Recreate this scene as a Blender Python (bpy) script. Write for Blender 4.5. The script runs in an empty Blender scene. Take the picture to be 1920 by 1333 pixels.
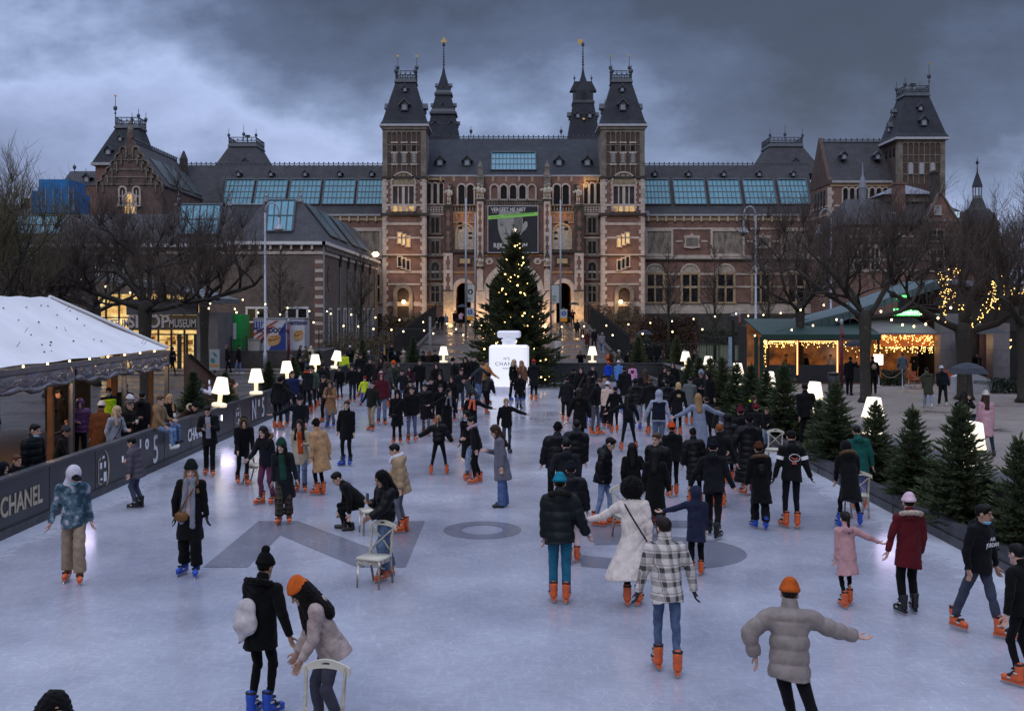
import bpy, math, random
import numpy as np
from mathutils import Vector, Matrix, Euler
R = math.radians
PI = math.pi
random.seed(7)
sc = bpy.context.scene
COL = sc.collection
HC, FPX = 4.25, 2000.0            # eye height of the photographer (m), focal length in photo pixels
def wx(px, Y): return (px - 960.0) * Y / FPX
def wz(py, Y): return HC + (581.0 - py) * Y / FPX
def ground(px, py, z=0.0):
    Y = FPX * (HC - z) / (py - 581.0)
    return wx(px, Y), Y

def hexc(h):
    h = h.lstrip('#')
    c = [int(h[i:i+2], 16) / 255 for i in (0, 2, 4)]
    return tuple((x / 12.92 if x <= .04045 else ((x + .055) / 1.055) ** 2.4) for x in c)

# ------------------------------------------------------------------ scene graph helpers
def tag(o, label=None, cat=None, group=None, kind=None):
    if label: o['label'] = label
    if cat: o['category'] = cat
    if group: o['group'] = group
    if kind: o['kind'] = kind
    return o
def thing(name, label, cat, loc=(0, 0, 0), rz=0.0, group=None):
    o = bpy.data.objects.new(name, None); COL.objects.link(o)
    o.location = loc; o.rotation_euler = (0, 0, rz); o.empty_display_size = .2
    return tag(o, label, cat, group)
def wloc(o):
    v = Vector((0, 0, 0))
    while o is not None: v = v + o.location; o = o.parent
    return v
def link(name, me, parent=None):
    o = bpy.data.objects.new(name, me); COL.objects.link(o)
    if parent is not None: o.parent = parent
    return o
def copy_tree(o, parent=None):
    c = o.copy(); COL.objects.link(c); c.parent = parent
    for ch in list(o.children): copy_tree(ch, c)
    return c
def use_mat(o, m):
    "object-level material on shared mesh data"
    o.material_slots[0].link = 'OBJECT'; o.material_slots[0].material = m
    return o

class MB:
    def __init__(s): s.v = []; s.f = []; s.m = []; s.cm = 0
    def add(s, vs, fs):
        n = len(s.v); s.v.extend(vs)
        for f in fs: s.f.append(tuple(i + n for i in f)); s.m.append(s.cm)
    def box(s, x0, x1, y0, y1, z0, z1):
        s.add([(x0,y0,z0),(x1,y0,z0),(x1,y1,z0),(x0,y1,z0),(x0,y0,z1),(x1,y0,z1),(x1,y1,z1),(x0,y1,z1)],
              [(0,3,2,1),(4,5,6,7),(0,1,5,4),(1,2,6,5),(2,3,7,6),(3,0,4,7)])
        return s
    def frus(s, b, z0, t, z1):
        "frustum: b, t = (x0,x1,y0,y1)"
        s.add([(b[0],b[2],z0),(b[1],b[2],z0),(b[1],b[3],z0),(b[0],b[3],z0),(t[0],t[2],z1),(t[1],t[2],z1),(t[1],t[3],z1),(t[0],t[3],z1)],
              [(0,3,2,1),(4,5,6,7),(0,1,5,4),(1,2,6,5),(2,3,7,6),(3,0,4,7)])
        return s
    def prism(s, pts, y0, y1):
        "outline (x,z) pulled along y"
        n = len(pts)
        s.add([(x, y0, z) for x, z in pts] + [(x, y1, z) for x, z in pts],
              [tuple(range(n)), tuple(range(2*n-1, n-1, -1))] + [(i, i+n, (i+1) % n + n, (i+1) % n) for i in range(n)])
        return s
    def prism_x(s, pts, x0, x1):
        n = len(pts)
        s.add([(x0, y, z) for y, z in pts] + [(x1, y, z) for y, z in pts],
              [tuple(range(n)), tuple(range(2*n-1, n-1, -1))] + [(i, i+n, (i+1) % n + n, (i+1) % n) for i in range(n)])
        return s
    def prism_z(s, pts, z0, z1):
        n = len(pts)
        s.add([(x, y, z0) for x, y in pts] + [(x, y, z1) for x, y in pts],
              [tuple(range(n-1, -1, -1)), tuple(range(n, 2*n))] + [(i, (i+1) % n, (i+1) % n + n, i+n) for i in range(n)])
        return s
    def ring(s, pts, inner, y0, y1):
        "closed or open band between two matching outlines (x,z), pulled along y (open)"
        n = len(pts)
        vs = [(x,y0,z) for x,z in pts]+[(x,y0,z) for x,z in inner]+[(x,y1,z) for x,z in pts]+[(x,y1,z) for x,z in inner]
        fs = []
        for i in range(n-1):
            fs += [(i,i+1,n+i+1,n+i),(2*n+i,3*n+i,3*n+i+1,2*n+i+1),(i,2*n+i,2*n+i+1,i+1),(n+i,n+i+1,3*n+i+1,3*n+i)]
        fs += [(0,n,3*n,2*n),(n-1,3*n-1,4*n-1,2*n-1)]
        s.add(vs, fs); return s
    def tube(s, pts, rs, seg=6, cap=True):
        pts = [Vector(p) for p in pts]
        if not hasattr(rs, '__len__'): rs = [rs] * len(pts)
        n0 = len(s.v); up = None
        for i, p in enumerate(pts):
            d = (pts[min(i+1, len(pts)-1)] - pts[max(i-1, 0)])
            if d.length < 1e-9: d = Vector((0,0,1))
            d.normalize()
            if up is None:
                up = Vector((0,0,1)) if abs(d.z) < .9 else Vector((1,0,0))
            a = d.cross(up); 
            if a.length < 1e-6: a = d.cross(Vector((0,1,0)))
            a.normalize(); b = a.cross(d); up = b
            for k in range(seg):
                t = 2*PI*k/seg
                q = p + (a*math.cos(t) + b*math.sin(t))*rs[i]
                s.v.append((q.x,q.y,q.z))
        for i in range(len(pts)-1):
            for k in range(seg):
                a0 = n0+i*seg+k; a1 = n0+i*seg+(k+1)%seg
                s.f.append((a0,a1,a1+seg,a0+seg)); s.m.append(s.cm)
        if cap:
            s.f.append(tuple(range(n0+seg-1, n0-1, -1))); s.m.append(s.cm)
            e = n0+(len(pts)-1)*seg
            s.f.append(tuple(range(e, e+seg))); s.m.append(s.cm)
        return s
    def lathe(s, prof, c=(0,0,0), seg=12):
        "prof: (radius, z) list, closed ends"
        n0 = len(s.v)
        for r, z in prof:
            for k in range(seg):
                t = 2*PI*k/seg; s.v.append((c[0]+r*math.cos(t), c[1]+r*math.sin(t), c[2]+z))
        for i in range(len(prof)-1):
            for k in range(seg):
                a0 = n0+i*seg+k; a1 = n0+i*seg+(k+1)%seg
                s.f.append((a0,a1,a1+seg,a0+seg)); s.m.append(s.cm)
        s.f.append(tuple(range(n0+seg-1, n0-1, -1))); s.m.append(s.cm)
        e = n0+(len(prof)-1)*seg; s.f.append(tuple(range(e, e+seg))); s.m.append(s.cm)
        return s
    def ball(s, c, r, seg=8, rings=6, sz=1.0):
        return s.lathe([(max(r*math.sin(PI*i/rings), r*.02), -r*sz*math.cos(PI*i/rings)) for i in range(rings+1)], c, seg)
    def mesh(s, name, mats, off=(0,0,0), smooth=False):
        me = bpy.data.meshes.new(name)
        v = np.array(s.v, dtype=np.float64).reshape(-1, 3) - np.array(off)
        me.from_pydata(v.tolist(), [], s.f)
        if not isinstance(mats, (list, tuple)): mats = [mats]
        for m in mats: me.materials.append(m)
        if len(mats) > 1: me.polygons.foreach_set('material_index', s.m)
        if smooth: me.polygons.foreach_set('use_smooth', [True]*len(me.polygons))
        me.update(); return me
    def build(s, name, mats, parent=None, smooth=False, local=False):
        off = (0,0,0) if (parent is None or local) else tuple(wloc(parent))
        return link(name, s.mesh(name, mats, off, smooth), parent)

_fonts = {}
def glyphs(txt, size=1.0, ext=0.0, sx=1.0, spacing=1.0, align='CENTER', bold=0.0):
    "flat or extruded lettering in the XY plane -> (verts, faces)"
    cu = bpy.data.curves.new('lettering', 'FONT'); cu.body = txt; cu.size = size; cu.extrude = ext
    cu.align_x = align; cu.align_y = 'CENTER'; cu.space_character = spacing; cu.offset = bold; cu.resolution_u = 9 if len(txt) == 1 else 3
    o = bpy.data.objects.new('lettering', cu); COL.objects.link(o)
    dg = bpy.context.evaluated_depsgraph_get(); dg.update()
    me = o.evaluated_get(dg).to_mesh()
    v = [(p.co.x*sx, p.co.y, p.co.z) for p in me.vertices]; f = [tuple(p.vertices) for p in me.polygons]
    o.evaluated_get(dg).to_mesh_clear()
    bpy.data.objects.remove(o); bpy.data.curves.remove(cu)
    return v, f
def put_text(mb, txt, size, origin, ux, uy, ext=.004, **kw):
    "lettering placed at origin with axes ux (reading direction), uy (up)"
    v, f = glyphs(txt, size, ext, **kw)
    ux = Vector(ux).normalized(); uy = Vector(uy).normalized(); n = ux.cross(uy); o = Vector(origin)
    mb.add([tuple(o + ux*a + uy*b + n*c) for a, b, c in v], f)
    return mb

# ------------------------------------------------------------------ materials
_mats = {}
def nodes(name):
    m = bpy.data.materials.new(name); m.use_nodes = True
    nt = m.node_tree; p = nt.nodes['Principled BSDF']
    return m, nt, p
def N(nt, t, **kw):
    n = nt.nodes.new(t)
    for k, v in kw.items():
        if k.startswith('i_'):
            key = k[2:]
            n.inputs[int(key) if key.isdigit() else key].default_value = v
        else: setattr(n, k, v)
    return n
def mixc(nt, a, b, fac, mode='MIX'):
    n = nt.nodes.new('ShaderNodeMix'); n.data_type = 'RGBA'; n.blend_type = mode
    for sock, v in ((n.inputs[0], fac), (n.inputs[6], a), (n.inputs[7], b)):
        if isinstance(v, bpy.types.NodeSocket): nt.links.new(v, sock)
        elif isinstance(v, (tuple, list)): sock.default_value = (*v[:3], 1)
        else: sock.default_value = v
    return n.outputs[2]
def math_(nt, op, a, b=0.0, clamp=False):
    n = nt.nodes.new('ShaderNodeMath'); n.operation = op; n.use_clamp = clamp
    for i, v in enumerate((a, b)):
        if isinstance(v, bpy.types.NodeSocket): nt.links.new(v, n.inputs[i])
        else: n.inputs[i].default_value = v
    return n.outputs[0]
def ramp(nt, fac, stops):
    n = nt.nodes.new('ShaderNodeValToRGB'); e = n.color_ramp.elements
    while len(e) < len(stops): e.new(.5)
    for el, (p, c) in zip(e, stops):
        el.position = p; el.color = (*(c if isinstance(c, (tuple, list)) else (c, c, c)), 1)
    nt.links.new(fac, n.inputs[0]); return n.outputs[0]
def coords(nt, kind='Object', scale=(1,1,1), rot=(0,0,0)):
    if kind == 'World':
        g = nt.nodes.new('ShaderNodeNewGeometry'); src = g.outputs['Position']
    else:
        g = nt.nodes.new('ShaderNodeTexCoord'); src = g.outputs[kind]
    mp = nt.nodes.new('ShaderNodeMapping'); mp.inputs['Scale'].default_value = scale; mp.inputs['Rotation'].default_value = rot
    nt.links.new(src, mp.inputs['Vector']); return mp.outputs[0]
def noise(nt, vec, scale, detail=3, rough=.6):
    n = N(nt, 'ShaderNodeTexNoise', i_Scale=scale, i_Detail=detail, i_Roughness=rough)
    nt.links.new(vec, n.inputs['Vector']); return n.outputs['Fac']
def M(name, col, rough=.8, metal=0.0, var=.18, vs=2.0, bump=0.0, bs=40.0, emit=None, es=0.0, spec=.5, space='Object', sheen=0.0, coat=0.0):
    key = (name,)
    if key in _mats: return _mats[key]
    if isinstance(col, str): col = hexc(col)
    m, nt, p = nodes(name)
    p.inputs['Roughness'].default_value = rough; p.inputs['Metallic'].default_value = metal
    p.inputs['Specular IOR Level'].default_value = spec
    p.inputs['Base Color'].default_value = (*col, 1)
    if sheen: p.inputs['Sheen Weight'].default_value = sheen
    if coat: p.inputs['Coat Weight'].default_value = coat
    if var or bump: vec = coords(nt, space)
    if var:
        f = ramp(nt, noise(nt, vec, vs, 5), [(.3, 0.0), (.7, 1.0)])
        nt.links.new(mixc(nt, tuple(c*(1-var) for c in col), tuple(min(c*(1+var), 1) for c in col), f), p.inputs['Base Color'])
    if bump:
        b = N(nt, 'ShaderNodeBump', i_Strength=bump, i_Distance=.02)
        nt.links.new(noise(nt, vec, bs, 3), b.inputs['Height']); nt.links.new(b.outputs[0], p.inputs['Normal'])
    if emit:
        if isinstance(emit, str): emit = hexc(emit)
        p.inputs['Emission Color'].default_value = (*emit, 1); p.inputs['Emission Strength'].default_value = es
    _mats[key] = m; return m
def brick_mat(name, c1, c2, mortar, bw=.24, bh=.075, ms=.012, dirt=.35):
    m, nt, p = nodes(name); p.inputs['Roughness'].default_value = .85
    g = nt.nodes.new('ShaderNodeNewGeometry'); sp = nt.nodes.new('ShaderNodeSeparateXYZ'); nt.links.new(g.outputs['Position'], sp.inputs[0])
    cb = nt.nodes.new('ShaderNodeCombineXYZ'); nt.links.new(math_(nt, 'ADD', sp.outputs[0], sp.outputs[1]), cb.inputs[0]); nt.links.new(sp.outputs[2], cb.inputs[1])
    b = N(nt, 'ShaderNodeTexBrick'); b.inputs['Scale'].default_value = 1
    b.inputs['Color1'].default_value = (*c1, 1); b.inputs['Color2'].default_value = (*c2, 1); b.inputs['Mortar'].default_value = (*mortar, 1)
    b.inputs['Brick Width'].default_value = bw; b.inputs['Row Height'].default_value = bh; b.inputs['Mortar Size'].default_value = ms
    nt.links.new(cb.outputs[0], b.inputs['Vector'])
    f = ramp(nt, noise(nt, g.outputs['Position'], .9, 6, .65), [(.25, 1-dirt*1.4), (.7, 1.15)])
    f2 = ramp(nt, noise(nt, cb.outputs[0], 6, 3), [(.3, .85), (.7, 1.12)])
    nt.links.new(mixc(nt, mixc(nt, b.outputs['Color'], f, 1.0, 'MULTIPLY'), f2, 1.0, 'MULTIPLY'), p.inputs['Base Color'])
    return m
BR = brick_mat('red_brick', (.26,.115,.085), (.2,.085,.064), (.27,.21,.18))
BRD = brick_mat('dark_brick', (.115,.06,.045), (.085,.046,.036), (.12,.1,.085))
BRP = brick_mat('brown_brick', (.15,.085,.066), (.115,.065,.052), (.2,.16,.14)); BRG = brick_mat('grey_brown_brick', (.155,.11,.095), (.12,.085,.073), (.17,.15,.13))
STONE = M('pale_sandstone', (.54,.46,.405), .85, var=.25, vs=1.2, space='World')
STONEG = M('weathered_stone', (.2,.175,.15), .9, var=.4, vs=1.5, space='World')
STONED = M('sooty_stone', (.06,.055,.05), .9, var=.4, vs=2, space='World')
SLATE = brick_mat('slate_roof', (.042,.048,.062), (.033,.038,.049), (.026,.029,.036), .4, .22, .015, .3)
SLATEG = brick_mat('grey_slate_roof', (.068,.068,.076), (.054,.054,.061), (.04,.04,.045), .4, .22, .015, .3)
LEAD = M('lead_sheet', (.2,.22,.26), .55, var=.2, vs=.8, space='World')
DLEAD = M('dark_lead', (.075,.085,.1), .6, var=.2, vs=2, space='World')
GUTTER = M('pale_gutter_zinc', (.4,.4,.43), .6, var=.1, space='World')
IRON = M('black_iron', (.012,.013,.015), .5, var=.2)
GOLD = M('gilded_metal', (.9,.62,.2), .35, .9, var=.05, emit=(.9,.6,.2), es=0.0)
PANE = M('dark_window_glass', (.012,.014,.018), .12, var=.3, vs=1, space='World')
PANEB = M('museum_dim_glass', (.05,.05,.055), .15, var=.4, vs=1.2, space='World')
def lit_mat(name, c1, c2, st, scale=1.5):
    m, nt, p = nodes(name); vec = coords(nt, 'World')
    f = ramp(nt, noise(nt, vec, scale, 4), [(.35, 0.0), (.65, 1.0)])
    nt.links.new(mixc(nt, c1, c2, f), p.inputs['Emission Color']); p.inputs['Emission Strength'].default_value = st
    p.inputs['Base Color'].default_value = (.1,.08,.05,1); p.inputs['Roughness'].default_value = .2
    return m
LITW = lit_mat('warm_lit_window', (.9,.45,.12), (1,.72,.35), .7)
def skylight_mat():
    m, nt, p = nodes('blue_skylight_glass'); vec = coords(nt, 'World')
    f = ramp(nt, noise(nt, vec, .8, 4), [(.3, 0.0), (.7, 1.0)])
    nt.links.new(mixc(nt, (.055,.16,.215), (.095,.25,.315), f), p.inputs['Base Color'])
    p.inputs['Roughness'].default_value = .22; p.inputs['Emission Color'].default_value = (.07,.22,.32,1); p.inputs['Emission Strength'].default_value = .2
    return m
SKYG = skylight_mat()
GREYG = M('grey_roof_glazing', (.075,.095,.10), .25, var=.3, vs=.7, space='World')
WHITEP = M('white_paint', (.72,.72,.72), .5, var=.06)
GREYM = M('grey_galvanised_steel', (.32,.34,.37), .45, .3, var=.12)
WARMB = M('warm_bulb_glow', (1,.75,.4), .4, var=0, emit=(1,.68,.28), es=9)
CLOUD_Z=1.3; SKY_S=1.0; ZEN=0.45; EXPO=0.24
# ================================================================== MUSEUM
mus = thing('museum_building', 'long brick museum with twin square towers, slate roofs and a hanging banner', 'museum', (0, 126, 2.8))
GZ = -0.3
def arc(cx, cz, r, n=10, a0=0.0, a1=PI): return [(cx + r*math.cos(a0+(a1-a0)*i/n), cz + r*math.sin(a0+(a1-a0)*i/n)) for i in range(n+1)]
def qbox(mb, Y, p0, p1, q0, q1, out=.0, dep=.3):
    "box covering photo-measured rectangle px p0..p1, py q0(top)..q1 on plane Y, standing `out` proud of it"
    return mb.box(wx(p0, Y), wx(p1, Y), Y-out, Y+dep, wz(q1, Y), wz(q0, Y))
def fr(name, Y, p0, p1, q0, q1, mats=(STONE, PANE), cols=2, rows=(), fw=.16, arch=False, parent=None, out=.16, mw=.12, gname='pane'):
    "window: stone frame with mullions, the glass as its own sub-part"
    x0, x1, z0, z1 = wx(p0, Y), wx(p1, Y), wz(q1, Y), wz(q0, Y)
    f = MB(); g = MB()
    if arch:
        r = (x1-x0)/2; zc = z1-r; cx = (x0+x1)/2
        f.ring([(x1+fw, z0)] + arc(cx, zc, r+fw) + [(x0-fw, z0)], [(x1, z0)] + arc(cx, zc, r) + [(x0, z0)], Y-out, Y+.02)
        g.prism([(x0, z0)] + arc(cx, zc, r)[::-1] + [(x1, z0)], Y-.06, Y-.02); top = zc
    else:
        f.box(x0-fw, x0, Y-out, Y+.02, z0, z1); f.box(x1, x1+fw, Y-out, Y+.02, z0, z1); f.box(x0-fw, x1+fw, Y-out-.02, Y+.02, z1, z1+fw)
        g.box(x0, x1, Y-.06, Y-.02, z0, z1); top = z1
    f.box(x0-fw*1.3, x1+fw*1.3, Y-out-.08, Y+.02, z0-fw*.8, z0)
    for i in range(1, cols):
        x = x0+(x1-x0)*i/cols; f.box(x-mw/2, x+mw/2, Y-out+.03, Y-.02, z0, top)
    for t in rows:
        z = z0+(z1-z0)*t; f.box(x0, x1, Y-out+.05, Y-.02, z-mw/2, z+mw/2)
    o = f.build(name, mats[0], parent or mus); g.build(gname, mats[1], o); return o
def quoins(mb, Y, xa, xb, z0, z1, h=.42, out=.1, side=1):
    z = z0; k = 0
    while z < z1-.05:
        w = (xb-xa)*(1.0 if k % 2 else .68); zz = min(z+h-.02, z1)
        mb.box(xa if side > 0 else xb-w, xa+w if side > 0 else xb, Y-out, Y+.2, z, zz); z += h; k += 1
    return mb
def crest(x0, x1, y, z, h=.55, step=.6, name='ridge_cresting', parent=None, ax='x'):
    m = MB()
    L = x1-x0; n = max(2, int(L/step))
    def bar(a, b, za, zb, t=.06):
        if ax == 'x': m.box(a, b, y-t/2, y+t/2, za, zb)
        else: m.box(y-t/2, y+t/2, a, b, za, zb)
    bar(x0, x1, z, z+.14, .16); bar(x0, x1, z+h*.55, z+h*.66)
    for i in range(n+1):
        a = x0+L*i/n; bar(a-.05, a+.05, z, z+h*.62)
        m.ball((a, y, z+h*.8) if ax == 'x' else (y, a, z+h*.8), .11, 5, 4)
        if i < n:
            b = a+L/n; P0 = ((a, y, z+.1), ((a+b)/2, y, z+h*.55)) if ax == 'x' else ((y, a, z+.1), (y, (a+b)/2, z+h*.55))
            P1 = ((b, y, z+.1), P0[1]) if ax == 'x' else ((y, b, z+.1), P0[1])
            m.tube(P0, .035, 3); m.tube(P1, .035, 3)
    return m.build(name, DLEAD, parent or mus)
def finial(x, y, z, h, r=.16, vane=None, parent=None):
    m = MB(); m.tube([(x,y,z),(x,y,z+h)], [.06,.03], 5)
    m.ball((x,y,z+h*.55), r*1.5, 7, 6, 1.25); m.lathe([(.1,0),(r*.8,.1),(.05,.3)], (x,y,z+h*.35), 6)
    o = m.build('finial', DLEAD, parent or mus)
    if vane == 'flag': MB().box(x-.42, x-.02, y-.02, y+.02, z+h-.32, z+h+.05).build('weather_vane', GOLD, o)
    elif vane == 'ship':
        g = MB().prism([(x-.55,z+h),(x-.3,z+h-.22),(x+.35,z+h-.22),(x+.6,z+h+.05),(x+.1,z+h)], y-.08, y+.08)
        g.prism([(x-.35,z+h+.04),(x+.02,z+h+.75),(x+.02,z+h+.04)], y-.03, y+.03); g.prism([(x+.08,z+h+.04),(x+.1,z+h+.55),(x+.42,z+h+.1)], y-.03, y+.03)
        g.build('weather_vane', GOLD, o)
    elif vane: MB().box(x-.14, x+.14, y-.02, y+.02, z+h-.18, z+h+.02).build('weather_vane', GOLD, o)
    return o
def dormer(x, y, z, s=1.0, lit=False, dep=1.0, parent=None, ax='y', sgn=-1):
    "small gabled roof window looking towards -y (or along x)"
    w, h = .42*s, .75*s; m = MB(); g = MB()
    if ax == 'y':
        m.box(x-w, x+w, y, y+dep, z, z+h); m.prism([(x-w*1.75, z+h*.95), (x, z+h*1.95), (x+w*1.75, z+h*.95), (x+w*1.5, z+h*.82), (x, z+h*1.7), (x-w*1.5, z+h*.82)], y-.22*s, y+dep)
        m.prism([(x-w, z+h), (x+w, z+h), (x, z+h*1.75)], y, y+dep); m.tube([(x,y-.1,z+h*1.9),(x,y-.1,z+h*2.7)], [.05,.02], 4)
        g.box(x-w*.6, x+w*.6, y-.03, y, z+h*.12, z+h*.88)
    else:
        y0, y1 = (x, x+dep) if sgn < 0 else (x-dep, x)   # here x is the outer face
        m.box(y0, y1, y-w, y+w, z, z+h); m.prism_x([(y-w*1.7, z+h*.85), (y, z+h*1.9), (y+w*1.7, z+h*.85)], y0-(.2 if sgn<0 else 0), y1+(.2 if sgn>0 else 0))
        m.tube([((y0+y1)/2, y, z+h*1.8), ((y0+y1)/2, y, z+h*2.7)], [.05,.02], 4)
        g.box(x-.03 if sgn<0 else x, x if sgn<0 else x+.03, y-w*.6, y+w*.6, z+h*.12, z+h*.88)
    o = m.build('dormer', DLEAD, parent or mus); g.build('dormer_window', M('dormer_glass', (.32,.36,.42), .15, var=.1), o); return o
def railing(x0, x1, y0, y1, z, h, parent=None, step=.55):
    m = MB()
    for (a, b) in (((x0,y0),(x1,y0)),((x1,y0),(x1,y1)),((x1,y1),(x0,y1)),((x0,y1),(x0,y0))):
        A = Vector((*a, z)); B = Vector((*b, z)); n = max(2, int((B-A).length/step)); U = Vector((0,0,1))
        for t in (.08, .45, .95): m.tube([A+U*h*t, B+U*h*t], .05, 4)
        for i in range(n):
            p = A+(B-A)*i/n; q = A+(B-A)*(i+1)/n
            m.tube([p, p+U*h], .045, 4); m.tube([p+U*h*.08, q+U*h*.45], .03, 3); m.tube([q+U*h*.08, p+U*h*.45], .03, 3)
            c = (p+q)/2+U*h*.7
            m.tube([p+U*h*.45, c+U*h*.22, q+U*h*.45], .03, 3)
    return m.build('roof_railing', DLEAD, parent or mus)

def mx(px, s): return px if s > 0 else 1926-px
def pr(p0, p1, s): return (p0, p1) if s > 0 else (1926-p1, 1926-p0)

def tower(s):
    Y = 126.0; p0, p1 = pr(718, 798, s); x0, x1 = wx(p0, Y), wx(p1, Y); W = x1-x0; Y1 = Y+W
    t = MB(); t.box(x0+.12, x1-.12, Y, Y1, GZ, wz(333, Y)); to = t.build('tower_wall', BR, mus)
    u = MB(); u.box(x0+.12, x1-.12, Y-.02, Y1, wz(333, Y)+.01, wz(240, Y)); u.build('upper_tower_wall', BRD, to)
    q = MB()
    for side in (1, -1):
        xa = x0 if side > 0 else x1-.62
        quoins(q, Y, xa, xa+.62, wz(402, Y), wz(335, Y), .48, .1, side); quoins(q, Y, xa, xa+.62, 2.2, wz(405, Y), .48, .1, side)
        # side face strips
        xs = x0 if side > 0 else x1
        q.box(xs-.1 if side > 0 else xs-.15, xs+.15 if side > 0 else xs+.1, Y+.0, Y+.6, GZ, wz(335, Y)-.02)
    q.build('corner_quoins', STONE, to)
    bands = MB()
    for py, h in ((420,.28),(446,.22),(479,.3),(510,.3),(533,.22),(570,.5)): bands.box(x0+.6, x1-.6, Y-.07, Y+.1, wz(py, Y)-h/2, wz(py, Y)+h/2)
    bands.build('stone_band', STONE, to)
    b2 = MB()
    for py, h, o in ((402,.3,.28),(333,.25,.2),(480.5,.18,.16)): b2.box(x0-o, x1+o, Y-o, Y1+o, wz(py, Y)-h/2, wz(py, Y)+h/2)
    b2.build('string_course', STONED, to)
    # upper shaft: stone corner strips, lesenes, arches, louvres
    st = MB()
    for xa, xb in ((x0-.04, x0+.5), (x1-.5, x1+.04)): st.box(xa, xb, Y-.12, Y1+.1, wz(332, Y)+.1, wz(243, Y))
    n = 7; xi0, xi1 = x0+.5, x1-.5; dx = (xi1-xi0)/n
    for i in range(n+1): st.box(xi0+dx*i-.05, xi0+dx*i+.05, Y-.1, Y, wz(332, Y)+.1, wz(252, Y))
    za = wz(252, Y)
    for i in range(n):
        c = xi0+dx*(i+.5); r = dx/2-.05
        st.prism([(c-dx/2, za)] + [(c-r*math.cos(PI*k/8), za+r*math.sin(PI*k/8)) for k in range(9)] + [(c+dx/2, za), (c+dx/2, wz(243, Y)), (c-dx/2, wz(243, Y))], Y-.12, Y-.02)
    for py in (272, 285, 308): st.box(xi0, xi1, Y-.06, Y, wz(py, Y)-.06, wz(py, Y)+.06)
    st.box(x0-.15, x1+.15, Y-.25, Y1+.2, wz(243, Y), wz(237, Y)); st.build('stone_arcading', STONEG, to)
    for i in (1, 3, 5):
        c = xi0+dx*(i+.5)
        w = MB(); w.box(c-.42, c+.42, Y-.13, Y-.03, wz(285, Y)-.2, wz(285, Y)-.02); w.box(c-.42, c+.42, Y-.13, Y-.03, wz(269, Y), wz(269, Y)+.16); w.box(c-.42, c+.42, Y-.13, Y-.03, wz(310, Y), wz(310,Y)+.16)
        wo = w.build('belfry_opening', STONE, to)
        g = MB(); g.box(c-.27, c+.27, Y-.05, Y-.03, wz(284, Y)+.05, wz(270, Y)); g.build('louvre', PANE, wo)
        g = MB(); g.box(c-.27, c+.27, Y-.05, Y-.03, wz(309, Y)+.14, wz(287, Y)); g.build('recess', STONED, wo)
        sp = MB()
        for k in range(7):
            z = wz(307, Y)+.05+k*.19
            sp.prism([(c-.2,z),(c,z+.12),(c+.2,z),(c+.2,z+.07),(c,z+.19),(c-.2,z+.07)], Y-.12, Y-.06)
        sp.build('striped_column', WHITEP, wo)
    # mansard roof
    o = .35; zr = wz(235, Y); zt = wz(150, Y); xm = (x0+x1)/2; ym = (Y+Y1)/2
    rb = MB(); rb.frus((x0-o-.05, x1+o+.05, Y-o-.05, Y1+o+.05), zr-.15, (x0-o, x1+o, Y-o, Y1+o), zr+.1)
    ro = rb.build('cornice_gutter', GUTTER, to)
    wt = 1.18; rf = MB(); rf.frus((x0-o+.05, x1+o-.05, Y-o+.05, Y1+o-.05), zr+.1, (x0-.05, x1+.05, Y-.05, Y1+.05), zr+.55)
    rf.frus((x0-.05, x1+.05, Y-.05, Y1+.05), zr+.55, (xm-wt, xm+wt, ym-wt, ym+wt), zt); rfo = rf.build('tower_roof', SLATE, to)
    MB().frus((xm-wt-.15, xm+wt+.15, ym-wt-.15, ym+wt+.15), zt, (xm-wt, xm+wt, ym-wt, ym+wt), zt+.45).build('roof_platform', DLEAD, to)
    railing(xm-wt, xm+wt, ym-wt, ym+wt, zt+.45, .95, to)
    for dx_, dy_, hh, v in ((-wt,-wt,1.6,None),(wt,-wt,1.6,None),(-wt,wt,3.3,'small'),(wt,wt,3.3,'small')): finial(xm+dx_*.98, ym+dy_*.98, zt+.45, hh+ (1.5 if v is None else 0)*(0), .15, v, to)
    for yy in (Y-.05,):
        dormer(xm, yy+.12, zr+1.75, 1.0, dep=1.2, parent=to); dormer(xm, yy+.82, zr+4.1, .6, dep=.8, parent=to)
    dormer(x1-.12, ym, zr+1.75, .9, dep=1.0, parent=to, ax='x', sgn=1); dormer(x0+.12, ym, zr+1.75, .9, dep=1.0, parent=to, ax='x', sgn=-1)
    # big window with lunette
    c0, c1 = pr(737, 776, s)
    f = MB(); xa, xb = wx(c0, Y), wx(c1, Y); cxm = (xa+xb)/2
    quoins(f, Y, xa-.3, xa, wz(400, Y)+.2, wz(350, Y), .3, .2, -1); quoins(f, Y, xb, xb+.3, wz(400, Y)+.2, wz(350, Y), .3, .2, 1)
    f.box(xa-.25, xb+.25, Y-.22, Y, wz(350, Y), wz(350, Y)+.2); f.box(xa-1.0, xb+1.0, Y-.14, Y, wz(385, Y)-.12, wz(385, Y)+.14)
    for tq in (.25, .5, .75): f.box(xa+(xb-xa)*tq-(.17 if tq == .5 else .07), xa+(xb-xa)*tq+(.17 if tq == .5 else .07), Y-.16, Y-.02, wz(400, Y)+.2, wz(350, Y))
    rr = (xb-xa)/2+.15; f.ring(arc(cxm, wz(348, Y)+.1, rr+.16), arc(cxm, wz(348, Y)+.1, rr), Y-.2, Y)
    for sx in (-1, 1):
        for k in (0, 1):
            cx = cxm+sx*(1.45+k*.6); cz = wz(341, Y); r = .34
            f.ring([(cx+r*1.0*math.sin(a*PI/2), cz+r*math.cos(a*PI/2)) for a in range(5)], [(cx+r*.72*math.sin(a*PI/2), cz+r*.72*math.cos(a*PI/2)) for a in range(5)], Y-.09, Y)
    fo = f.build('hall_window', STONE, to)
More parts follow.
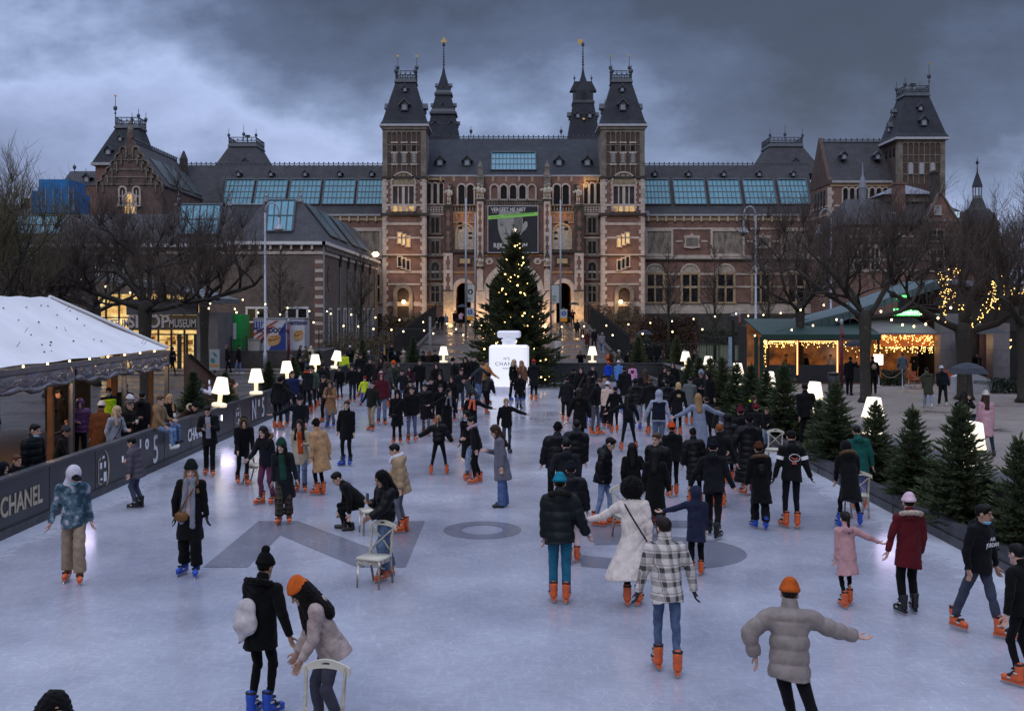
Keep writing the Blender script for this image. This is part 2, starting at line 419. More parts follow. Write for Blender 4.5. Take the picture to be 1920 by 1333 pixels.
    MB().prism(arc(cxm, wz(348, Y)+.12, rr), Y-.1, Y-.01).build('lunette_relief', M('ochre_relief', (.30,.24,.16), .85, var=.5, vs=3.5, space='World'), fo)
    MB().box(xa, xb, Y-.06, Y-.02, wz(385, Y)+.1, wz(350, Y)).build('pane', PANEB, fo)
    MB().box(xa, xb, Y-.06, Y-.02, wz(400, Y)+.2, wz(385, Y)-.12).build('lit_pane', lit_mat('glowing_hall_window', (.08,.065,.05), (1,.6,.22), .8, 1.1), fo)
    # stair windows stepping down
    for row, (q0, q1, mt) in enumerate(((437, 456, LITW), (482, 500, PANE))):
        for k in range(3):
            a0, a1 = pr(746.5+k*7.6, 753+k*7.6, s)
            dq = k*3.2
            fr('stair_window', Y, a0, a1, q0+dq, q1+dq, (STONE, mt), 1, (), .12, parent=to, gname='lit_pane' if row == 0 else 'pane')
    # door
    d0, d1 = pr(745, 767, s); dd = fr('tower_door', Y, d0, d1, 540, 596, (STONEG, M('old_oak_door', (.05,.032,.022), .7, var=.3)), 1, (), .45, True, to, .4, gname='door_leaf')
    return to
for s in (1, -1): tower(s)

def stair_bay(s):
    Y = 127.6; a, b = pr(798, 834, s); x0, x1 = wx(a, Y), wx(b, Y)
    w = MB(); w.box(x0-.2, x1+.3, Y, Y+1.0, GZ, wz(330, Y)); wo = w.build('stair_bay_wall', BRD if False else BR, mus)
    bd = MB()
    for py, h in ((345,.0),(385,.3),(402,.22),(446,.2),(510,.22),(533,.2),(478,.25),(570,.35)):
        if h: bd.box(x0, x1, Y-.07, Y, wz(py, Y)-h/2, wz(py, Y)+h/2)
    bd.build('stone_band', STONE, wo)
    fz = MB(); fz.box(x0, x1, Y-.1, Y, wz(399, Y), wz(388, Y)); fo = fz.build('pierced_frieze', STONE, wo)
    hh = MB()
    for i in range(7):
        for k in range(2):
            cx = x0+(x1-x0)*(i+.5+.0*k)/7; cz = wz(391+k*5, Y); r = .13
            hh.prism([(cx-r,cz),(cx,cz+r),(cx+r,cz),(cx,cz-r)], Y-.13, Y-.1)
    hh.build('frieze_hole', STONED, fo)
    for k in range(3):
        c = (a+b)/2+(k-1)*11.5; fr('lancet_window', Y, c-3.6, c+3.6, 344, 383, (STONE, PANE), 1, (), .13, True, wo, .18)
    c = (a+b)/2
    for q0, q1, ar, rows in ((409,437,False,()),(453,478,False,()),(492,522,True,()),(537,566,False,(.62,))):
        fr('stair_bay_window', Y, c-7, c+7, q0, q1, (STONEG, PANE), 2, rows, .3, ar, wo, .14)
for s in (1, -1): stair_bay(s)

# ------------------------------------------------------------------ portal: side arches, piers, banner bay
YP = 126.3
def block_pier(x0, x1, Y, z0, z1, parent, pmat=STONE, out=.3):
    m = MB(); m.box(x0, x1, Y-out, Y+.4, z0, z1); o = m.build('portal_pier', BR, parent)
    q = MB(); w = (x1-x0)*.36; quoins(q, Y-out, x0-.03, x0+w, z0, z1, .5, .05, 1); quoins(q, Y-out, x1-w, x1+.03, z0, z1, .5, .05, -1)
    q.box(x0-.03, x1+.03, Y-out-.06, Y, z1-.35, z1); q.box(x0-.03, x1+.03, Y-out-.06, Y, (z0+z1)/2-.2, (z0+z1)/2+.2); q.build('pier_quoins', pmat, o); return o
def statue(x, y, z, h, parent):
    m = MB(); m.lathe([(.34,0),(.34,.12)], (x,y,z), 8)
    for sx in (-.13, .13): m.tube([(x+sx,y,z+.1),(x+sx*.9,y-.05,z+h*.28),(x+sx*.8,y,z+h*.5)], [.1,.11,.14], 6)
    m.tube([(x,y,z+h*.42),(x,y,z+h*.55),(x,y-.03,z+h*.72),(x,y,z+h*.84)], [.26,.24,.3,.12], 8)
    m.tube([(x-.28,y,z+h*.78),(x-.5,y-.1,z+h*.62),(x-.62,y-.25,z+h*.7)], [.1,.09,.07], 6); m.tube([(x+.28,y,z+h*.78),(x+.36,y-.05,z+h*.58),(x+.22,y-.25,z+h*.5)], [.1,.09,.07], 6)
    m.ball((x,y-.02,z+h*.93), .15, 8, 6, 1.15); m.lathe([(.16,0),(.26,.02),(.14,.1)], (x,y,z+h*.97), 8)
    return m.build('stone_statue', M('cream_statue_stone', (.55,.5,.42), .85, var=.25, vs=3, space='World'), parent, smooth=True)
def portal_side(s):
    Y = YP; a, b = pr(834, 906, s); x0, x1 = wx(a, Y), wx(b, Y); ca = mx(869, s); cx = wx(ca, Y)
    r = 14*Y/FPX; zs = wz(544, Y); G = 2.2
    w = MB(); zt = wz(398, Y)
    w.prism([(x0, G), (cx-r, G), (cx-r, zs)] + arc(cx, zs, r)[::-1][1:-1] + [(cx+r, zs), (cx+r, G), (x1, G), (x1, zt), (x0, zt)], Y, Y+1.6)
    wo = w.build('portal_wall', BR, mus)
    rg = MB(); rg.ring([(cx+r+.48, G)] + arc(cx, zs, r+.48, 14) + [(cx-r-.48, G)], [(cx+r, G)] + arc(cx, zs, r, 14) + [(cx-r, G)], Y-.16, Y+.3); rg.build('arch_surround', STONE, wo)
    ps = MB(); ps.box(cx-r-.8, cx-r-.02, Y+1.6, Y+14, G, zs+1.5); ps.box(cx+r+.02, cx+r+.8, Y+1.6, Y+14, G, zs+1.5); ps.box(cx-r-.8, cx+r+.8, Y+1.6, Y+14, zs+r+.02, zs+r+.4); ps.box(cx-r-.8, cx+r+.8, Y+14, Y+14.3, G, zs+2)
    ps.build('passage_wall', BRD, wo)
    # loggia above, set back
    lg = MB(); Yl = Y+.9; lg.box(x0-.1, x1+.1, Yl, Yl+.8, zt-.1, wz(330, Yl)); lo = lg.build('loggia_wall', BR, mus)
    for c in (mx(865.5, s), mx(882, s)): fr('loggia_arch', Yl, c-6, c+6, 347, 384, (STONE, PANE), 1, (), .2, True, lo, .25)
    bl = MB(); bl.box(x0, x1, Y-.02, Y+.3, wz(386, Y), wz(384, Y)); bl.box(x0, x1, Y-.02, Y+.3, zt, wz(396, Y))
    n = 13
    for i in range(n): bl.lathe([(.05,0),(.1,.2),(.05,.55)], (x0+(x1-x0)*(i+.5)/n, Y+.15, wz(396, Y)), 6)
    bl.build('balustrade', STONEG, wo)
    p0, p1 = pr(850, 893, s)
    pn = MB(); qbox(pn, Y, p0, p1, 399, 401, .12, 0); qbox(pn, Y, p0, p1, 417, 419, .12, 0); qbox(pn, Y, p0, p0+1.6, 401, 417, .12, 0); qbox(pn, Y, p1-1.6, p1, 401, 417, .12, 0)
    for i in range(4):
        c = p0+(p1-p0)*(i+.5)/4; qbox(pn, Y, c-2.5, c+2.5, 403, 405, .08, 0); qbox(pn, Y, c-.8, c+.8, 405, 411, .08, 0)
    pn.build('panel_frame', M('orange_stone', (.36,.22,.13), .85, var=.25, space='World'), wo)
    # relief niche
    nn = MB(); c0 = mx(872, s); xr = 15*Y/FPX; xc = wx(c0, Y); zb = wz(468, Y); zc = wz(437, Y)
    nn.ring([(xc+xr+.22, zb)] + arc(xc, zc, xr+.22) + [(xc-xr-.22, zb)], [(xc+xr, zb)] + arc(xc, zc, xr) + [(xc-xr, zb)], Y-.18, Y+.02)
    no = nn.build('relief_niche', M('ochre_stone', (.42,.31,.19), .85, var=.2, space='World'), wo)
    MB().prism([(xc-xr, zb)] + arc(xc, zc, xr)[::-1] + [(xc+xr, zb)], Y-.05, Y-.01).build('relief', M('carved_relief', (.42,.37,.31), .9, var=.45, vs=5, bump=1, bs=5, space='World'), no)
    bd = MB(); bd.box(x0, x1, Y-.3, Y, wz(474, Y), wz(470, Y)); bd.build('string_course', STONED, wo)
    # coat of arms
    cc = mx(872, s); xc = wx(cc, Y); zc = wz(490, Y); ca_ = MB()
    ca_.prism([(xc-.9,zc-.55),(xc-.55,zc-.4),(xc,zc-.5),(xc+.55,zc-.4),(xc+.9,zc-.55),(xc+.75,zc),(xc+.95,zc+.5),(xc+.35,zc+.55),(xc+.2,zc+.85),(xc-.2,zc+.85),(xc-.35,zc+.55),(xc-.95,zc+.5),(xc-.75,zc)], Y-.22, Y)
    co = ca_.build('coat_of_arms', STONED, wo); MB().box(xc-.62, xc+.62, Y-.28, Y-.22, zc-.28, zc+.3).build('gilt_plaque', M('gilt_plaque_stone', (.5,.36,.18), .7, var=.5, vs=6, space='World'), co)
    of = MB(); qbox(of, Y, p0-1, p1-2, 508.5, 512.5, .08, 0); of.build('frieze', M('orange_frieze', (.40,.22,.11), .85, var=.4, vs=6, space='World'), wo)
    # piers
    q0, q1 = pr(832.5, 848.5, s); po = block_pier(wx(q0, Y), wx(q1, Y), Y, wz(544, Y), wz(475, Y), mus)
    MB().box(wx(q0, Y)-.05, wx(q1, Y)+.05, Y-.38, Y+.4, 2.2, wz(545, Y)).build('pier_base', M('ashlar_base', (.36,.3,.23), .9, var=.35, vs=2.5, space='World'), po)
    MB().box(wx(q0, Y)-.1, wx(q1, Y)+.1, Y-.45, Y+.4, wz(546, Y), wz(544, Y)).build('pier_cap', STONED, po)
    p2 = block_pier(wx(q0, Y), wx(q1, Y), Y, wz(470, Y), wz(388, Y), mus, STONED); MB().box(wx(q0, Y)-.08, wx(q1, Y)+.08, Y-.42, Y+.4, wz(388, Y), wz(385, Y)).build('pier_cap', STONED, p2)
    statue(wx(mx(842, s), Y), Y-.1, wz(384, Y), 2.15, mus)
    MB().box(wx(q0, Y)+.55 if s > 0 else wx(q0,Y), wx(q1, Y) if s > 0 else wx(q1,Y)-.55, Y+.3, Y+1.2, wz(385, Y), wz(345, Y)).build('corner_shaft', STONED, mus)
    q0, q1 = pr(894.5, 906, s); p3 = block_pier(wx(q0, Y), wx(q1, Y), Y, wz(500, Y), wz(378, Y), mus); MB().box(wx(q0, Y)-.1, wx(q1, Y)+.1, Y-.42, Y+.4, wz(377.8, Y), wz(374, Y)).build('pier_cap', STONED, p3)
    xm = (wx(q0, Y)+wx(q1, Y))/2
    lo2 = MB(); lo2.box(wx(q0, Y)-.25, wx(q1, Y)+.25, Y-.42, Y+.4, 2.2, wz(546, Y)); lo2.box(wx(q0, Y), wx(q1, Y), Y-.4, Y+.4, wz(545, Y), wz(508, Y)); lo2.frus((wx(q0, Y), wx(q1, Y), Y-.4, Y), wz(508, Y), (xm-.05, xm+.05, Y-.3, Y-.1), wz(500, Y)); lo2.build('niche_pier', STONE, p3)
    cn = MB(); cn.frus((xm-.3, xm+.3, Y-.7, Y-.3), wz(482, Y), (xm-.03, xm+.03, Y-.55, Y-.45), wz(470, Y)); cn.build('statue_canopy', STONED, p3); statue(xm, Y-.45, wz(500, Y), 1.1, p3)
    statue(wx(mx(897, s), Y), Y-.15, wz(374, Y), 1.75, mus); statue(wx(mx(904, s), Y), Y-.2, wz(374, Y), 1.6, mus)
    pin = MB(); pin.box(xm-.42, xm+.42, Y+.2, Y+.9, wz(374, Y), wz(333, Y)); pin.frus((xm-.48, xm+.48, Y+.15, Y+.95), wz(333, Y), (xm-.28, xm+.28, Y+.3, Y+.8), wz(320, Y)); pin.box(xm-.28, xm+.28, Y+.3, Y+.8, wz(320, Y), wz(313, Y)); pin.frus((xm-.34, xm+.34, Y+.25, Y+.85), wz(313, Y), (xm-.02, xm+.02, Y+.53, Y+.57), wz(299, Y)); pin.build('pinnacle', STONEG, mus)
for s in (1, -1): portal_side(s)

Y = YP; x0, x1 = wx(906, Y), wx(1020, Y); cx = 0.19; r = 46*Y/FPX; zs = wz(549, Y); zt = wz(386, Y)
w = MB(); w.prism([(x0, 2.2), (cx-r, 2.2), (cx-r, zs)] + arc(cx, zs, r, 18)[::-1][1:-1] + [(cx+r, zs), (cx+r, 2.2), (x1, 2.2), (x1, zt), (x0, zt)], Y, Y+1.6); cb = w.build('central_portal_wall', BR, mus)
MB().ring([(cx+r+.72, 2.2)] + arc(cx, zs, r+.72, 20) + [(cx-r-.72, 2.2)], [(cx+r, 2.2)] + arc(cx, zs, r, 20) + [(cx-r, 2.2)], Y-.16, Y+.3).build('arch_surround', STONE, cb)
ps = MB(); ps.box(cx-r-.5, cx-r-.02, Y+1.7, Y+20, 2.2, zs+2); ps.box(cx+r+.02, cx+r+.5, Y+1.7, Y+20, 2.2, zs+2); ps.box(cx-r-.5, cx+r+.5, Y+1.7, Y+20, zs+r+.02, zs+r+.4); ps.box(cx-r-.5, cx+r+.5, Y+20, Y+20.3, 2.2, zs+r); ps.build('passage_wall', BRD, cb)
bd = MB(); bd.box(x0, x1, Y-.25, Y, wz(475, Y), wz(472, Y)); bd.build('string_course', STONED, cb)
ff = MB(); qbox(ff, Y, 908, 1018, 477, 480, .08, 0); ff.build('frieze', M('orange_frieze', (.4,.22,.11)), cb)
for pc in (917.5, 1008):
    c = wx(pc, Y); z = wz(490, Y); m = MB(); m.prism([(c-.45,z-.2),(c-.3,z-.2),(c-.3,z-.38),(c+.3,z-.38),(c+.3,z-.2),(c+.45,z-.2),(c+.45,z+.2),(c+.3,z+.2),(c+.3,z+.38),(c-.3,z+.38),(c-.3,z+.2),(c-.45,z+.2)], Y-.12, Y); mo = m.build('carved_medallion', STONE, cb); MB().ball((c, Y-.1, z), .2, 8, 6).build('medallion_boss', STONEG, mo)
Yl = Y+.9; lg = MB(); lg.box(x0-.1, x1+.1, Yl, Yl+.8, zt-.1, wz(330, Yl)); lo = lg.build('loggia_wall', BR, mus)
for c, dk in ((927,0),(944.5,1),(962,1),(979.5,1),(997,0)): fr('loggia_arch', Yl, c-6, c+6, 348, 374, (STONE, PANE if dk else BR), 1, (), .2, True, lo, .25, gname='pane' if dk else 'blind_panel')
bl = MB(); bl.box(x0, x1, Y-.05, Y+.3, wz(377, Y), wz(375, Y)); bl.box(x0, x1, Y-.02, Y+.3, zt, wz(384.5, Y))
for i in range(24): bl.lathe([(.06,0),(.12,.2),(.06,.5)], (x0+(x1-x0)*(i+.5)/24, Y+.12, wz(384.5, Y)), 6)
bl.build('balustrade', STONEG, cb)
# banner
Yb = Y-.35; bx0, bx1, bz0, bz1 = wx(915.5, Yb), wx(1008, Yb), wz(473, Yb), wz(387.5, Yb)
bn = thing('exhibition_banner', 'large dark banner with a pale portrait and a green stripe above the central arch', 'banner', ((bx0+bx1)/2, Yb, bz0))
MB().box(bx0, bx1, Yb, Yb+.04, bz0, bz1).build('banner_cloth', M('black_banner_cloth', (.022,.025,.032), .7, var=.3, vs=.6, space='World'), bn)
fm = MB(); fm.box(bx0-.1, bx0, Yb-.05, Yb+.12, bz0-.1, bz1+.1); fm.box(bx1, bx1+.1, Yb-.05, Yb+.12, bz0-.1, bz1+.1); fm.box(bx0, bx1, Yb-.05, Yb+.12, bz0-.1, bz0); fm.box(bx0, bx1, Yb-.05, Yb+.12, bz1, bz1+.1); fm.build('banner_frame', GUTTER, bn)
W_, H_ = bx1-bx0, bz1-bz0
def bp(u, v): return (bx0+W_*u, bz1-H_*v)
fc = MB(); fc.prism([bp(*q) for q in ((.25,.1),(.2,.2),(.19,.34),(.2,.48),(.22,.58),(.26,.7),(.32,.82),(.38,.87),(.46,.86),(.56,.78),(.64,.66),(.69,.56),(.76,.5),(.8,.42),(.79,.33),(.74,.33),(.7,.4),(.7,.28),(.66,.14),(.6,.1))], Yb-.012, Yb-.002)
fco = fc.build('portrait_print', M('pale_printed_skin', (.36,.36,.35), .7, var=.3, vs=.5, space='World'), bn)
sh = MB(); sh.prism([bp(*q) for q in ((.5,.14),(.66,.16),(.69,.3),(.69,.5),(.62,.64),(.5,.78),(.42,.84),(.5,.62),(.46,.52),(.52,.4))], Yb-.018, Yb-.013); sh.prism([bp(*q) for q in ((.3,.6),(.4,.62),(.42,.6),(.38,.57),(.36,.44),(.34,.44),(.35,.56))], Yb-.018, Yb-.013)
sh.build('portrait_tone', M('grey_printed_tone', (.17,.17,.165), .7, var=.3, space='World'), bn)
ey = MB()
for u in (.27, .5): ey.prism([bp(u-.04,.41),bp(u,.395),bp(u+.04,.41),bp(u,.425)], Yb-.022, Yb-.019); ey.prism([bp(u-.05,.37),bp(u,.355),bp(u+.05,.365),bp(u,.365)], Yb-.022, Yb-.019)
ey.prism([bp(.31,.7),bp(.37,.69),bp(.44,.7),bp(.38,.73)], Yb-.022, Yb-.019); ey.build('portrait_feature', IRON, bn)
gs = MB(); gs.prism([bp(0,.205),bp(1,.12),bp(1,.2),bp(0,.285)], Yb-.03, Yb-.024); gso = gs.build('green_stripe', M('lime_green_print', (.33,.78,.16), .6, var=0), bn)
tx = MB(); put_text(tx, 'ALTIJD TOEGANG ZONDER STARTTIJD', .24, (bp(.62,.172)[0], Yb-.033, bp(.62,.172)[1]), (1,0,.083), (0,0,1), sx=.85); put_text(tx, 'RIJKSMUSEUM.NL', .2, (bp(.16,.235)[0], Yb-.033, bp(.16,.235)[1]), (1,0,.083), (0,0,1), sx=.8); tx.build('stripe_lettering', M('dark_green_print', (.06,.2,.04), .7), gso)
tx = MB(); put_text(tx, 'VERGEET ME NIET', .62, (bp(.41,.075)[0], Yb-.03, bp(.41,.075)[1]), (1,0,0), (0,0,1), sx=.82, bold=.012); put_text(tx, 'RIJKSMUSEUM', .8, (bp(.45,.86)[0], Yb-.03, bp(.45,.86)[1]), (1,0,0), (0,0,1), sx=.82, bold=.012); put_text(tx, '1 OKT 2021 - 16 JAN 2022', .18, (bp(.2,.14)[0], Yb-.03, bp(.2,.14)[1]), (1,0,0), (0,0,1), sx=.8); tx.build('banner_lettering', M('white_print', (.7,.7,.7), .6, var=0), bn)

# ------------------------------------------------------------------ roofs of the middle
def slope_roof(name, px0, px1, Y0, pe, Y1, pri, mat=SLATE, parent=None, back=None):
    xa, xb = wx(px0, Y0), wx(px1, Y0); ze, zr = wz(pe, Y0), wz(pri, Y1)
    m = MB(); m.prism_x([(Y0, ze), (Y1, zr), (Y1+.7, zr), (back or (2*Y1-Y0), ze), (Y0, ze-.2)], xa, xb)
    return m.build(name, mat, parent or mus), (xa, xb, Y0, ze, Y1, zr)
def on_slope(S, px0, px1, pb, t0, t1, lift, frame=GUTTER, cols=6, rows=4, name='skylight'):
    "glazing lying on the slope S; px measured at its lower edge"
    xa_, xb_, Y0, ze, Y1, zr = S
    def pt(x, t, l): 
        n = Vector((0, -(zr-ze), (Y1-Y0))).normalized()
        return Vector((x, Y0+(Y1-Y0)*t, ze+(zr-ze)*t)) + n*l
    Yb_ = Y0+(Y1-Y0)*t0; a, b = wx(px0, Yb_), wx(px1, Yb_)
    def slab(m, xa, xb, ta, tb, l0, l1):
        q = [pt(xa,ta,l0),pt(xb,ta,l0),pt(xb,tb,l0),pt(xa,tb,l0),pt(xa,ta,l1),pt(xb,ta,l1),pt(xb,tb,l1),pt(xa,tb,l1)]
        m.add([tuple(v) for v in q], [(0,3,2,1),(4,5,6,7),(0,1,5,4),(1,2,6,5),(2,3,7,6),(3,0,4,7)])
    f = MB(); dt = (t1-t0)*.03
    slab(f, a-.12, a, t0-dt, t1+dt, -.05, lift+.14); slab(f, b, b+.12, t0-dt, t1+dt, -.05, lift+.14); slab(f, a, b, t1, t1+dt*1.6, -.05, lift+.18); slab(f, a, b, t0-dt, t0, -.05, lift+.1)
    fo = f.build(name, DLEAD, mus)
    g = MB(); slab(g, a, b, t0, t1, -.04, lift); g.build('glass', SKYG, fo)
    bm_ = MB()
    for i in range(1, cols): x = a+(b-a)*i/cols; slab(bm_, x-.045, x+.045, t0, t1, lift, lift+.05)
    for i in range(1, rows): t = t0+(t1-t0)*i/rows; slab(bm_, a, b, t-.006, t+.006, lift, lift+.052)
    bm_.build('glazing_bar', DLEAD, fo); return fo
rc, SC = slope_roof('main_roof', 796, 1130, 127.4, 329, 133.5, 262, back=146)
gt = MB(); qbox(gt, 127.3, 798, 1128, 328.5, 331.5, .15, .4); gt.build('eaves_gutter', GUTTER, mus)
cm = MB(); qbox(cm, 127.4, 797, 1129, 331.5, 338, .1, .1)
for i in range(14): qbox(cm, 127.4, 800+i*24.5, 804+i*24.5, 331.5, 341, .25, .0)
cm.build('bracket_cornice', M('ochre_stone', (.42,.31,.19)), mus)
crest(SC[0], SC[1], 133.8, SC[5], .62, .62)
tt = lambda py: (wz(py, 130.5)-SC[3])/(SC[5]-SC[3])
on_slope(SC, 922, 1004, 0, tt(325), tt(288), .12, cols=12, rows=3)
for px in (825, 876, 1048, 1101):
    t = tt(312.5); Yd = 127.4+6.1*t; dormer(wx(px, Yd), Yd-.35, wz(312, Yd), .95, dep=1.2)
# wings
def wing(s):
    Y = 131.0; a, b = pr(318, 718, s) if s > 0 else (1208, 1532)
    w = MB(); w.box(wx(a, Y), wx(b, Y), Y, Y+1, GZ, wz(405, Y)); wo = w.build('wing_wall', BR, mus)
    ro, S = slope_roof('wing_roof', a, b, Y+.1, 404, Y+4.4, 312, SLATEG, wo, back=Y+14)
    g = MB(); qbox(g, Y, a, b, 402, 405.5, .35, .2); g.build('eaves_gutter', GUTTER, wo)
    c = MB(); qbox(c, Y, a, b, 405.5, 414, .12, .05); c.build('ochre_frieze', M('ochre_stone', (.42,.31,.19)), wo)
    c = MB(); p = a+6
    while p < b-4: qbox(c, Y, p, p+3, 405.5, 415.5, .3, 0); p += 16.5
    c.build('cornice_bracket', STONE, wo)
    crest(wx(a, Y), wx(b, Y), Y+4.75, S[5], .6, .62, parent=wo)
    T = lambda py: (wz(py, Y+2.5)-S[3])/(S[5]-S[3])
    wins = ((418,470),(477,533),(541,597),(605,662),(669,718)) if s > 0 else ((1208,1256.5),(1266.5,1324),(1332.5,1390),(1399,1456),(1465,1518))
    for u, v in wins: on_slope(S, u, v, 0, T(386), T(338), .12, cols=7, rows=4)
    for u, v in wins:
        px = (u+v)/2-(5 if s < 0 else -4); Yd = Y+.1+4.3*T(331.5); dormer(wx(px, Yd), Yd-.4, wz(331.5, Yd), .58, dep=1.0, parent=wo)
    bd = MB()
    for py, h in ((429,.22),(482,.45),(514,.25),(538,.2)): qbox(bd, Y, a, b, py-h*8, py+h*8, .1, 0)
    bd.build('stone_band', STONE, wo)
    sc_ = MB(); qbox(sc_, Y, a, b, 485.5, 488.5, .25, 0); qbox(sc_, Y, a, b, 567, 569, .2, 0); sc_.build('string_course', STONED, wo)
    pl = MB(); qbox(pl, Y, a, b, 569, 588, .12, 0); pl.build('stone_plinth', STONE, wo)
    bs = MB(); qbox(bs, Y, a, b, 588, 650, .1, 0); bs.build('dark_basement', STONED, wo)
    for k in range(5):
        # mosaic panels and plaques
        if s < 0: u0, u1 = ((1210,1262),(1332,1396),(1464,1528),(1267,1327),(1400,1461))[k]
        else: u0, u1 = ((664,716),(530,594),(398,462),(599,659),(465,526))[k]
        if k < 3:
            f = MB(); qbox(f, Y, u0, u1, 429, 434, .16, 0); qbox(f, Y, u0, u1, 476, 481, .16, 0); qbox(f, Y, u0, u0+4, 434, 476, .16, 0); qbox(f, Y, u1-4, u1, 434, 476, .16, 0); fo = f.build('tile_panel_frame', STONE, wo)
            t = MB(); qbox(t, Y, u0+4, u1-4, 434, 476, .05, 0); t.build('tile_picture', tile_mat(), fo)
        else:
            c_ = (u0+u1)/2; f = MB(); X_, Z_ = wx(c_, Y), wz(453, Y)
            f.prism([(X_-1.0,Z_-.75),(X_,Z_-.9),(X_+1.0,Z_-.75),(X_+.85,Z_),(X_+1.0,Z_+.7),(X_+.3,Z_+.75),(X_,Z_+1.05),(X_-.3,Z_+.75),(X_-1.0,Z_+.7),(X_-.85,Z_)], Y-.2, Y)
            fo = f.build('name_plaque', STONE, wo); MB().box(X_-.72, X_+.72, Y-.26, Y-.2, Z_-.5, Z_+.45).build('plaque_field', STONEG, fo)
            q = MB(); qbox(q, Y, u0, c_-17, 451, 454, .08, 0); qbox(q, Y, c_+17, u1, 451, 454, .08, 0); q.build('stone_band', STONE, wo)
        wcx = (1228+66*k) if s < 0 else (698-66*k)
        fr('cross_window', Y, wcx-14, wcx+14, 515, 566, (M('ochre_stone', (.42,.31,.19)), PANE), 2, (.53,), .3, False, wo, .2, .22)
        l = MB(); X_ = wx(wcx, Y); l.ring(arc(X_, wz(513, Y), 1.25), arc(X_, wz(513, Y), 1.05), Y-.16, Y); lo_ = l.build('lunette', STONE, wo)
        MB().prism(arc(X_, wz(513, Y), 1.05), Y-.07, Y-.01).build('lunette_relief', M('carved_relief', (.42,.37,.31)), lo_)
    return wo
_tm = []
def tile_mat():
    if _tm: return _tm[0]
    m, nt, p = nodes('tile_picture_glaze'); p.inputs['Roughness'].default_value = .5
    vec = coords(nt, 'World', (1.6, 1, .5)); f = ramp(nt, noise(nt, vec, 1.2, 6, .7), [(.38, (.12,.10,.08)), (.5, (.25,.21,.17)), (.58, (.33,.29,.24)), (.68, (.16,.2,.18))])
    nt.links.new(f, p.inputs['Base Color']); _tm.append(m); return m
for s in (1, -1): wing(s)
bx_ = MB()
for p in (1213, 1519): qbox(bx_, 131.2, p-3, p+4, 396, 403, .3, .3)
bx_.build('roof_vent_box', GUTTER, mus)

# ------------------------------------------------------------------ spire turrets behind the main roof
def spire(s):
    Y = 142.0; c = 832 if s > 0 else 1093; X = wx(c, Y); k = Y/FPX
    def tier(m, w0, q0, w1, q1): m.frus((X-w0*k, X+w0*k, Y-w0*k, Y+w0*k), wz(q0, Y), (X-w1*k, X+w1*k, Y-w1*k, Y+w1*k), wz(q1, Y))
    m = MB()
    if s > 0:
        tier(m, 31, 265, 22, 218); tier(m, 20.5, 208, 14, 181); tier(m, 12.5, 172, 4.5, 143); tier(m, 4, 143, 1, 126)
        so = m.build('ridge_turret', SLATE, mus); b = MB(); tier(b, 25, 218, 25, 214); tier(b, 23.5, 214, 21, 208); tier(b, 16.5, 181, 16.5, 177); tier(b, 15, 177, 13, 172); b.build('turret_cornice', DLEAD, so)
        for dx, q, sc_ in ((-14, 244, .85), (16, 244, .85), (0, 207, .7), (0, 171, .55)): dormer(X+dx*k, Y-(31-(265-q)*.19 if q > 220 else (20.5 if q > 180 else 12.5))*k+.2, wz(q+2, Y), sc_, dep=1.2, parent=so)
        for q, w in ((206, 21.5), (169, 13.5), (240, 28)):
            for sg in (-1, 1): dormer(X+sg*(w)*k, Y, wz(q, Y), .6, dep=.9, parent=so, ax='x', sgn=sg)
    else:
        tier(m, 30, 265, 19, 197); tier(m, 15.5, 192, 12.5, 172); tier(m, 12.5, 172, 4.5, 146); tier(m, 4, 146, 1, 128)
        so = m.build('ridge_turret', SLATE, mus); b = MB(); tier(b, 20.5, 197, 20.5, 193); tier(b, 16.5, 193, 16, 191); b.build('turret_cornice', DLEAD, so)
        mm = MB(); zb, zt_ = wz(173, Y), wz(154, Y); mm.prism_x([(Y-7*k, zb), (Y+7*k, zb), (Y+5*k, zt_), (Y-5*k, zt_)], X-17*k, X+17*k); mm.frus((X-25*k, X+25*k, Y-9*k, Y+9*k), zb, (X-16*k, X+16*k, Y-5*k, Y+5*k), zt_); mm.build('belfry_roof', SLATE, so)
        wl = MB(); wl.box(X-19*k, X+19*k, Y-7*k, Y+7*k, wz(192, Y), zb); wl.build('belfry_wall', DLEAD, so)
        MB().prism([(X-4*k, wz(190, Y)), (X-4*k, wz(178, Y))] + arc(X, wz(178, Y), 4*k)[::-1] + [(X+4*k, wz(190, Y))], Y-16.2*k, Y-15*k).build('bell_opening', IRON, so)
        for dx in (-11, 11): dormer(X+dx*k, Y-27*k+.1, wz(226, Y), .7, dep=1.2, parent=so)
        for sg in (-1, 1): dormer(X+sg*27*k, Y, wz(226, Y), .75, dep=.9, parent=so, ax='x', sgn=sg); finial(X+sg*16*k, Y, zt_, .9, .1, parent=so)
        MB().ball((X, Y-26*k, wz(229, Y)), .2, 8, 6).build('gilt_ball', GOLD, so)
    z0 = wz(127, Y); ln = wz(78, Y)-z0
    pm = MB(); pm.tube([(X,Y,z0-.3),(X,Y,z0+ln)], [.12,.04], 6)
    for i in range(7): pm.ball((X, Y, z0+ln*(.12+.1*i)), .17-.012*i, 6, 4)
    pm.ball((X,Y,z0+ln*.88), .22, 7, 5, 1.5); po = pm.build('spire_pole', DLEAD, so)
    g = MB(); zz = z0+ln
    if s > 0:
        g.prism([(X-.42,zz+.05),(X-.25,zz-.2),(X+.28,zz-.2),(X+.45,zz+.08),(X+.1,zz)], Y-.08, Y+.08); g.prism([(X-.28,zz+.05),(X+.02,zz+.6),(X+.02,zz+.05)], Y-.03, Y+.03); g.prism([(X+.06,zz+.05),(X+.08,zz+.5),(X+.34,zz+.12)], Y-.03, Y+.03)
    else: g.box(X-.65, X-.02, Y-.03, Y+.03, zz-.35, zz+.25)
    g.build('weather_vane', GOLD, po)
for s in (1, -1): spire(s)
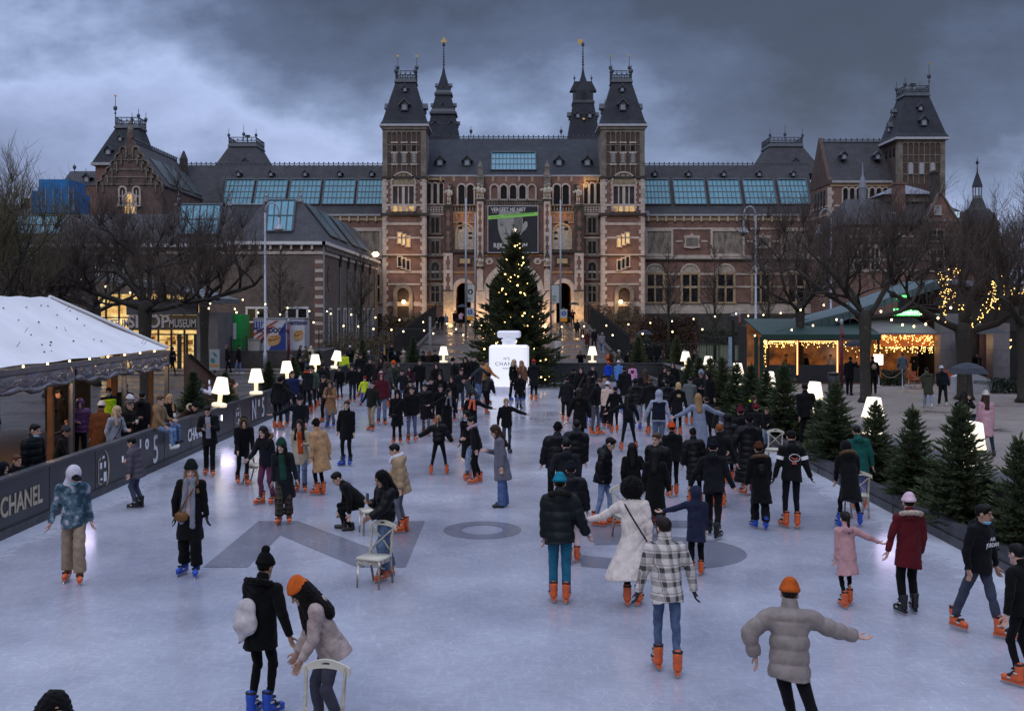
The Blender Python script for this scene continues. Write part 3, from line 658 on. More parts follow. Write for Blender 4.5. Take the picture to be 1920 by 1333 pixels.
for px in (883, 1052): finial(wx(px, 134), 134, wz(258, 134), 1.4, .14)

# ------------------------------------------------------------------ rear pyramid roofs on the wings
def rear_roof(p0, p1, t0, t1, s):
    Y = 148.0; z0, z1 = wz(312, Y), wz(270, Y); m = MB(); m.frus((wx(p0,Y), wx(p1,Y), Y, Y+10), z0-1, (wx(t0,Y), wx(t1,Y), Y+2.5, Y+7.5), z1); o = m.build('pyramid_roof', SLATEG, mus)
    MB().frus((wx(t0,Y)-.15, wx(t1,Y)+.15, Y+2.3, Y+7.7), z1, (wx(t0,Y), wx(t1,Y), Y+2.5, Y+7.5), z1+.5).build('roof_platform', DLEAD, o)
    railing(wx(t0,Y), wx(t1,Y), Y+2.5, Y+7.5, z1+.5, .85, o)
    for x in (wx(t0,Y), wx(t1,Y)): finial(x, Y+2.5, z1+.5, 2.0, .14, parent=o)
    finial(wx((t0+t1)/2-6*s,Y), Y+5, z1+.5, 3.0, .16, parent=o)
    if s > 0:
        h = MB(); X = wx(451, Y); h.tube([(X,Y+4,z1+.5),(X,Y+4,z1+1.5)], .06, 5); h.box(X-.32, X+.32, Y+3.8, Y+4.2, z1+1.5, z1+1.85); h.build('siren_horn', IRON, o)
    dormer(wx((p0+p1)/2+10, Y), Y+1.2, z0+.3, .8, parent=o)
rear_roof(392, 500, 420, 472, 1); rear_roof(1424, 1548, 1452, 1514, -1)

# ------------------------------------------------------------------ left gabled pavilion
Yg = 118.0
gx0, gx1, gxm = wx(183, Yg), wx(305, Yg), wx(243.5, Yg); gze, gza = wz(348, Yg), wz(258, Yg)
pv = MB(); pv.box(gx0, gx1, Yg, Yg+15, GZ, gze); pvo = pv.build('gable_pavilion_wall', BRP, mus)
st = []; nst = 7
for i in range(nst): st += [(gx0+(gxm-gx0)*i/nst*1.0, gze+(gza-gze)*(i+.35)/nst), (gx0+(gxm-gx0)*(i+.7)/nst, gze+(gza-gze)*(i+.75)/nst)]
stp = [(gx0, gze)] + st + [(gxm-.3, gza), (gxm-.3, gza+.6), (gxm+.3, gza+.6), (gxm+.3, gza)] + [(2*gxm-a, b) for a, b in st[::-1]] + [(gx1, gze)]
MB().prism(stp, Yg-.02, Yg+.5).build('stepped_gable', BRP, pvo)
gs_ = MB()
for i in range(nst-1):
    for sg in (-1, 1):
        xx = gxm+sg*((gxm-gx0)*(1-(i+.6)/nst)); zz = gze+(gza-gze)*(i+.2)/nst
        gs_.ring([(xx+.42, zz-.9)]+arc(xx, zz, .42, 6)+[(xx-.42, zz-.9)], [(xx+.27, zz-.9)]+arc(xx, zz, .27, 6)+[(xx-.27, zz-.9)], Yg-.22, Yg)
for q in (300, 318, 332, 346): hw = (gxm-gx0)*(1-(gze-wz(q, Yg))/(gze-gza))*.92; gs_.box(gxm-hw, gxm+hw, Yg-.1, Yg, wz(q, Yg)-.07, wz(q, Yg)+.07)
for q0, c0 in ((303,0),(346,0),(346,-1.7),(346,1.7)):
    for k in range(5): z = wz(q0, Yg)-.1+k*.19; gs_.prism([(gxm+c0-.2,z),(gxm+c0,z+.1),(gxm+c0+.2,z),(gxm+c0+.2,z+.06),(gxm+c0,z+.16),(gxm+c0-.2,z+.06)], Yg-.16, Yg-.05)
gs_.lathe([(.3,0),(.35,.4),(.1,.9),(.16,1.1),(.02,1.5)], (gxm, Yg+.2, gza+.5), 8); gs_.build('gable_stonework', STONEG, pvo)
for sg in (-1, 1): fr('gable_window', Yg, 243.5+sg*13-5, 243.5+sg*13+5, 352, 385, (STONE, PANE), 2, (.5,), .2, True, pvo, .2)
fr('lit_arched_window', Yg, 234, 254, 364, 400, (STONE, LITW), 2, (.5,), .2, True, pvo, .25, gname='lit_pane')
rf = MB(); rf.prism([(gx0-.2, gze), (gxm, gza-.35), (gx1+.2, gze), (gx1, gze-.3), (gx0, gze-.3)], Yg+.5, Yg+16.5); rfo = rf.build('pavilion_roof', SLATEG, pvo)
crest(Yg+1, Yg+16.5, gxm, gza-.35, .55, .7, parent=rfo, ax='y')
gl = MB(); dxr, dzr = gx1+.2-gxm, gze-(gza-.35); nn_ = Vector((-dzr, 0, dxr)).normalized()
for k in range(3):
    ya, yb = Yg+2.6+k*4.5, Yg+6.3+k*4.5
    for (t0_, t1_) in ((.32, .92),):
        q = [Vector((gxm+dxr*t, y, gza-.35+dzr*t)) for t, y in ((t0_,ya),(t1_,ya),(t1_,yb),(t0_,yb))]; q2 = [p+nn_*.12 for p in q]
        gl.add([tuple(p) for p in q+q2], [(0,3,2,1),(4,5,6,7),(0,1,5,4),(1,2,6,5),(2,3,7,6),(3,0,4,7)])
gl.build('slope_glazing', GREYG, rfo)
ch = MB(); ch.box(gx1-3.0, gx1-2.2, Yg+15.6, Yg+16.4, gze+2, gze+5.2); ch.lathe([(.5,0),(.3,.5),(.1,1.0)], (gx1-2.6, Yg+16, gze+5.2), 6); ch.build('roof_pinnacle', STONED, pvo)
# steep tower left of the gable
Yt = 122.5; tx0, tx1 = wx(172, Yt), wx(268, Yt); tz0, tz1 = wz(305, Yt), wz(236, Yt); ta, tb = wx(206, Yt), wx(250, Yt)
tm = MB(); tm.box(tx0+.3, tx1-.3, Yt+.3, Yt+5.6, GZ, tz0); tmo = tm.build('corner_tower_wall', BR, mus)
MB().box(tx0-.1, tx1+.1, Yt-.1, Yt+6, tz0-.3, tz0).build('cornice_gutter', GUTTER, tmo)
tr = MB(); tr.frus((tx0, tx1, Yt, Yt+5.9), tz0, (ta, tb, Yt+1.7, Yt+4.2), tz1); tr.build('tower_roof', SLATE, tmo)
MB().frus((ta-.15, tb+.15, Yt+1.5, Yt+4.4), tz1, (ta, tb, Yt+1.7, Yt+4.2), tz1+.45).build('roof_platform', DLEAD, tmo); railing(ta, tb, Yt+1.7, Yt+4.2, tz1+.45, .85, tmo)
finial(ta, Yt+1.7, tz1+.45, 3.4, .16, 'small', tmo)
for x, y in ((tb, Yt+1.7), ((ta+tb)/2-.3, Yt+4.2), (tb, Yt+4.2)): finial(x, y, tz1+.45, 1.8, .14, None, tmo)
dormer(wx(201, Yt), Yt+.25, wz(290, Yt), .8, parent=tmo); dormer(wx(219, Yt), Yt+1.0, wz(262, Yt), .55, parent=tmo)
lr = MB(); lr.prism_x([(Yt, wz(348, Yt)), (Yt+3, wz(315, Yt)), (Yt+6, wz(348, Yt))], wx(112, Yt), tx1-.5); lro = lr.build('side_roof', SLATEG, mus)
lw = MB(); lw.box(wx(122, Yt), tx0+1, Yt+.1, Yt+5, GZ, wz(347, Yt)); lw.build('side_wall', BR, lro); dormer(wx(158, Yt), Yt+.6, wz(341, Yt), .8, parent=lro); finial(wx(121, Yt), Yt+2.8, wz(316, Yt), .9, .14, None, lro)

# ------------------------------------------------------------------ right pavilion and tower
Yr = 121.0; rx0, rx1 = wx(1553, Yr), wx(1690, Yr); rze, rzr = wz(341, Yr), wz(268, Yr+3.5)
rw = MB(); rw.box(rx0, rx1, Yr, Yr+7, GZ, rze); rwo = rw.build('right_pavilion_wall', BR, mus)
rr = MB(); rr.prism_x([(Yr-.2, rze), (Yr+3.5, rzr), (Yr+7.2, rze)], rx0+.35, rx1+1); rro = rr.build('pavilion_roof', SLATEG, rwo)
MB().prism_x([(Yr-.15, rze-.3), (Yr-.15, rze+.2), (Yr+3.5, rzr+.55), (Yr+7.15, rze+.2), (Yr+7.15, rze-.3)], rx0-.1, rx0+.33).build('gable_wall', BRD, rwo)
g = MB(); g.box(rx0+.35, rx1, Yr-.35, Yr-.02, rze-.15, rze+.1); g.build('eaves_gutter', GUTTER, rwo)
c = MB(); qbox(c, Yr, 1556, 1690, 342.5, 350, .1, 0); c.build('ochre_frieze', M('ochre_stone', (.42,.31,.19)), rwo)
crest(rx0+.5, rx1, Yr+3.5, rzr, .55, .6, parent=rro)
for px in (1581, 1644): dormer(wx(px, Yr+1.4), Yr+1.0, wz(300, Yr+1.4), .7, parent=rro)
for i in range(7): fr('arcade_window', Yr, 1580+i*12.5, 1589+i*12.5, 353, 380, (STONE, PANE), 1, (), .13, True, rwo, .2)
q = MB(); quoins(q, Yr, rx0-.05, rx0+.6, GZ, rze-.6, .45, .08, 1); q.build('corner_quoins', STONE, rwo)
bd = MB()
for py, h in ((386,.25),(402,.2),(440,.2),(480,.25)): qbox(bd, Yr, 1564, 1690, py-h*7, py+h*7, .07, 0); bd.box(rx0-.07, rx0, Yr, Yr+7, wz(py, Yr)-.12, wz(py, Yr)+.12)
bd.build('stone_band', STONE, rwo)
sw = MB()
for k in range(4): sw.box(rx0-.08, rx0-.02, Yr+1.2+k*1.2, Yr+1.8+k*1.2, wz(392, Yr), wz(355, Yr))
sw.build('side_window', PANE, rwo)
fr('tall_lit_window', Yr, 1573, 1590, 402, 436, (STONE, lit_mat('glowing_side_window', (.06,.04,.03), (.9,.5,.18), .5)), 2, (.5,), .2, True, rwo, .2, gname='lit_pane')
Yt = 119.0; x0, x1 = wx(1684, Yt), wx(1771, Yt); W = x1-x0; Y1 = Yt+W
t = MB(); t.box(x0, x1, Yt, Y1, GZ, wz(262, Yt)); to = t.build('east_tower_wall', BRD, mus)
st = MB()
for xa, xb in ((x0-.05, x0+.45), (x1-.45, x1+.05)): st.box(xa, xb, Yt-.1, Yt, 8, wz(262, Yt))
st.box(x0-.1, x0, Yt, Yt+.5, 8, wz(262, Yt)); st.box(x0-.1, x0, Y1-.5, Y1, 8, wz(262, Yt))
n = 7; xi0, xi1 = x0+.45, x1-.45; dx = (xi1-xi0)/n; za = wz(273, Yt)
for i in range(n+1): st.box(xi0+dx*i-.05, xi0+dx*i+.05, Yt-.09, Yt, wz(345, Yt), za)
for i in range(n):
    c = xi0+dx*(i+.5); r = dx/2-.05
    st.prism([(c-dx/2, za)]+[(c-r*math.cos(PI*k/8), za+r*math.sin(PI*k/8)) for k in range(9)]+[(c+dx/2, za), (c+dx/2, wz(262, Yt)), (c-dx/2, wz(262, Yt))], Yt-.11, Yt-.02)
for py in (291, 306, 327): st.box(xi0, xi1, Yt-.06, Yt, wz(py, Yt)-.06, wz(py, Yt)+.06)
st.build('stone_arcading', STONEG, to)
for i in (1, 3, 5):
    c = xi0+dx*(i+.5); w = MB(); w.prism([(c-.24, wz(327, Yt)), (c-.24, wz(309, Yt))]+arc(c, wz(309, Yt), .24, 6)[::-1]+[(c+.24, wz(327, Yt))], Yt-.12, Yt-.03); w.build('belfry_opening', M('pale_louvre', (.4,.4,.44), .7, var=.4, vs=8, space='World'), to)
lf = MB()
for k in range(3): lf.box(x0-.05, x0-.01, Yt+1.0+k*1.2, Yt+1.6+k*1.2, wz(290, Yt), wz(275, Yt))
lf.build('side_louvre', PANE, to)
o = .4; zr = wz(258, Yt); zt = wz(176, Yt); xm, ym = (x0+x1)/2, (Yt+Y1)/2; wt = 1.35
MB().frus((x0-o-.05, x1+o+.05, Yt-o-.05, Y1+o+.05), zr-.25, (x0-o, x1+o, Yt-o, Y1+o), zr).build('cornice_gutter', GUTTER, to)
rf = MB(); rf.frus((x0-o, x1+o, Yt-o, Y1+o), zr, (x0-.1, x1+.1, Yt-.1, Y1+.1), zr+.5); rf.frus((x0-.1, x1+.1, Yt-.1, Y1+.1), zr+.5, (xm-wt, xm+wt, ym-wt, ym+wt), zt); rf.build('tower_roof', SLATE, to)
MB().frus((xm-wt-.15, xm+wt+.15, ym-wt-.15, ym+wt+.15), zt, (xm-wt, xm+wt, ym-wt, ym+wt), zt+.4).build('roof_platform', DLEAD, to); railing(xm-wt, xm+wt, ym-wt, ym+wt, zt+.4, .8, to)
finial(xm+wt, ym-wt, zt+.4, 3.3, .16, 'small', to)
for a_, b_ in ((-1,-1),(-1,1),(1,1)): finial(xm+a_*wt, ym+b_*wt, zt+.4, 1.7, .14, None, to)
h = MB(); h.tube([(xm,ym,zt+.4),(xm,ym,zt+1.35)], .06, 5); h.box(xm-.3, xm+.3, ym-.2, ym+.2, zt+1.35, zt+1.65); h.build('siren_horn', IRON, to)
dormer(xm+.3, Yt-.05, wz(236, Yt), .85, parent=to); dormer(xm+.1, Yt+.45, wz(206, Yt), .6, parent=to); dormer(x0-.05, ym+.2, wz(240, Yt), .8, parent=to, ax='x', sgn=-1); dormer(x0+.4, ym+.2, wz(210, Yt), .6, parent=to, ax='x', sgn=-1)
# ================================================================== SOUTH WING (left corner block)
swg = thing('corner_wing', 'grey brick corner building with hipped slate roof and blue glazed skylights, left of the towers', 'building', (-30, 88, 0))
Y0 = 88.0; cx1 = wx(605, Y0); ez = wz(458, Y0); lx = wx(-60, Y0)
w = MB(); w.box(lx, cx1, Y0, Y0+.6, 0, ez); w.box(cx1-.6, cx1, Y0+.6, 124, 0, ez); wo = w.build('wall', BRG, swg)
g = MB(); g.box(wx(420, Y0), cx1+.3, Y0-.35, Y0-.01, ez-.05, ez+.22); g.box(lx, wx(420, Y0), Y0-.35, Y0-.01, ez-.25, ez+.02); g.box(cx1+.01, cx1+.35, Y0-.35, 124, ez-.05, ez+.22); g.build('white_gutter', WHITEP, swg)
b = MB(); p = 430
while p < 602: b.box(wx(p, Y0)-.09, wx(p, Y0)+.09, Y0-.25, Y0-.01, ez-.45, ez-.05); p += 19.5
y = Y0+1
while y < 123: b.box(cx1+.01, cx1+.25, y-.09, y+.09, ez-.45, ez-.05); y += 1.2
b.build('gutter_bracket', STONE, swg)
bd = MB(); bd.box(lx, cx1+.08, Y0-.08, Y0-.01, wz(474, Y0)-.12, wz(474, Y0)+.12); bd.box(cx1+.01, cx1+.08, Y0-.01, 124, wz(474, Y0)-.12, wz(474, Y0)+.12)
for k in range(11): z = wz(491+k*16.5, Y0); bd.box(cx1-.62, cx1+.05, Y0-.06, Y0-.01, z-.14, z+.14)
bd.build('stone_band', STONE, swg)
q = MB(); q.box(cx1-.7, cx1-.02, Y0-.03, Y0-.005, .3, wz(485, Y0)); q.build('corner_strip', BR, swg)
fp = MB(); fp.tube([(cx1+.1, Y0-.05, .2), (cx1+.1, Y0-.05, ez)], .07, 6)
for y in (96.5, 101.3, 106, 111, 116.5, 121): fp.tube([(cx1+.08, y, .2), (cx1+.08, y, ez-.5)], .07, 6)
fp.build('downpipe', GREYM, swg)
# hipped roofs: hip A nearest the corner, hip B to its left, then a long low roof
def hip(x0, x1, y0, y1, z, rx0, rx1, ry, rz, name='hipped_roof'):
    m = MB(); m.add([(x0,y0,z),(x1,y0,z),(x1,y1,z),(x0,y1,z),(rx0,ry,rz),(rx1,ry,rz),(rx1,y1,rz),(rx0,y1,rz)], [(0,1,5,4),(1,2,6,5),(0,4,7,3),(4,5,6,7),(2,3,7,6),(0,3,2,1)]); return m.build(name, SLATEG, swg)
YA = Y0+4.0; zr = wz(377, YA)
hip(wx(435, Y0), cx1+.3, Y0-.3, 124, ez+.2, wx(499, YA), wx(563, YA), YA, zr)
hip(wx(268, Y0), wx(455, Y0), Y0-.25, 122, ez+.02, wx(335, YA), wx(430, YA), YA, wz(384, YA))
m = MB(); m.prism_x([(Y0-.2, ez-.1), (Y0+5, wz(402, Y0+5)), (Y0+12, ez-.1)], lx, wx(300, Y0)); m.build('long_low_roof', SLATEG, swg)
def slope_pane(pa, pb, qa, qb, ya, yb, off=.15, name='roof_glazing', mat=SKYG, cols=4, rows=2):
    "glazing quad: lower edge at py qb, depth ya; upper edge at py qa, depth yb"
    P = [Vector((wx(pb[0], ya), ya, wz(qb, ya))), Vector((wx(pb[1], ya), ya, wz(qb, ya))), Vector((wx(pa[1], yb), yb, wz(qa, yb))), Vector((wx(pa[0], yb), yb, wz(qa, yb)))]
    n = (P[1]-P[0]).cross(P[3]-P[0]).normalized()
    g = MB(); g.add([tuple(p) for p in P]+[tuple(p-n*.15) for p in P], [(0,1,2,3),(7,6,5,4),(0,4,5,1),(1,5,6,2),(2,6,7,3),(3,7,4,0)])
    f = MB()
    for i in range(cols+1):
        t = i/cols; f.tube([P[0].lerp(P[1], t)+n*.03, P[3].lerp(P[2], t)+n*.03], .05 if 0 < i < cols else .09, 4)
    for j in range(rows+1):
        t = j/rows; f.tube([P[0].lerp(P[3], t)+n*.03, P[1].lerp(P[2], t)+n*.03], .05 if 0 < j < rows else .09, 4)
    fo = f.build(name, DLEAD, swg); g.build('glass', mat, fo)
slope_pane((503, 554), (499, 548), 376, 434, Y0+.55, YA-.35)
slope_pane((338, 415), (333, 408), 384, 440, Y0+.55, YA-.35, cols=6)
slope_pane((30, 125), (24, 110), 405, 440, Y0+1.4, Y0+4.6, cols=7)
sp = MB()    # dull glazing on the long right slope, laid just above the slates
xe, ze2, xr, zr2 = cx1+.3, ez+.2, wx(563, YA), zr
for (ya, yb) in ((Y0+5.0, Y0+9.6), (Y0+10.6, Y0+15), (Y0+17.5, Y0+22.5), (Y0+23.6, Y0+29)):
    n = Vector((-(ze2-zr2), 0, xe-xr)).normalized(); q = [Vector((xr+(xe-xr)*t, y, zr2+(ze2-zr2)*t))+n*.06 for t, y in ((.04,ya),(.8,ya),(.8,yb),(.04,yb))]
    sp.add([tuple(v) for v in q]+[tuple(v+n*.12) for v in q], [(0,3,2,1),(4,5,6,7),(0,1,5,4),(1,2,6,5),(2,3,7,6),(3,0,4,7)])
sp.build('slope_glazing', GREYG, swg)
for px in (499, 563, 335, 430):
    m = MB(); X = wx(px, YA); z = zr if px > 450 else wz(384, YA); m.tube([(X,YA,z),(X,YA,z+1.3)], [.07,.02], 5); m.ball((X,YA,z+.45), .14, 6, 5); m.ball((X,YA,z+.85), .1, 6, 5); m.box(X-.25, X+.25, YA-.25, YA+.25, z-.1, z+.12); m.build('roof_finial', GREYM, swg)
for p in (680, 700): m = MB()
rm = MB(); rm.tube([(wx(430, YA), YA, wz(384, YA)), (wx(499, YA), YA+.0, wz(384, YA)-.0)], .12, 5); rm.tube([(wx(335, YA), YA, wz(384, YA)), (wx(430, YA), YA, wz(384, YA))], .12, 5); rm.tube([(wx(499, YA), YA, zr), (wx(563, YA), YA, zr)], .12, 5); rm.build('ridge_capping', LEAD, swg)
# windows: white framed tall openings along the right side and doors at the front
GREEN = M('dark_green_shutter', (.012,.035,.033), .5, var=.2)
for y in (91.5, 96, 99.5, 103, 107.5, 112, 116, 119.5):
    f = MB(); f.box(cx1-.02, cx1+.08, y-.75, y-.62, 1.0, 4.4); f.box(cx1-.02, cx1+.08, y+.62, y+.75, 1.0, 4.4); f.box(cx1-.02, cx1+.08, y-.62, y+.62, 4.27, 4.4); fo = f.build('tall_window', WHITEP, swg)
    MB().box(cx1-.01, cx1+.03, y-.62, y+.62, 2.7, 4.27).build('pane', PANEB, fo); MB().box(cx1-.01, cx1+.04, y-.62, y+.62, .3, 2.68).build('shutter', GREEN, fo)
for y in (96.5, 101.3, 106, 111, 116.5): 
    m = MB(); m.box(cx1+.01, cx1+.25, y-.2, y+.2, wz(490, 96), wz(478, 96)); m.box(cx1+.01, cx1+.2, y-.15, y+.15, wz(500, 96), wz(490, 96)); m.build('hopper_bracket', STONED, swg)
m = MB(); m.prism_x([(90.8+.55*math.sin(a*PI/4), 6.9+1.1*math.cos(a*PI/4)) for a in range(8)], cx1+.01, cx1+.05); m.build('oval_window', PANE, swg)
for (a, b) in ((538, 577), (463, 500)):
    f = MB(); x0, x1 = wx(a, Y0), wx(b, Y0); z1 = wz(579, Y0)
    for t in (0, .5, 1): x = x0+(x1-x0)*t; f.box(x-.09, x+.09, Y0-.12, Y0-.01, .3, z1)
    f.box(x0-.09, x1+.09, Y0-.14, Y0-.01, z1, z1+.16); f.box(x0+.09, x1-.09, Y0-.1, Y0-.01, wz(605, Y0), wz(605, Y0)+.12); fo = f.build('white_doorway', WHITEP, swg)
    MB().box(x0, x1, Y0-.06, Y0-.02, .3, z1).build('door_glass', PANE, fo)
for px in (170, 196, 222, 60, 30, 90):
    x = wx(px/4.0*0+px, Y0); f = MB(); f.box(x-.5, x-.38, Y0-.1, Y0-.01, 6.6, 8.6); f.box(x+.38, x+.5, Y0-.1, Y0-.01, 6.6, 8.6); f.box(x-.38, x+.38, Y0-.1, Y0-.01, 8.5, 8.62); fo = f.build('tall_window', WHITEP, swg); MB().box(x-.38, x+.38, Y0-.05, Y0-.01, 6.6, 8.5).build('pane', PANEB, fo)
f = MB(); X, Z = wx(612, 90), wz(524, 90)
# blue wrapped scaffold and far left roofs
bl = thing('wrapped_scaffold', 'scaffold wrapped in bright blue netting above the left roofs', 'scaffold', (wx(98, 108), 108, 0))
m = MB(); Yb = 108.0; m.box(wx(60, Yb), wx(74, Yb), Yb, Yb+4, wz(400, Yb), wz(358, Yb)); m.box(wx(74, Yb)+.01, wx(131, Yb), Yb-.2, Yb+4, wz(400, Yb), wz(337, Yb)); m.box(wx(131, Yb)+.01, wx(140, Yb), Yb, Yb+4, wz(400, Yb), wz(360, Yb)); m.build('blue_netting', M('blue_scaffold_net', (.012,.17,.44), .7, var=.25, vs=.9, bump=.6, bs=2.5, space='World'), bl)
m = MB()
for px in (60, 74, 88, 102, 117, 131, 140): m.tube([(wx(px, Yb), Yb-.25, 0), (wx(px, Yb), Yb-.25, wz(352, Yb))], .05, 5)
for z in (3, 5, 7, 9, 11, 13): m.tube([(wx(60, Yb), Yb-.25, z), (wx(140, Yb), Yb-.25, z)], .045, 5)
m.build('scaffold_tube', GREYM, bl)
fl = thing('old_town_house', 'dark old brick house with chimneys behind the tree at far left', 'house', (wx(20, 112), 112, 0))
m = MB(); Yb = 112.0; m.box(wx(-120, Yb), wx(45, Yb), Yb, Yb+6, 0, wz(410, Yb)); m.build('wall', BRD, fl); m = MB(); m.prism_x([(Yb-.3, wz(410, Yb)), (Yb+3, wz(378, Yb)), (Yb+6.3, wz(410, Yb))], wx(-120, Yb), wx(48, Yb)); m.build('roof', SLATEG, fl)
m = MB(); m.box(wx(28, Yb), wx(40, Yb), Yb+2, Yb+3, wz(385, Yb), wz(368, Yb)); m.build('chimney', BRD, fl)

# ================================================================== VILLA on the right
vl = thing('brick_villa', 'brick villa with steep slate roofs, chimneys and an octagonal lantern turret on the right', 'house', (wx(1740, 96), 96, 0))
Yv = 96.0; V = lambda p: wx(p, Yv); Zv = lambda q: wz(q, Yv)
m = MB(); m.box(V(1590), V(1800), Yv, Yv+9, 0, Zv(425)); m.build('wall', BR, vl)
m = MB()
for q in (443, 461, 487, 508): m.box(V(1588), V(1802), Yv-.07, Yv-.005, Zv(q)-.11, Zv(q)+.11)
m.build('stone_band', STONE, vl)
m = MB(); m.add([(V(1580),Yv-.4,Zv(422)),(V(1800),Yv-.4,Zv(422)),(V(1800),Yv+9.4,Zv(422)),(V(1580),Yv+9.4,Zv(422)),(V(1612),Yv+4,Zv(365)),(V(1760),Yv+4,Zv(365))], [(0,1,5,4),(1,2,5),(2,3,4,5),(3,0,4),(0,3,2,1)]); m.build('main_roof', SLATEG, vl)
m = MB(); m.add([(V(1760),Yv+2,Zv(420)),(V(1885),Yv+2,Zv(420)),(V(1885),Yv+9,Zv(420)),(V(1760),Yv+9,Zv(420)),(V(1770),Yv+5.5,Zv(368)),(V(1818),Yv+5.5,Zv(372))], [(0,1,5,4),(1,2,5),(2,3,4,5),(3,0,4),(0,3,2,1)]); m.build('rear_roof', SLATEG, vl)
m = MB(); m.box(V(1800)+.01, V(1880), Yv+2.5, Yv+9, 0, Zv(421)); m.build('rear_wall', BR, vl)
m = MB(); m.prism([(V(1722), 0), (V(1796), 0), (V(1796), Zv(425)), (V(1757), Zv(362)), (V(1722), Zv(425))], Yv-.8, Yv-.02); go = m.build('gable_front', BR, vl)
m = MB(); m.ring([(V(1798), Zv(428)), (V(1757), Zv(359)), (V(1719), Zv(428))], [(V(1795), Zv(428)), (V(1757), Zv(364)), (V(1723), Zv(428))], Yv-.95, Yv-.8)
for q in (415, 443, 461, 487, 508): m.box(V(1722), V(1796), Yv-.87, Yv-.8, Zv(q)-.1, Zv(q)+.1)
m.build('gable_coping', STONEG, go)
for (p0, p1, q0, q1) in ((1744,1768,432,452),(1744,1768,470,508)): fr('villa_window', Yv-.8, p0, p1, q0, q1, (STONE, PANE), 2, (.5,), .12, False, vl, .12, .08)
for p in (1608, 1640, 1676): fr('villa_window', Yv, p-7, p+7, 466, 506, (STONE, PANE), 2, (.5,), .12, False, vl, .12, .08); fr('villa_window', Yv, p-7, p+7, 430, 452, (STONE, PANE), 2, (), .12, False, vl, .12, .08)
fr('gable_window', Yv-.8, 1753, 1762, 388, 402, (STONE, M('dormer_glass', (.32,.36,.42))), 1, (), .12, False, vl, .1)
for (a, b, q0, q1) in ((1691, 1709, 342, 404), (1764, 1773, 320, 380)):
    m = MB(); m.box(V(a), V(b), Yv+1.5, Yv+2.6, Zv(q1), Zv(q0)); m.box(V(a)-.1, V(b)+.1, Yv+1.4, Yv+2.7, Zv(q0), Zv(q0)+.2); m.build('chimney', BR if a < 1700 else STONED, vl)
m = MB(); m.frus((V(1684), V(1772), Yv+3, Yv+7), Zv(372), (V(1684), V(1772), Yv+3, Yv+7), Zv(358)); lo = m.build('roof_lantern_base', STONEG, vl); m = MB(); m.frus((V(1676), V(1780), Yv+2.6, Yv+7.4), Zv(358), (V(1722), V(1730), Yv+4.6, Yv+5.4), Zv(335)); m.build('roof_lantern', LEAD, lo)
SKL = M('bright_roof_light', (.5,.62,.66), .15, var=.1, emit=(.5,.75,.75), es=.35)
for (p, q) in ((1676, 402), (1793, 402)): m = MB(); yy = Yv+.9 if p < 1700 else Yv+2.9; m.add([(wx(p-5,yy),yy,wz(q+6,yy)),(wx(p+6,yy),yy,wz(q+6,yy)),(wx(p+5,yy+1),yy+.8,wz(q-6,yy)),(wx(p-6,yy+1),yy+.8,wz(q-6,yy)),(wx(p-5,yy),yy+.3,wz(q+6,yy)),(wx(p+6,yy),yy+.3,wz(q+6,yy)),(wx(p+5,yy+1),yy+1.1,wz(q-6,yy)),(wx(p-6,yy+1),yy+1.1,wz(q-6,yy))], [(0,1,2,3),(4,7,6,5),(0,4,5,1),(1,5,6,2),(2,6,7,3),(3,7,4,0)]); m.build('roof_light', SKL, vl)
# turret
X, Yc = V(1846), Yv+1.5; k = Yv/FPX
m = MB(); m.lathe([(39*k, 0), (39*k, Zv(421))], (X, Yc, 0), 8); tu = m.build('turret_wall', BR, vl)
m = MB()
for q in (443, 461, 487): m.lathe([(40.5*k, Zv(q)-.1), (40.5*k, Zv(q)+.1)], (X, Yc, 0), 8)
m.build('stone_band', STONE, tu)
m = MB()
for a in range(8):
    t = 2*PI*(a+.5)/8
    if math.sin(t) < .3:
        rr = 39*k*math.cos(PI/8)+.03; c_ = (X+rr*math.cos(t), Yc+rr*math.sin(t)); e = (-math.sin(t)*.42, math.cos(t)*.42)
        for q0, q1 in ((470, 503), (428, 441)): m.add([(c_[0]-e[0],c_[1]-e[1],Zv(q1)),(c_[0]+e[0],c_[1]+e[1],Zv(q1)),(c_[0]+e[0],c_[1]+e[1],Zv(q0)),(c_[0]-e[0],c_[1]-e[1],Zv(q0))], [(0,1,2,3)])
m.build('turret_window', PANE, tu)
m = MB(); m.lathe([(43*k, Zv(421)), (36*k, Zv(408)), (24*k, Zv(392)), (17*k, Zv(388)), (12*k, Zv(376)), (9*k, Zv(369))], (X, Yc, 0), 8); m.build('bell_roof', SLATEG, tu)
m = MB()
for a in range(8): t = 2*PI*a/8; m.tube([(X+8*k*math.cos(t), Yc+8*k*math.sin(t), Zv(369)), (X+8*k*math.cos(t), Yc+8*k*math.sin(t), Zv(347))], .06, 5)
m.lathe([(8.5*k, Zv(369)), (8.5*k, Zv(364))], (X, Yc, 0), 8); m.build('lantern', LEAD, tu)
m = MB(); m.lathe([(10.5*k, Zv(347)), (6*k, Zv(333)), (1.5*k, Zv(319)), (.6*k, Zv(305))], (X, Yc, 0), 8); m.ball((X, Yc, Zv(301)), .14, 7, 5, 1.4); m.tube([(X,Yc,Zv(300)),(X,Yc,Zv(292))], .03, 4); m.build('spire', SLATE, tu)
X, Yc = V(1638), Yv+3; m = MB(); m.lathe([(7.5*k, Zv(400)), (7.5*k, Zv(347)), (8.5*k, Zv(346)), (6*k, Zv(334)), (2.5*k, Zv(322)), (.5*k, Zv(296))], (X, Yc, 0), 8); m.build('slim_turret', LEAD, vl)
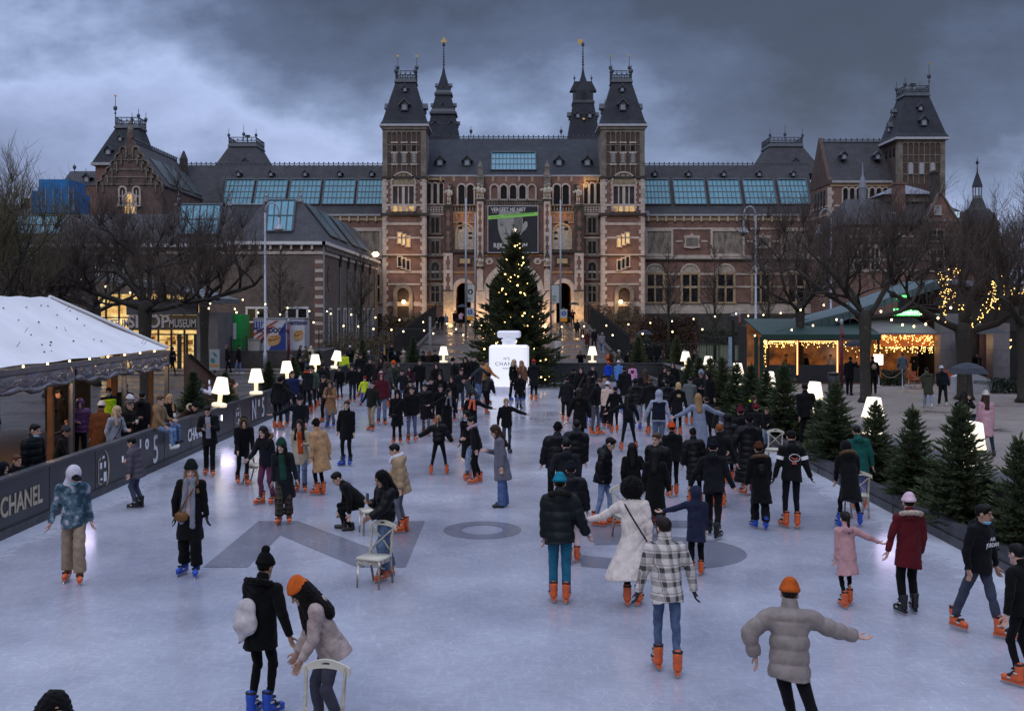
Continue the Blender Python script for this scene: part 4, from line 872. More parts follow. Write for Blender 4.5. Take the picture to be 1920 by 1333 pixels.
# background trees behind the far right are built with the trees
# ================================================================== GROUND, ICE
def paving_mat():
    m, nt, p = nodes('wet_paving'); vec = coords(nt, 'World')
    b = N(nt, 'ShaderNodeTexBrick'); b.inputs['Scale'].default_value = 1; b.inputs['Brick Width'].default_value = .6; b.inputs['Row Height'].default_value = .3; b.inputs['Mortar Size'].default_value = .02
    b.inputs['Color1'].default_value = (.085,.068,.062,1); b.inputs['Color2'].default_value = (.06,.05,.047,1); b.inputs['Mortar'].default_value = (.03,.027,.026,1); nt.links.new(vec, b.inputs['Vector'])
    f = ramp(nt, noise(nt, vec, .25, 6, .65), [(.35, .65), (.7, 1.3)]); nt.links.new(mixc(nt, b.outputs['Color'], f, 1.0, 'MULTIPLY'), p.inputs['Base Color'])
    nt.links.new(ramp(nt, noise(nt, vec, .35, 5, .7), [(.38, .2), (.6, .55)]), p.inputs['Roughness']); return m
def gravel_mat():
    m, nt, p = nodes('damp_gravel'); vec = coords(nt, 'World')
    f = ramp(nt, noise(nt, vec, .3, 7, .7), [(.32, (.06,.047,.04)), (.45, (.22,.185,.16)), (.7, (.31,.265,.23))])
    g = ramp(nt, noise(nt, vec, 14, 4, .7), [(.3, .6), (.7, 1.25)]); nt.links.new(mixc(nt, f, g, 1.0, 'MULTIPLY'), p.inputs['Base Color'])
    nt.links.new(ramp(nt, noise(nt, vec, .3, 7, .7), [(.36, .12), (.46, .8)]), p.inputs['Roughness'])
    b = N(nt, 'ShaderNodeBump', i_Strength=.6, i_Distance=.03); nt.links.new(noise(nt, vec, 25, 4), b.inputs['Height']); nt.links.new(b.outputs[0], p.inputs['Normal']); return m
def ice_mat(name, c1, c2, dark=1.0):
    m, nt, p = nodes(name); vec = coords(nt, 'World')
    sc1 = noise(nt, coords(nt, 'World', (1, 3.2, 1), (0, 0, .5)), 5, 8, .75); sc2 = noise(nt, coords(nt, 'World', (3.5, 1, 1), (0, 0, .3)), 4, 8, .75)
    scr = math_(nt, 'MAXIMUM', sc1, sc2); big = noise(nt, vec, .28, 5, .6)
    f = math_(nt, 'ADD', math_(nt, 'MULTIPLY', ramp(nt, scr, [(.5, 0.0), (.78, 1.0)]), .4), math_(nt, 'MULTIPLY', ramp(nt, big, [(.3, 0.0), (.7, 1.0)]), .62), True)
    # thin skate scratches from stretched wave lines
    lines = None
    for rot, s_ in ((.4, 1.7), (1.25, 2.1), (2.3, 1.4), (2.9, 1.9)):
        wv = N(nt, 'ShaderNodeTexWave', i_Scale=s_); wv.inputs['Distortion'].default_value = 9; wv.inputs['Detail'].default_value = 3; wv.inputs['Detail Scale'].default_value = .35
        nt.links.new(coords(nt, 'World', (1,1,1), (0,0,rot)), wv.inputs['Vector']); l = ramp(nt, wv.outputs['Fac'], [(.985, 0.0), (1.0, 1.0)])
        lines = l if lines is None else math_(nt, 'MAXIMUM', lines, l)
    lm = ramp(nt, noise(nt, vec, .5, 3), [(.5, 0.0), (.68, 1.0)]); lines = math_(nt, 'MULTIPLY', lines, lm)
    g = nt.nodes.new('ShaderNodeNewGeometry'); sp = nt.nodes.new('ShaderNodeSeparateXYZ'); nt.links.new(g.outputs['Position'], sp.inputs[0])
    edge = ramp(nt, math_(nt, 'ADD', math_(nt, 'MULTIPLY', math_(nt, 'ABSOLUTE', math_(nt, 'ADD', sp.outputs[0], .75)), .1), math_(nt, 'MULTIPLY', noise(nt, vec, 3.5, 6, .75), .16)), [(.86, 0.0), (.98, 1.0)])
    # grated snow ploughed up along the two long sides of the rink
    c = mixc(nt, c1, c2, f); c = mixc(nt, c, (.66,.67,.75), math_(nt, 'MULTIPLY', lines, .3)); c = mixc(nt, c, (.62,.65,.73), edge)
    nt.links.new(c, p.inputs['Base Color'])
    rg = math_(nt, 'ADD', ramp(nt, math_(nt, 'ADD', math_(nt, 'MULTIPLY', f, .7), math_(nt, 'MULTIPLY', big, .3)), [(.1, .09), (.9, .34)]), math_(nt, 'MULTIPLY', edge, .4)); nt.links.new(rg, p.inputs['Roughness'])
    b = N(nt, 'ShaderNodeBump', i_Strength=.22, i_Distance=.006); nt.links.new(math_(nt, 'ADD', math_(nt, 'ADD', scr, lines), math_(nt, 'MULTIPLY', edge, 2)), b.inputs['Height']); nt.links.new(b.outputs[0], p.inputs['Normal'])
    p.inputs['Specular IOR Level'].default_value = .85; return m
PAV = paving_mat(); GRAV = gravel_mat()
def struct(name, mb, mats, parent=None, smooth=False):
    o = mb.build(name, mats, parent, smooth)
    if parent is None: o['kind'] = 'structure'
    return o
struct('ground', MB().box(-900, 900, -60, 3000, -.6, -.03), PAV)
struct('gravel_square', MB().box(9.9, 90, 2, 61, -.02, .0), GRAV)
ice = struct('ice_rink', MB().box(-9.45, 8.4, 4, 63.2, -.025, .004), ice_mat('rink_ice', (.25,.262,.325), (.60,.615,.685)))
DI = ice_mat('dark_lettered_ice', (.16,.165,.205), (.25,.255,.305))
l = MB(); z = .009
l.add([(-5.1,17.6,z),(-4.36,17.6,z),(-4.36,20.1,z),(-2.55,17.6,z),(-1.75,17.6,z),(-1.75,21.45,z),(-2.5,21.45,z),(-2.5,19.0,z),(-4.3,21.45,z),(-5.1,21.45,z)], [tuple(range(10))])
for i in range(32):
    a, b = 2*PI*i/32, 2*PI*(i+1)/32
    l.add([(-.57+r_*math.cos(t), 20.6+q_*math.sin(t), z) for r_, q_, t in ((.75,.83,a),(.75,.83,b),(.4,.43,b),(.4,.43,a))], [(0,1,2,3)])
v, f = glyphs('5', 1.0, 0.0, bold=.02); xs = [p[0] for p in v]; ys = [p[1] for p in v]
l.add([(1.15+2.95*(p[0]-min(xs))/(max(xs)-min(xs)), 17.4+4.1*(p[1]-min(ys))/(max(ys)-min(ys)), z) for p in v], f)
l.build('ice_lettering', DI, ice)
# rising brick path to the museum passage, with low kerbs
RY0, RY1, RZ1 = 76.0, 121.0, 2.7
def rampz(Y): return .0 if Y < RY0 else (RZ1 if Y > RY1 else RZ1*(Y-RY0)/(RY1-RY0))
m = MB(); m.prism_x([(70, -.02), (RY0, 0.0), (RY1, RZ1), (146, RZ1), (146, -.5), (70, -.5)], -8.0, 8.0); struct('brick_path', m, PAV)
m = MB()
for s in (-1, 1): m.prism_x([(RY0, .0), (RY0, .2), (RY1, RZ1+.2), (126, RZ1+.2), (126, .0)], min(s*8.01, s*8.35), max(s*8.01, s*8.35))
struct('path_kerb', m, STONED)
GRASS = M('winter_lawn', (.05,.06,.025), .95, var=.45, vs=.6, bump=.8, bs=8, space='World')
struct('lawn', MB().box(8.5, 70, 87, 130, -.02, .06), GRASS); struct('side_lawn', MB().box(-15, -8.5, 84, 130, -.02, .06), GRASS)
m = MB(); m.box(-60, -9.9, 69.5, 70.2, -.02, .1); m.box(9.9, 60, 69.5, 70.2, -.02, .1); m.box(-60, 60, 74.5, 75, -.02, .1); struct('street_kerb', m, STONEG)

# ================================================================== RINK BOARDS
BOARD = M('matt_black_board', (.028,.029,.034), .38, var=.35, vs=.8, space='World', bump=.05, bs=3)
BOARDT = M('board_capping', (.045,.045,.05), .35, var=.2)
WOODD = M('dark_stained_timber', (.028,.024,.022), .75, var=.35, vs=5, bump=.3, bs=12)
GLOWT = M('white_print_lettering', (.75,.75,.78), .4, var=.05); GOLDT = M('champagne_print', (.42,.35,.25), .5, var=.35, vs=3)
bd = thing('rink_board', 'long black rink board with white and gold lettering along the left side of the ice', 'rink board', (-9.45, 30, 0))
MB().box(-9.53, -9.45, 4, 63, .0, 1.06).build('board_panel', BOARD, bd)
MB().box(-9.62, -9.42, 4, 63, 1.06, 1.12).build('capping_rail', BOARDT, bd)
m = MB(); m.box(-9.448, -9.40, 4, 63, .0, .17)
y = 5.0
while y < 63: m.box(-9.449, -9.443, y-.008, y+.008, .18, 1.05); y += 2.4
m.build('kick_strip', M('scuffed_kick_strip', (.04,.042,.048), .5, var=.5, vs=6), bd)
XB = -9.438
def board_text(txt, size, yc, zc, mat, sx=1.0, **kw):
    m = MB(); put_text(m, txt, size, (XB, yc, zc), (0, 1, 0), (0, 0, 1), .004, sx=sx, **kw); return m.build('board_lettering', mat, bd)
def bottle_logo(yc, s=1.0):
    m = MB(); P = lambda pts: [(yc+a*s, .58+b*s) for a, b in pts]
    for q in ([(-.02,.24),(.1,.24),(.1,.3),(-.02,.3)], [(-.16,.02),(-.05,.02),(-.05,.16),(-.16,.16)], [(.08,.02),(.18,.02),(.18,.16),(.08,.16)], [(.06,-.3),(.22,-.3),(.22,-.08),(.06,-.08)], [(-.14,-.24),(-.02,-.24),(-.02,-.2),(-.14,-.2)]): m.prism_x(P(q), XB-.004, XB+.004)
    o = m.build('bottle_emblem', GLOWT, bd)
    m = MB(); n = 14; pts = []
    for i in range(n+1): t = -.55*PI+1.1*PI*i/n; pts.append((.05+.36*math.cos(t), -.03+.46*math.sin(t)))
    inn = [(.05+(.36-.09*math.sin(PI*i/n))*math.cos(-.55*PI+1.1*PI*i/n), -.03+(.46-.03*math.sin(PI*i/n))*math.sin(-.55*PI+1.1*PI*i/n)) for i in range(n+1)]
    for i in range(n): m.prism_x(P([pts[i], pts[i+1], inn[i+1], inn[i]]), XB-.004, XB+.003)
    for q in ([(-.26,-.3),(-.23,-.3),(-.23,.2),(-.26,.2)], [(-.26,.2),(-.1,.26),(-.1,.29),(-.26,.23)], [(-.26,-.3),(-.05,-.36),(-.05,-.33),(-.23,-.28)]): m.prism_x(P(q), XB-.004, XB+.003)
    m.build('emblem_swirl', GOLDT, o)
board_text('CHANEL', .52, 20.55, .56, GOLDT, sx=.88, bold=.012); bottle_logo(24.6)
def no5(yc):
    m = MB(); put_text(m, 'N', 1.05, (XB, yc-.55, .56), (0,1,0), (0,0,1), .004, sx=.85, bold=.006); put_text(m, '5', 1.05, (XB, yc+.85, .53), (0,1,0), (0,0,1), .004, sx=.85, bold=.006); put_text(m, 'o', .5, (XB, yc+.18, .82), (0,1,0), (0,0,1), .004, bold=.02); m.build('board_lettering', GLOWT, bd)
no5(27.4); board_text('CHANEL', .5, 31.9, .56, GLOWT, sx=.88, bold=.01); bottle_logo(36.7); no5(39.6); board_text('CHANEL', .5, 44.6, .56, GLOWT, sx=.88, bold=.01); bottle_logo(49.2); no5(52.6)
LEDM = M('small_white_spot', (1,1,1), .4, var=0, emit=(.8,.85,1), es=6)
m = MB()
for y in (23.0, 34.7, 42.2, 50.8): m.lathe([(.045,0),(.03,.012)], (0,0,0), 8) if False else m.prism_x([(y+.035*math.cos(2*PI*i/8), .74+.09*math.sin(2*PI*i/8)) for i in range(8)], XB-.003, XB+.012)
m.build('board_spot', LEDM, bd)
for x, y, tx_, ty_, e in ((-9.3,23,-6,17.2,26),(-9.3,34.7,-5.5,24,30),(-9.3,42.2,-5,33,22),(-9.3,50.8,-4,44,18),(7.8,22,5.2,16,24),(7.8,47,5,44,18)):
    ld = bpy.data.lights.new('board_spotlight', 'SPOT'); ld.energy = e*.4; ld.color = (.78,.66,1); ld.spot_size = R(46); ld.spot_blend = 1; ld.shadow_soft_size = .3; lo = bpy.data.objects.new('board_spotlight', ld); COL.objects.link(lo); lo.location = (x,y,.74); lo.rotation_euler = Vector((tx_-x, ty_-y, -.74)).to_track_quat('-Z', 'Y').to_euler()
be = thing('rink_end_board', 'black board closing the far end of the ice behind the fir tree', 'rink board', (-.5, 63, 0))
MB().box(-9.53, 9.2, 63.0, 63.1, 0, 1.06).build('board_panel', BOARD, be); MB().box(-9.6, 9.2, 62.95, 63.2, 1.06, 1.12).build('capping_rail', BOARDT, be)
m = MB(); x = -9.4
while x < 9: m.box(x, x+.02, 62.985, 62.999, .05, 1.05); x += .5
m.build('board_batten', WOODD, be)
# right hand side: low kerb, planting bed, black back wall
kb = thing('rink_kerb', 'low dark timber kerb along the right side of the ice', 'kerb', (8.0, 30, 0))
m = MB(); m.box(7.93, 8.05, 4, 63, 0, .17); m.box(7.97, 8.07, 4, 63, .172, .34); m.box(7.94, 8.14, 4, 63, .342, .4); m.build('timber_kerb', M('wet_grey_timber', (.05,.05,.055), .45, var=.4, vs=3, bump=.3, bs=10, space='World'), kb)
m = MB(); y = 6
while y < 63: m.box(7.922, 7.929, y, y+.02, .0, .39); y += 1.8
m.build('kerb_joint', IRON, kb)
struct('planting_soil', MB().box(8.08, 8.86, 4, 62.9, 0, .3), M('dark_bark_mulch', (.02,.014,.011), .95, var=.7, vs=9, bump=1.0, bs=18, space='World'))
bw = thing('planter_wall', 'black timber wall behind the row of firs on the right of the rink', 'wall', (9.1, 30, 0))
MB().box(8.9, 8.98, 4, 62.9, 0, 1.04).build('wall_panel', WOODD, bw); MB().box(8.86, 9.5, 4, 62.9, 1.042, 1.1).build('ledge_top', M('wet_grey_timber',0), bw); MB().box(9.4, 9.46, 4, 62.9, 0, 1.04).build('outer_panel', WOODD, bw)
m = MB(); y = 5
while y < 62: m.box(8.888, 8.899, y, y+.02, .0, 1.03); y += .3
m.build('wall_batten', IRON, bw)
lf = thing('planter_ledge', 'low black planter with a ledge behind the left rink board', 'planter', (-10, 45, 0))
MB().box(-10.25, -9.63, 33.5, 62.9, 0, 1.0).build('planter_box', WOODD, lf)

# ================================================================== LAMPS shaped like table lamps
LMPM = M('glowing_white_plastic', (.9,.88,.82), .5, var=0, emit=(1,.82,.54), es=1.0)
LMPB = M('glowing_lamp_base', (.9,.86,.75), .5, var=0, emit=(1,.78,.44), es=.55)
_lp = None
def lamp(x, y, z, label, tilt=0.0, s=.87):
    global _lp
    if _lp is None:
        _lp = thing('giant_table_lamp', None, 'lamp', group='giant white table lamps around the rink')
        m = MB(); m.lathe([(.31,.52),(.325,.5),(.335,.52),(.3,.62),(.2,1.06),(.19,1.08),(.17,1.085)], seg=20); m.build('lamp_shade', LMPM, _lp, True, True)
        m = MB(); m.lathe([(.27,0),(.28,.02),(.28,.09),(.25,.12),(.1,.125),(.085,.16),(.085,.53)], seg=16); m.build('lamp_foot', LMPB, _lp, True, True); o = _lp
    else: o = copy_tree(_lp)
    o.location = (x, y, z); o['label'] = label; o.rotation_euler = (tilt*.4, tilt, 0); o.scale = (s, s, s); return o
for a in ((-9.5,34.6,1.12,'glowing lamp behind a small fir, next to the woman in the camel coat',.12),(-9.5,39.6,1.12,'glowing lamp standing clear on the board above the second white number five',0),(-9.6,45.6,1.12,'glowing lamp behind the boy in the black fur hood at the board',-.05),(-9.65,52.3,1.12,'glowing lamp on the board above the two teenagers in green and orange',.0),(-9.5,57.2,1.12,'tilted glowing lamp beside the steward in the yellow vest',.18),
          (-4.05,63.1,1.14,'glowing lamp on the end board left of the white bottle',0),(4.75,63.05,1.14,'glowing lamp standing free on the end board right of the fir tree',0),(9.15,56.2,1.11,'glowing lamp at the right rear corner of the rink between two firs',0),(9.3,50.5,1.11,'small far lamp almost hidden by firs on the right',0),(9.3,44.0,1.11,'glowing lamp peeping out of the dense row of firs left of the green cafe post',.0),
          (9.15,38.0,1.11,'glowing lamp behind the tall firs just right of the green cafe post',.0),(9.2,32.6,1.11,'glowing lamp beside the man in black standing in the planting bed',.06),(9.05,26.8,1.11,'large glowing lamp with its foot showing beside the man in the green jacket',.04),(8.98,21.0,1.11,'nearest glowing lamp, behind the big fir below the pink coat',.1)):
    lamp(*a[:4], a[4])

# ================================================================== PERFUME BOTTLE
bt = thing('giant_perfume_bottle', 'giant glowing white perfume bottle standing on the ice in front of the fir tree', 'bottle', (-.15, 55.6, 0), R(-9))
def cham(w, d, z0, z1, c, cz):
    def o(w_, d_, c_): return [(-w_+c_,-d_),(w_-c_,-d_),(w_,-d_+c_),(w_,d_-c_),(w_-c_,d_),(-w_+c_,d_),(-w_,d_-c_),(-w_,-d_+c_)]
    m = MB(); a, b = o(w, d, c), o(w-cz, d-cz, c*.7)
    vs = [(x,y,z0+cz) for x,y in a]+[(x,y,z1-cz) for x,y in a]+[(x,y,z0) for x,y in b]+[(x,y,z1) for x,y in b]
    fs = [tuple(range(23,15,-1)), tuple(range(24,32))]
    for i in range(8): j = (i+1) % 8; fs += [(i,j,8+j,8+i),(16+i,16+j,j,i),(8+i,8+j,24+j,24+i)]
    m.add(vs, fs); return m
BGL = M('glowing_frosted_acrylic', (.9,.9,.92), .25, var=0, emit=(.92,.93,1.0), es=.42); BGL2 = M('dim_glowing_acrylic', (.85,.86,.9), .25, var=0, emit=(.75,.78,.95), es=.2)
cham(1.0, .5, .28, 2.42, .16, .1).build('bottle_body', BGL, bt, local=True)
m = MB(); m.lathe([(.36,2.42),(.36,2.6),(.42,2.62),(.42,2.7),(.34,2.72),(.34,2.8)], seg=16); m.build('bottle_neck', BGL2, bt, local=True)
cham(.58, .42, 2.8, 3.16, .14, .07).build('bottle_stopper', BGL2, bt, local=True)
MB().box(-1.08, 1.08, -.62, .62, 0, .27).build('bottle_plinth', M('frosted_plinth', (.6,.6,.68), .3, var=.15, emit=(.6,.62,.8), es=.1), bt, local=True)
m = MB(); put_text(m, 'CHANEL', .27, (-.05, -.504, 1.45), (1,0,0), (0,0,1), .003, spacing=1.25); put_text(m, 'N°5', .2, (-.05, -.504, 1.72), (1,0,0), (0,0,1), .003); put_text(m, 'PARIS', .14, (-.05, -.504, 1.22), (1,0,0), (0,0,1), .003, spacing=1.2); m.build('bottle_lettering', M('grey_print', (.12,.12,.13), .5, var=0), bt, local=True)

# ================================================================== TENT on the left
tt_ = thing('bar_tent', 'open sided bar tent with a white pitched roof beside the rink', 'tent', (-14.4, 27, 0))
CANV = M('white_tent_canvas', (.8,.8,.81), .55, var=.1, vs=.7, space='World', bump=.25, bs=1.5)
X0, X1, TY0, TY1, EZ, RZ, RX = -17.3, -11.8, 10.0, 36.6, 2.92, 4.64, -14.55
m = MB(); hy = 3.0; n = 16
for i in range(n):   # long slopes, subdivided and slightly sagging
    pass
def slope(x_e, x_r):
    rows = 10; colsn = 30; vs = []; fs = []
    for j in range(rows+1):
        t = j/rows
        for i in range(colsn+1):
            u = i/colsn; y0, y1 = TY0+hy*t, TY1-hy*t; yy = y0+(y1-y0)*u
            sag = -.10*math.sin(PI*t)*(.6+.4*math.sin(yy*2.1)**2) - .02*math.sin(yy*5+j)
            vs.append((x_e+(x_r-x_e)*t, yy, EZ+(RZ-EZ)*t+sag))
    for j in range(rows):
        for i in range(colsn): a = j*(colsn+1)+i; fs.append((a, a+1, a+colsn+2, a+colsn+1))
    m.add(vs, fs)
slope(X1, RX); slope(X0, RX)
m.add([(X1,TY1,EZ),(X0,TY1,EZ),(RX,TY1-hy,RZ)], [(0,1,2)]); m.add([(X1,TY0,EZ),(X0,TY0,EZ),(RX,TY0+hy,RZ)], [(0,1,2)])
tr = m.build('canvas_roof', CANV, tt_, True)
m = MB(); m.tube([(X1,TY1,EZ+.03),(RX,TY1-hy,RZ+.03)], .05, 6); m.tube([(X0,TY1,EZ+.03),(RX,TY1-hy,RZ+.03)], .05, 6); m.build('hip_seam', WHITEP, tr)
m = MB(); rr = random.Random(3)
for i in range(70):
    t = rr.uniform(.05,.9); y = rr.uniform(20, TY1-hy*t-.5); x = X1+(RX-X1)*t; z = EZ+(RZ-EZ)*t+.0
    L = rr.choice((.02,.03,.04,.05,.25)) ; a = rr.uniform(0, PI); m.tube([(x,y,z-.05),(x+.3*L*math.cos(a),y+L*math.sin(a),z-.05+.12)], .008, 3) if L > .2 else m.ball((x,y,z-.03), .02+L*.3, 5, 4, .7)
m.build('fallen_twigs', M('dry_twig', (.06,.045,.03), .9), tr)
ALU = M('grey_aluminium', (.22,.23,.26), .35, .6, var=.15)
m = MB(); m.box(X1-.06, X1+.06, TY0, TY1, EZ-.2, EZ-.06); m.box(X0, X1, TY1-.08, TY1+.04, EZ-.2, EZ-.06); m.build('eaves_beam', ALU, tt_)
for y in (13.5, 18.5, 23.6, 28.6, 32.5, 36.5): MB().box(X1-.07, X1+.05, y-.07, y+.07, 0, EZ-.2).build('tent_post', ALU, tt_)
PLY = M('orange_brown_timber', (.21,.10,.05), .6, var=.3, vs=3, bump=.2, bs=8)
for x, y in ((X1-.35,23.3),(X1-.35,28.1),(X1-.35,32.2),(X1-.35,35.9),(X0+.3,20),(X0+.3,23.5),(X0+.3,27),(X0+.3,30.5),(X0+.3,34),(X0+2.3,36.3),(X0+3.8,36.3)): MB().box(x-.07, x+.07, y-.06, y+.06, 0, EZ-.1).build('timber_stud', PLY, tt_)
def plastic():
    m, nt, p = nodes('rolled_clear_plastic'); p.inputs['Base Color'].default_value = (.16,.15,.18,1); p.inputs['Roughness'].default_value = .12; p.inputs['Coat Weight'].default_value = 1
    b = N(nt, 'ShaderNodeBump', i_Strength=1.0, i_Distance=.08); nt.links.new(noise(nt, coords(nt, 'World', (1,1,2.4)), 4, 4), b.inputs['Height']); nt.links.new(b.outputs[0], p.inputs['Normal']); return m
PLAS = plastic()
for (ya, yb) in ((13.6,18.4),(18.6,23.5),(23.75,28.5),(28.75,32.4),(32.65,36.4)):
    m = MB(); n = 20; vs = []; fs = []
    for i in range(n+1):
        u = i/n; y = ya+(yb-ya)*u; d = .34+.08*math.sin(u*PI)+.05*math.sin(u*17+ya)
        for k in range(5): t = k/4; vs.append((X1+.02+.05*math.sin(t*PI)+.02*math.sin(u*23+k), y, EZ-.2-d*t))
    for i in range(n):
        for k in range(4): a = i*5+k; fs.append((a, a+1, a+6, a+5))
    m.add(vs, fs); m.tube([(X1+.03, ya+(yb-ya)*i/12, EZ-.2-(.34+.08*math.sin(i/12*PI)+.05*math.sin(i/12*17+ya))) for i in range(13)], [.07+.03*math.sin(i*2.2) for i in range(13)], 7)
    m.build('rolled_side_sheet', PLAS, tt_, True)
m = MB()
for i in range(16): y = 15+i*1.35; m.ball((X1-.02, y, EZ-.04), .03, 6, 4)
m.build('eaves_light', WARMB, tt_)
MB().box(X0, X1+.4, TY0, TY1+.2, .0, .12).build('timber_deck', M('worn_deck_boards', (.05,.035,.028), .7, var=.4, vs=4), tt_)
m = MB(); m.box(X0+.1, X0+.16, TY0, 19, .1, EZ-.2); m.box(X0+1.5, X0+3.0, TY1-.5, TY1-.4, .1, EZ-.3); m.box(X1-.5, X1-.44, TY0, 24.0, .12, 1.0); m.box(X1-.5, X1-.44, 28.2, 30.0, .12, .95); m.build('dark_side_panel', WOODD, tt_)
bt2 = thing('bar_counter', 'long timber bar table with paper cups inside the tent', 'bar counter', (-15.6, 27, .12)); m = MB(); m.box(-16.0, -15.2, 22, 31, 1.02, 1.08); m.build('counter_top', PLY, bt2); m = MB()
for y in (22.3, 25.2, 28, 30.7):
    for x in (-15.9, -15.3): m.box(x-.04, x+.04, y-.04, y+.04, .12, 1.02)
m.build('counter_leg', WOODD, bt2)
CUP = M('white_paper_cup', (.65,.62,.58), .6, var=.05)
_cup = None
def cup(x, y, z, label, s=1.0, grp='paper cups on the bar counter', tilt=0):
    global _cup
    if _cup is None:
        _cup = thing('paper_cup', None, 'cup'); MB().lathe([(.028,0),(.04,.1)], seg=10).build('cup_body', CUP, _cup, True, True); MB().lathe([(.043,.1),(.043,.112),(.035,.122)], seg=10).build('cup_lid', M('cup_lid', (.5,.47,.42), .4), _cup, True, True); o = _cup
    else: o = copy_tree(_cup)
    o.location = (x,y,z); o.scale = (s,s,s); o['label'] = label
    if grp: o['group'] = grp
    elif 'group' in o: del o['group']
    return o
for i in range(12): cup(-15.3-.16*(i % 3), 23.0+.17*i, 1.08, 'paper cup standing among others on the long bar counter in the tent', 1.3)
for (x, y, z, e) in ((-13.4, 25.5, 2.4, 75), (-13.6, 30.5, 2.5, 70), (-14.2, 20.5, 2.3, 24)):
    ld = bpy.data.lights.new('tent_lamp', 'POINT'); ld.energy = e; ld.color = (1,.62,.32); ld.shadow_soft_size = .15; lo = bpy.data.objects.new('tent_lamp', ld); COL.objects.link(lo); lo.location = (x,y,z); lo.parent = None
st_ = thing('timber_ramp_wall', 'brown slanted timber ramp wall at the end of the bar tent', 'ramp wall', (-11.0, 38.5, 0)); m = MB(); m.prism_x([(36.9,0),(42.6,0),(42.6,.9),(36.9,2.75)], -11.35, -11.2); m.prism([(-11.2,0),(-10.3,0),(-10.3,1.0),(-11.2,1.15)], 38, 38.1); m.build('timber_cladding', M('red_brown_timber', (.085,.038,.027), .6, var=.4, vs=2, bump=.4, bs=9), st_)
m = MB(); m.tube([(-11.15,37.0,2.7),(-11.15,42.6,.95)], .04, 6); m.build('handrail', WOODD, st_)

# ================================================================== MUSEUM SHOP (left) with lit glass front
sh = thing('museum_shop', 'glass fronted museum shop glowing yellow behind the trees on the left', 'shop', (-26, 76, 0))
SY = 76.0; sx0, sx1 = wx(150, SY), wx(402, SY)
glow = lit_mat('shop_interior_glow', (.45,.2,.03), (1,.74,.3), .85, 1.3)
MB().box(sx0, sx1-1.2, SY+2.5, SY+2.7, 0, 5.4).build('lit_back_wall', glow, sh)
m = MB(); m.box(sx1-1.2, sx1+.3, SY-.2, SY+6, 0, wz(586, SY)); m.box(sx0-8, sx0, SY, SY+6, 0, 4); m.build('grey_wall', M('shop_grey_wall', (.13,.12,.12), .7, var=.25, vs=.8), sh)
m = MB(); n = 16
def roofz(x): t = (x-sx0)/(sx1-sx0); return 6.3-1.6*t*t
m.prism([(sx0+(sx1-sx0)*i/n, roofz(sx0+(sx1-sx0)*i/n)) for i in range(n+1)]+[(sx0+(sx1-sx0)*i/n, roofz(sx0+(sx1-sx0)*i/n)+.35) for i in range(n, -1, -1)], SY-1.5, SY+7); m.build('curved_roof', M('ribbed_zinc_roof', (.13,.15,.165), .5, var=.2, vs=.7, space='World'), sh)
m = MB(); m.prism([(sx0+(sx1-sx0)*i/n, roofz(sx0+(sx1-sx0)*i/n)-.06) for i in range(n+1)]+[(sx0+(sx1-sx0)*i/n, roofz(sx0+(sx1-sx0)*i/n)-.01) for i in range(n, -1, -1)], SY-1.4, SY+2.6); m.build('timber_soffit', PLY, sh)
m = MB()
for i in range(10):
    x = sx0+(sx1-1.2-sx0)*i/9; m.box(x-.06, x+.06, SY-.06, SY+.06, 0, roofz(x)-.06)
for z in (2.5, 3.7): m.box(sx0, sx1-1.2, SY-.05, SY+.05, z-.05, z+.05)
m.build('glazing_frame', IRON, sh)
m = MB(); rr = random.Random(5)
for i in range(60):
    x = rr.uniform(sx0, sx1-1.6); z = rr.choice((.5,.9,1.3,1.7,2.1)); m.box(x, x+rr.uniform(.1,.4), SY+2.2, SY+2.4, z, z+rr.uniform(.1,.3))
for z in (.45,.85,1.25,1.65,2.05): m.box(sx0, sx1-1.3, SY+2.15, SY+2.45, z-.04, z)
m.build('shelf_goods', M('shop_goods', (.25,.12,.05), .6, var=.7, vs=2), sh)
m = MB(); m.box(wx(333,SY), wx(340,SY), SY-.1, SY+.1, 0, 2.5); m.box(wx(349,SY), wx(352,SY), SY-.1, SY+.1, 0, 2.5); m.box(wx(364,SY), wx(371,SY), SY-.1, SY+.1, 0, 2.5); m.build('door_frame', IRON, sh)
m = MB(); m.box(wx(243,SY), wx(378,SY), SY-.14, SY-.07, wz(619,SY), wz(591,SY)); m.build('sign_fascia', M('bronze_fascia', (.10,.07,.035), .5), sh); m = MB(); m.box(wx(238,SY), sx1-1.2, SY-.12, SY-.07, wz(591,SY)+.01, 5.0); m.build('upper_panel', DLEAD, sh)
m = MB(); put_text(m, 'SHOP', 1.25, (wx(280, SY), SY-.2, wz(604, SY)), (1,0,0), (0,0,1), .03, sx=.95, bold=.03); put_text(m, 'MUSEUM', .8, (wx(344, SY), SY-.2, wz(607, SY)), (1,0,0), (0,0,1), .03, sx=.62, bold=.02); put_text(m, 'MUSEUM', .8, (wx(218, SY), SY-.2, wz(607, SY)), (1,0,0), (0,0,1), .03, sx=.62, bold=.02); m.build('shop_lettering', M('grey_sign_letter', (.45,.42,.42), .5), sh)
for x in (wx(180, SY), wx(260, SY), wx(340, SY)):
    ld = bpy.data.lights.new('shop_lamp', 'POINT'); ld.energy = 110; ld.color = (1,.7,.3); ld.shadow_soft_size = .4; lo = bpy.data.objects.new('shop_lamp', ld); COL.objects.link(lo); lo.location = (x, SY+.6, 3.6)

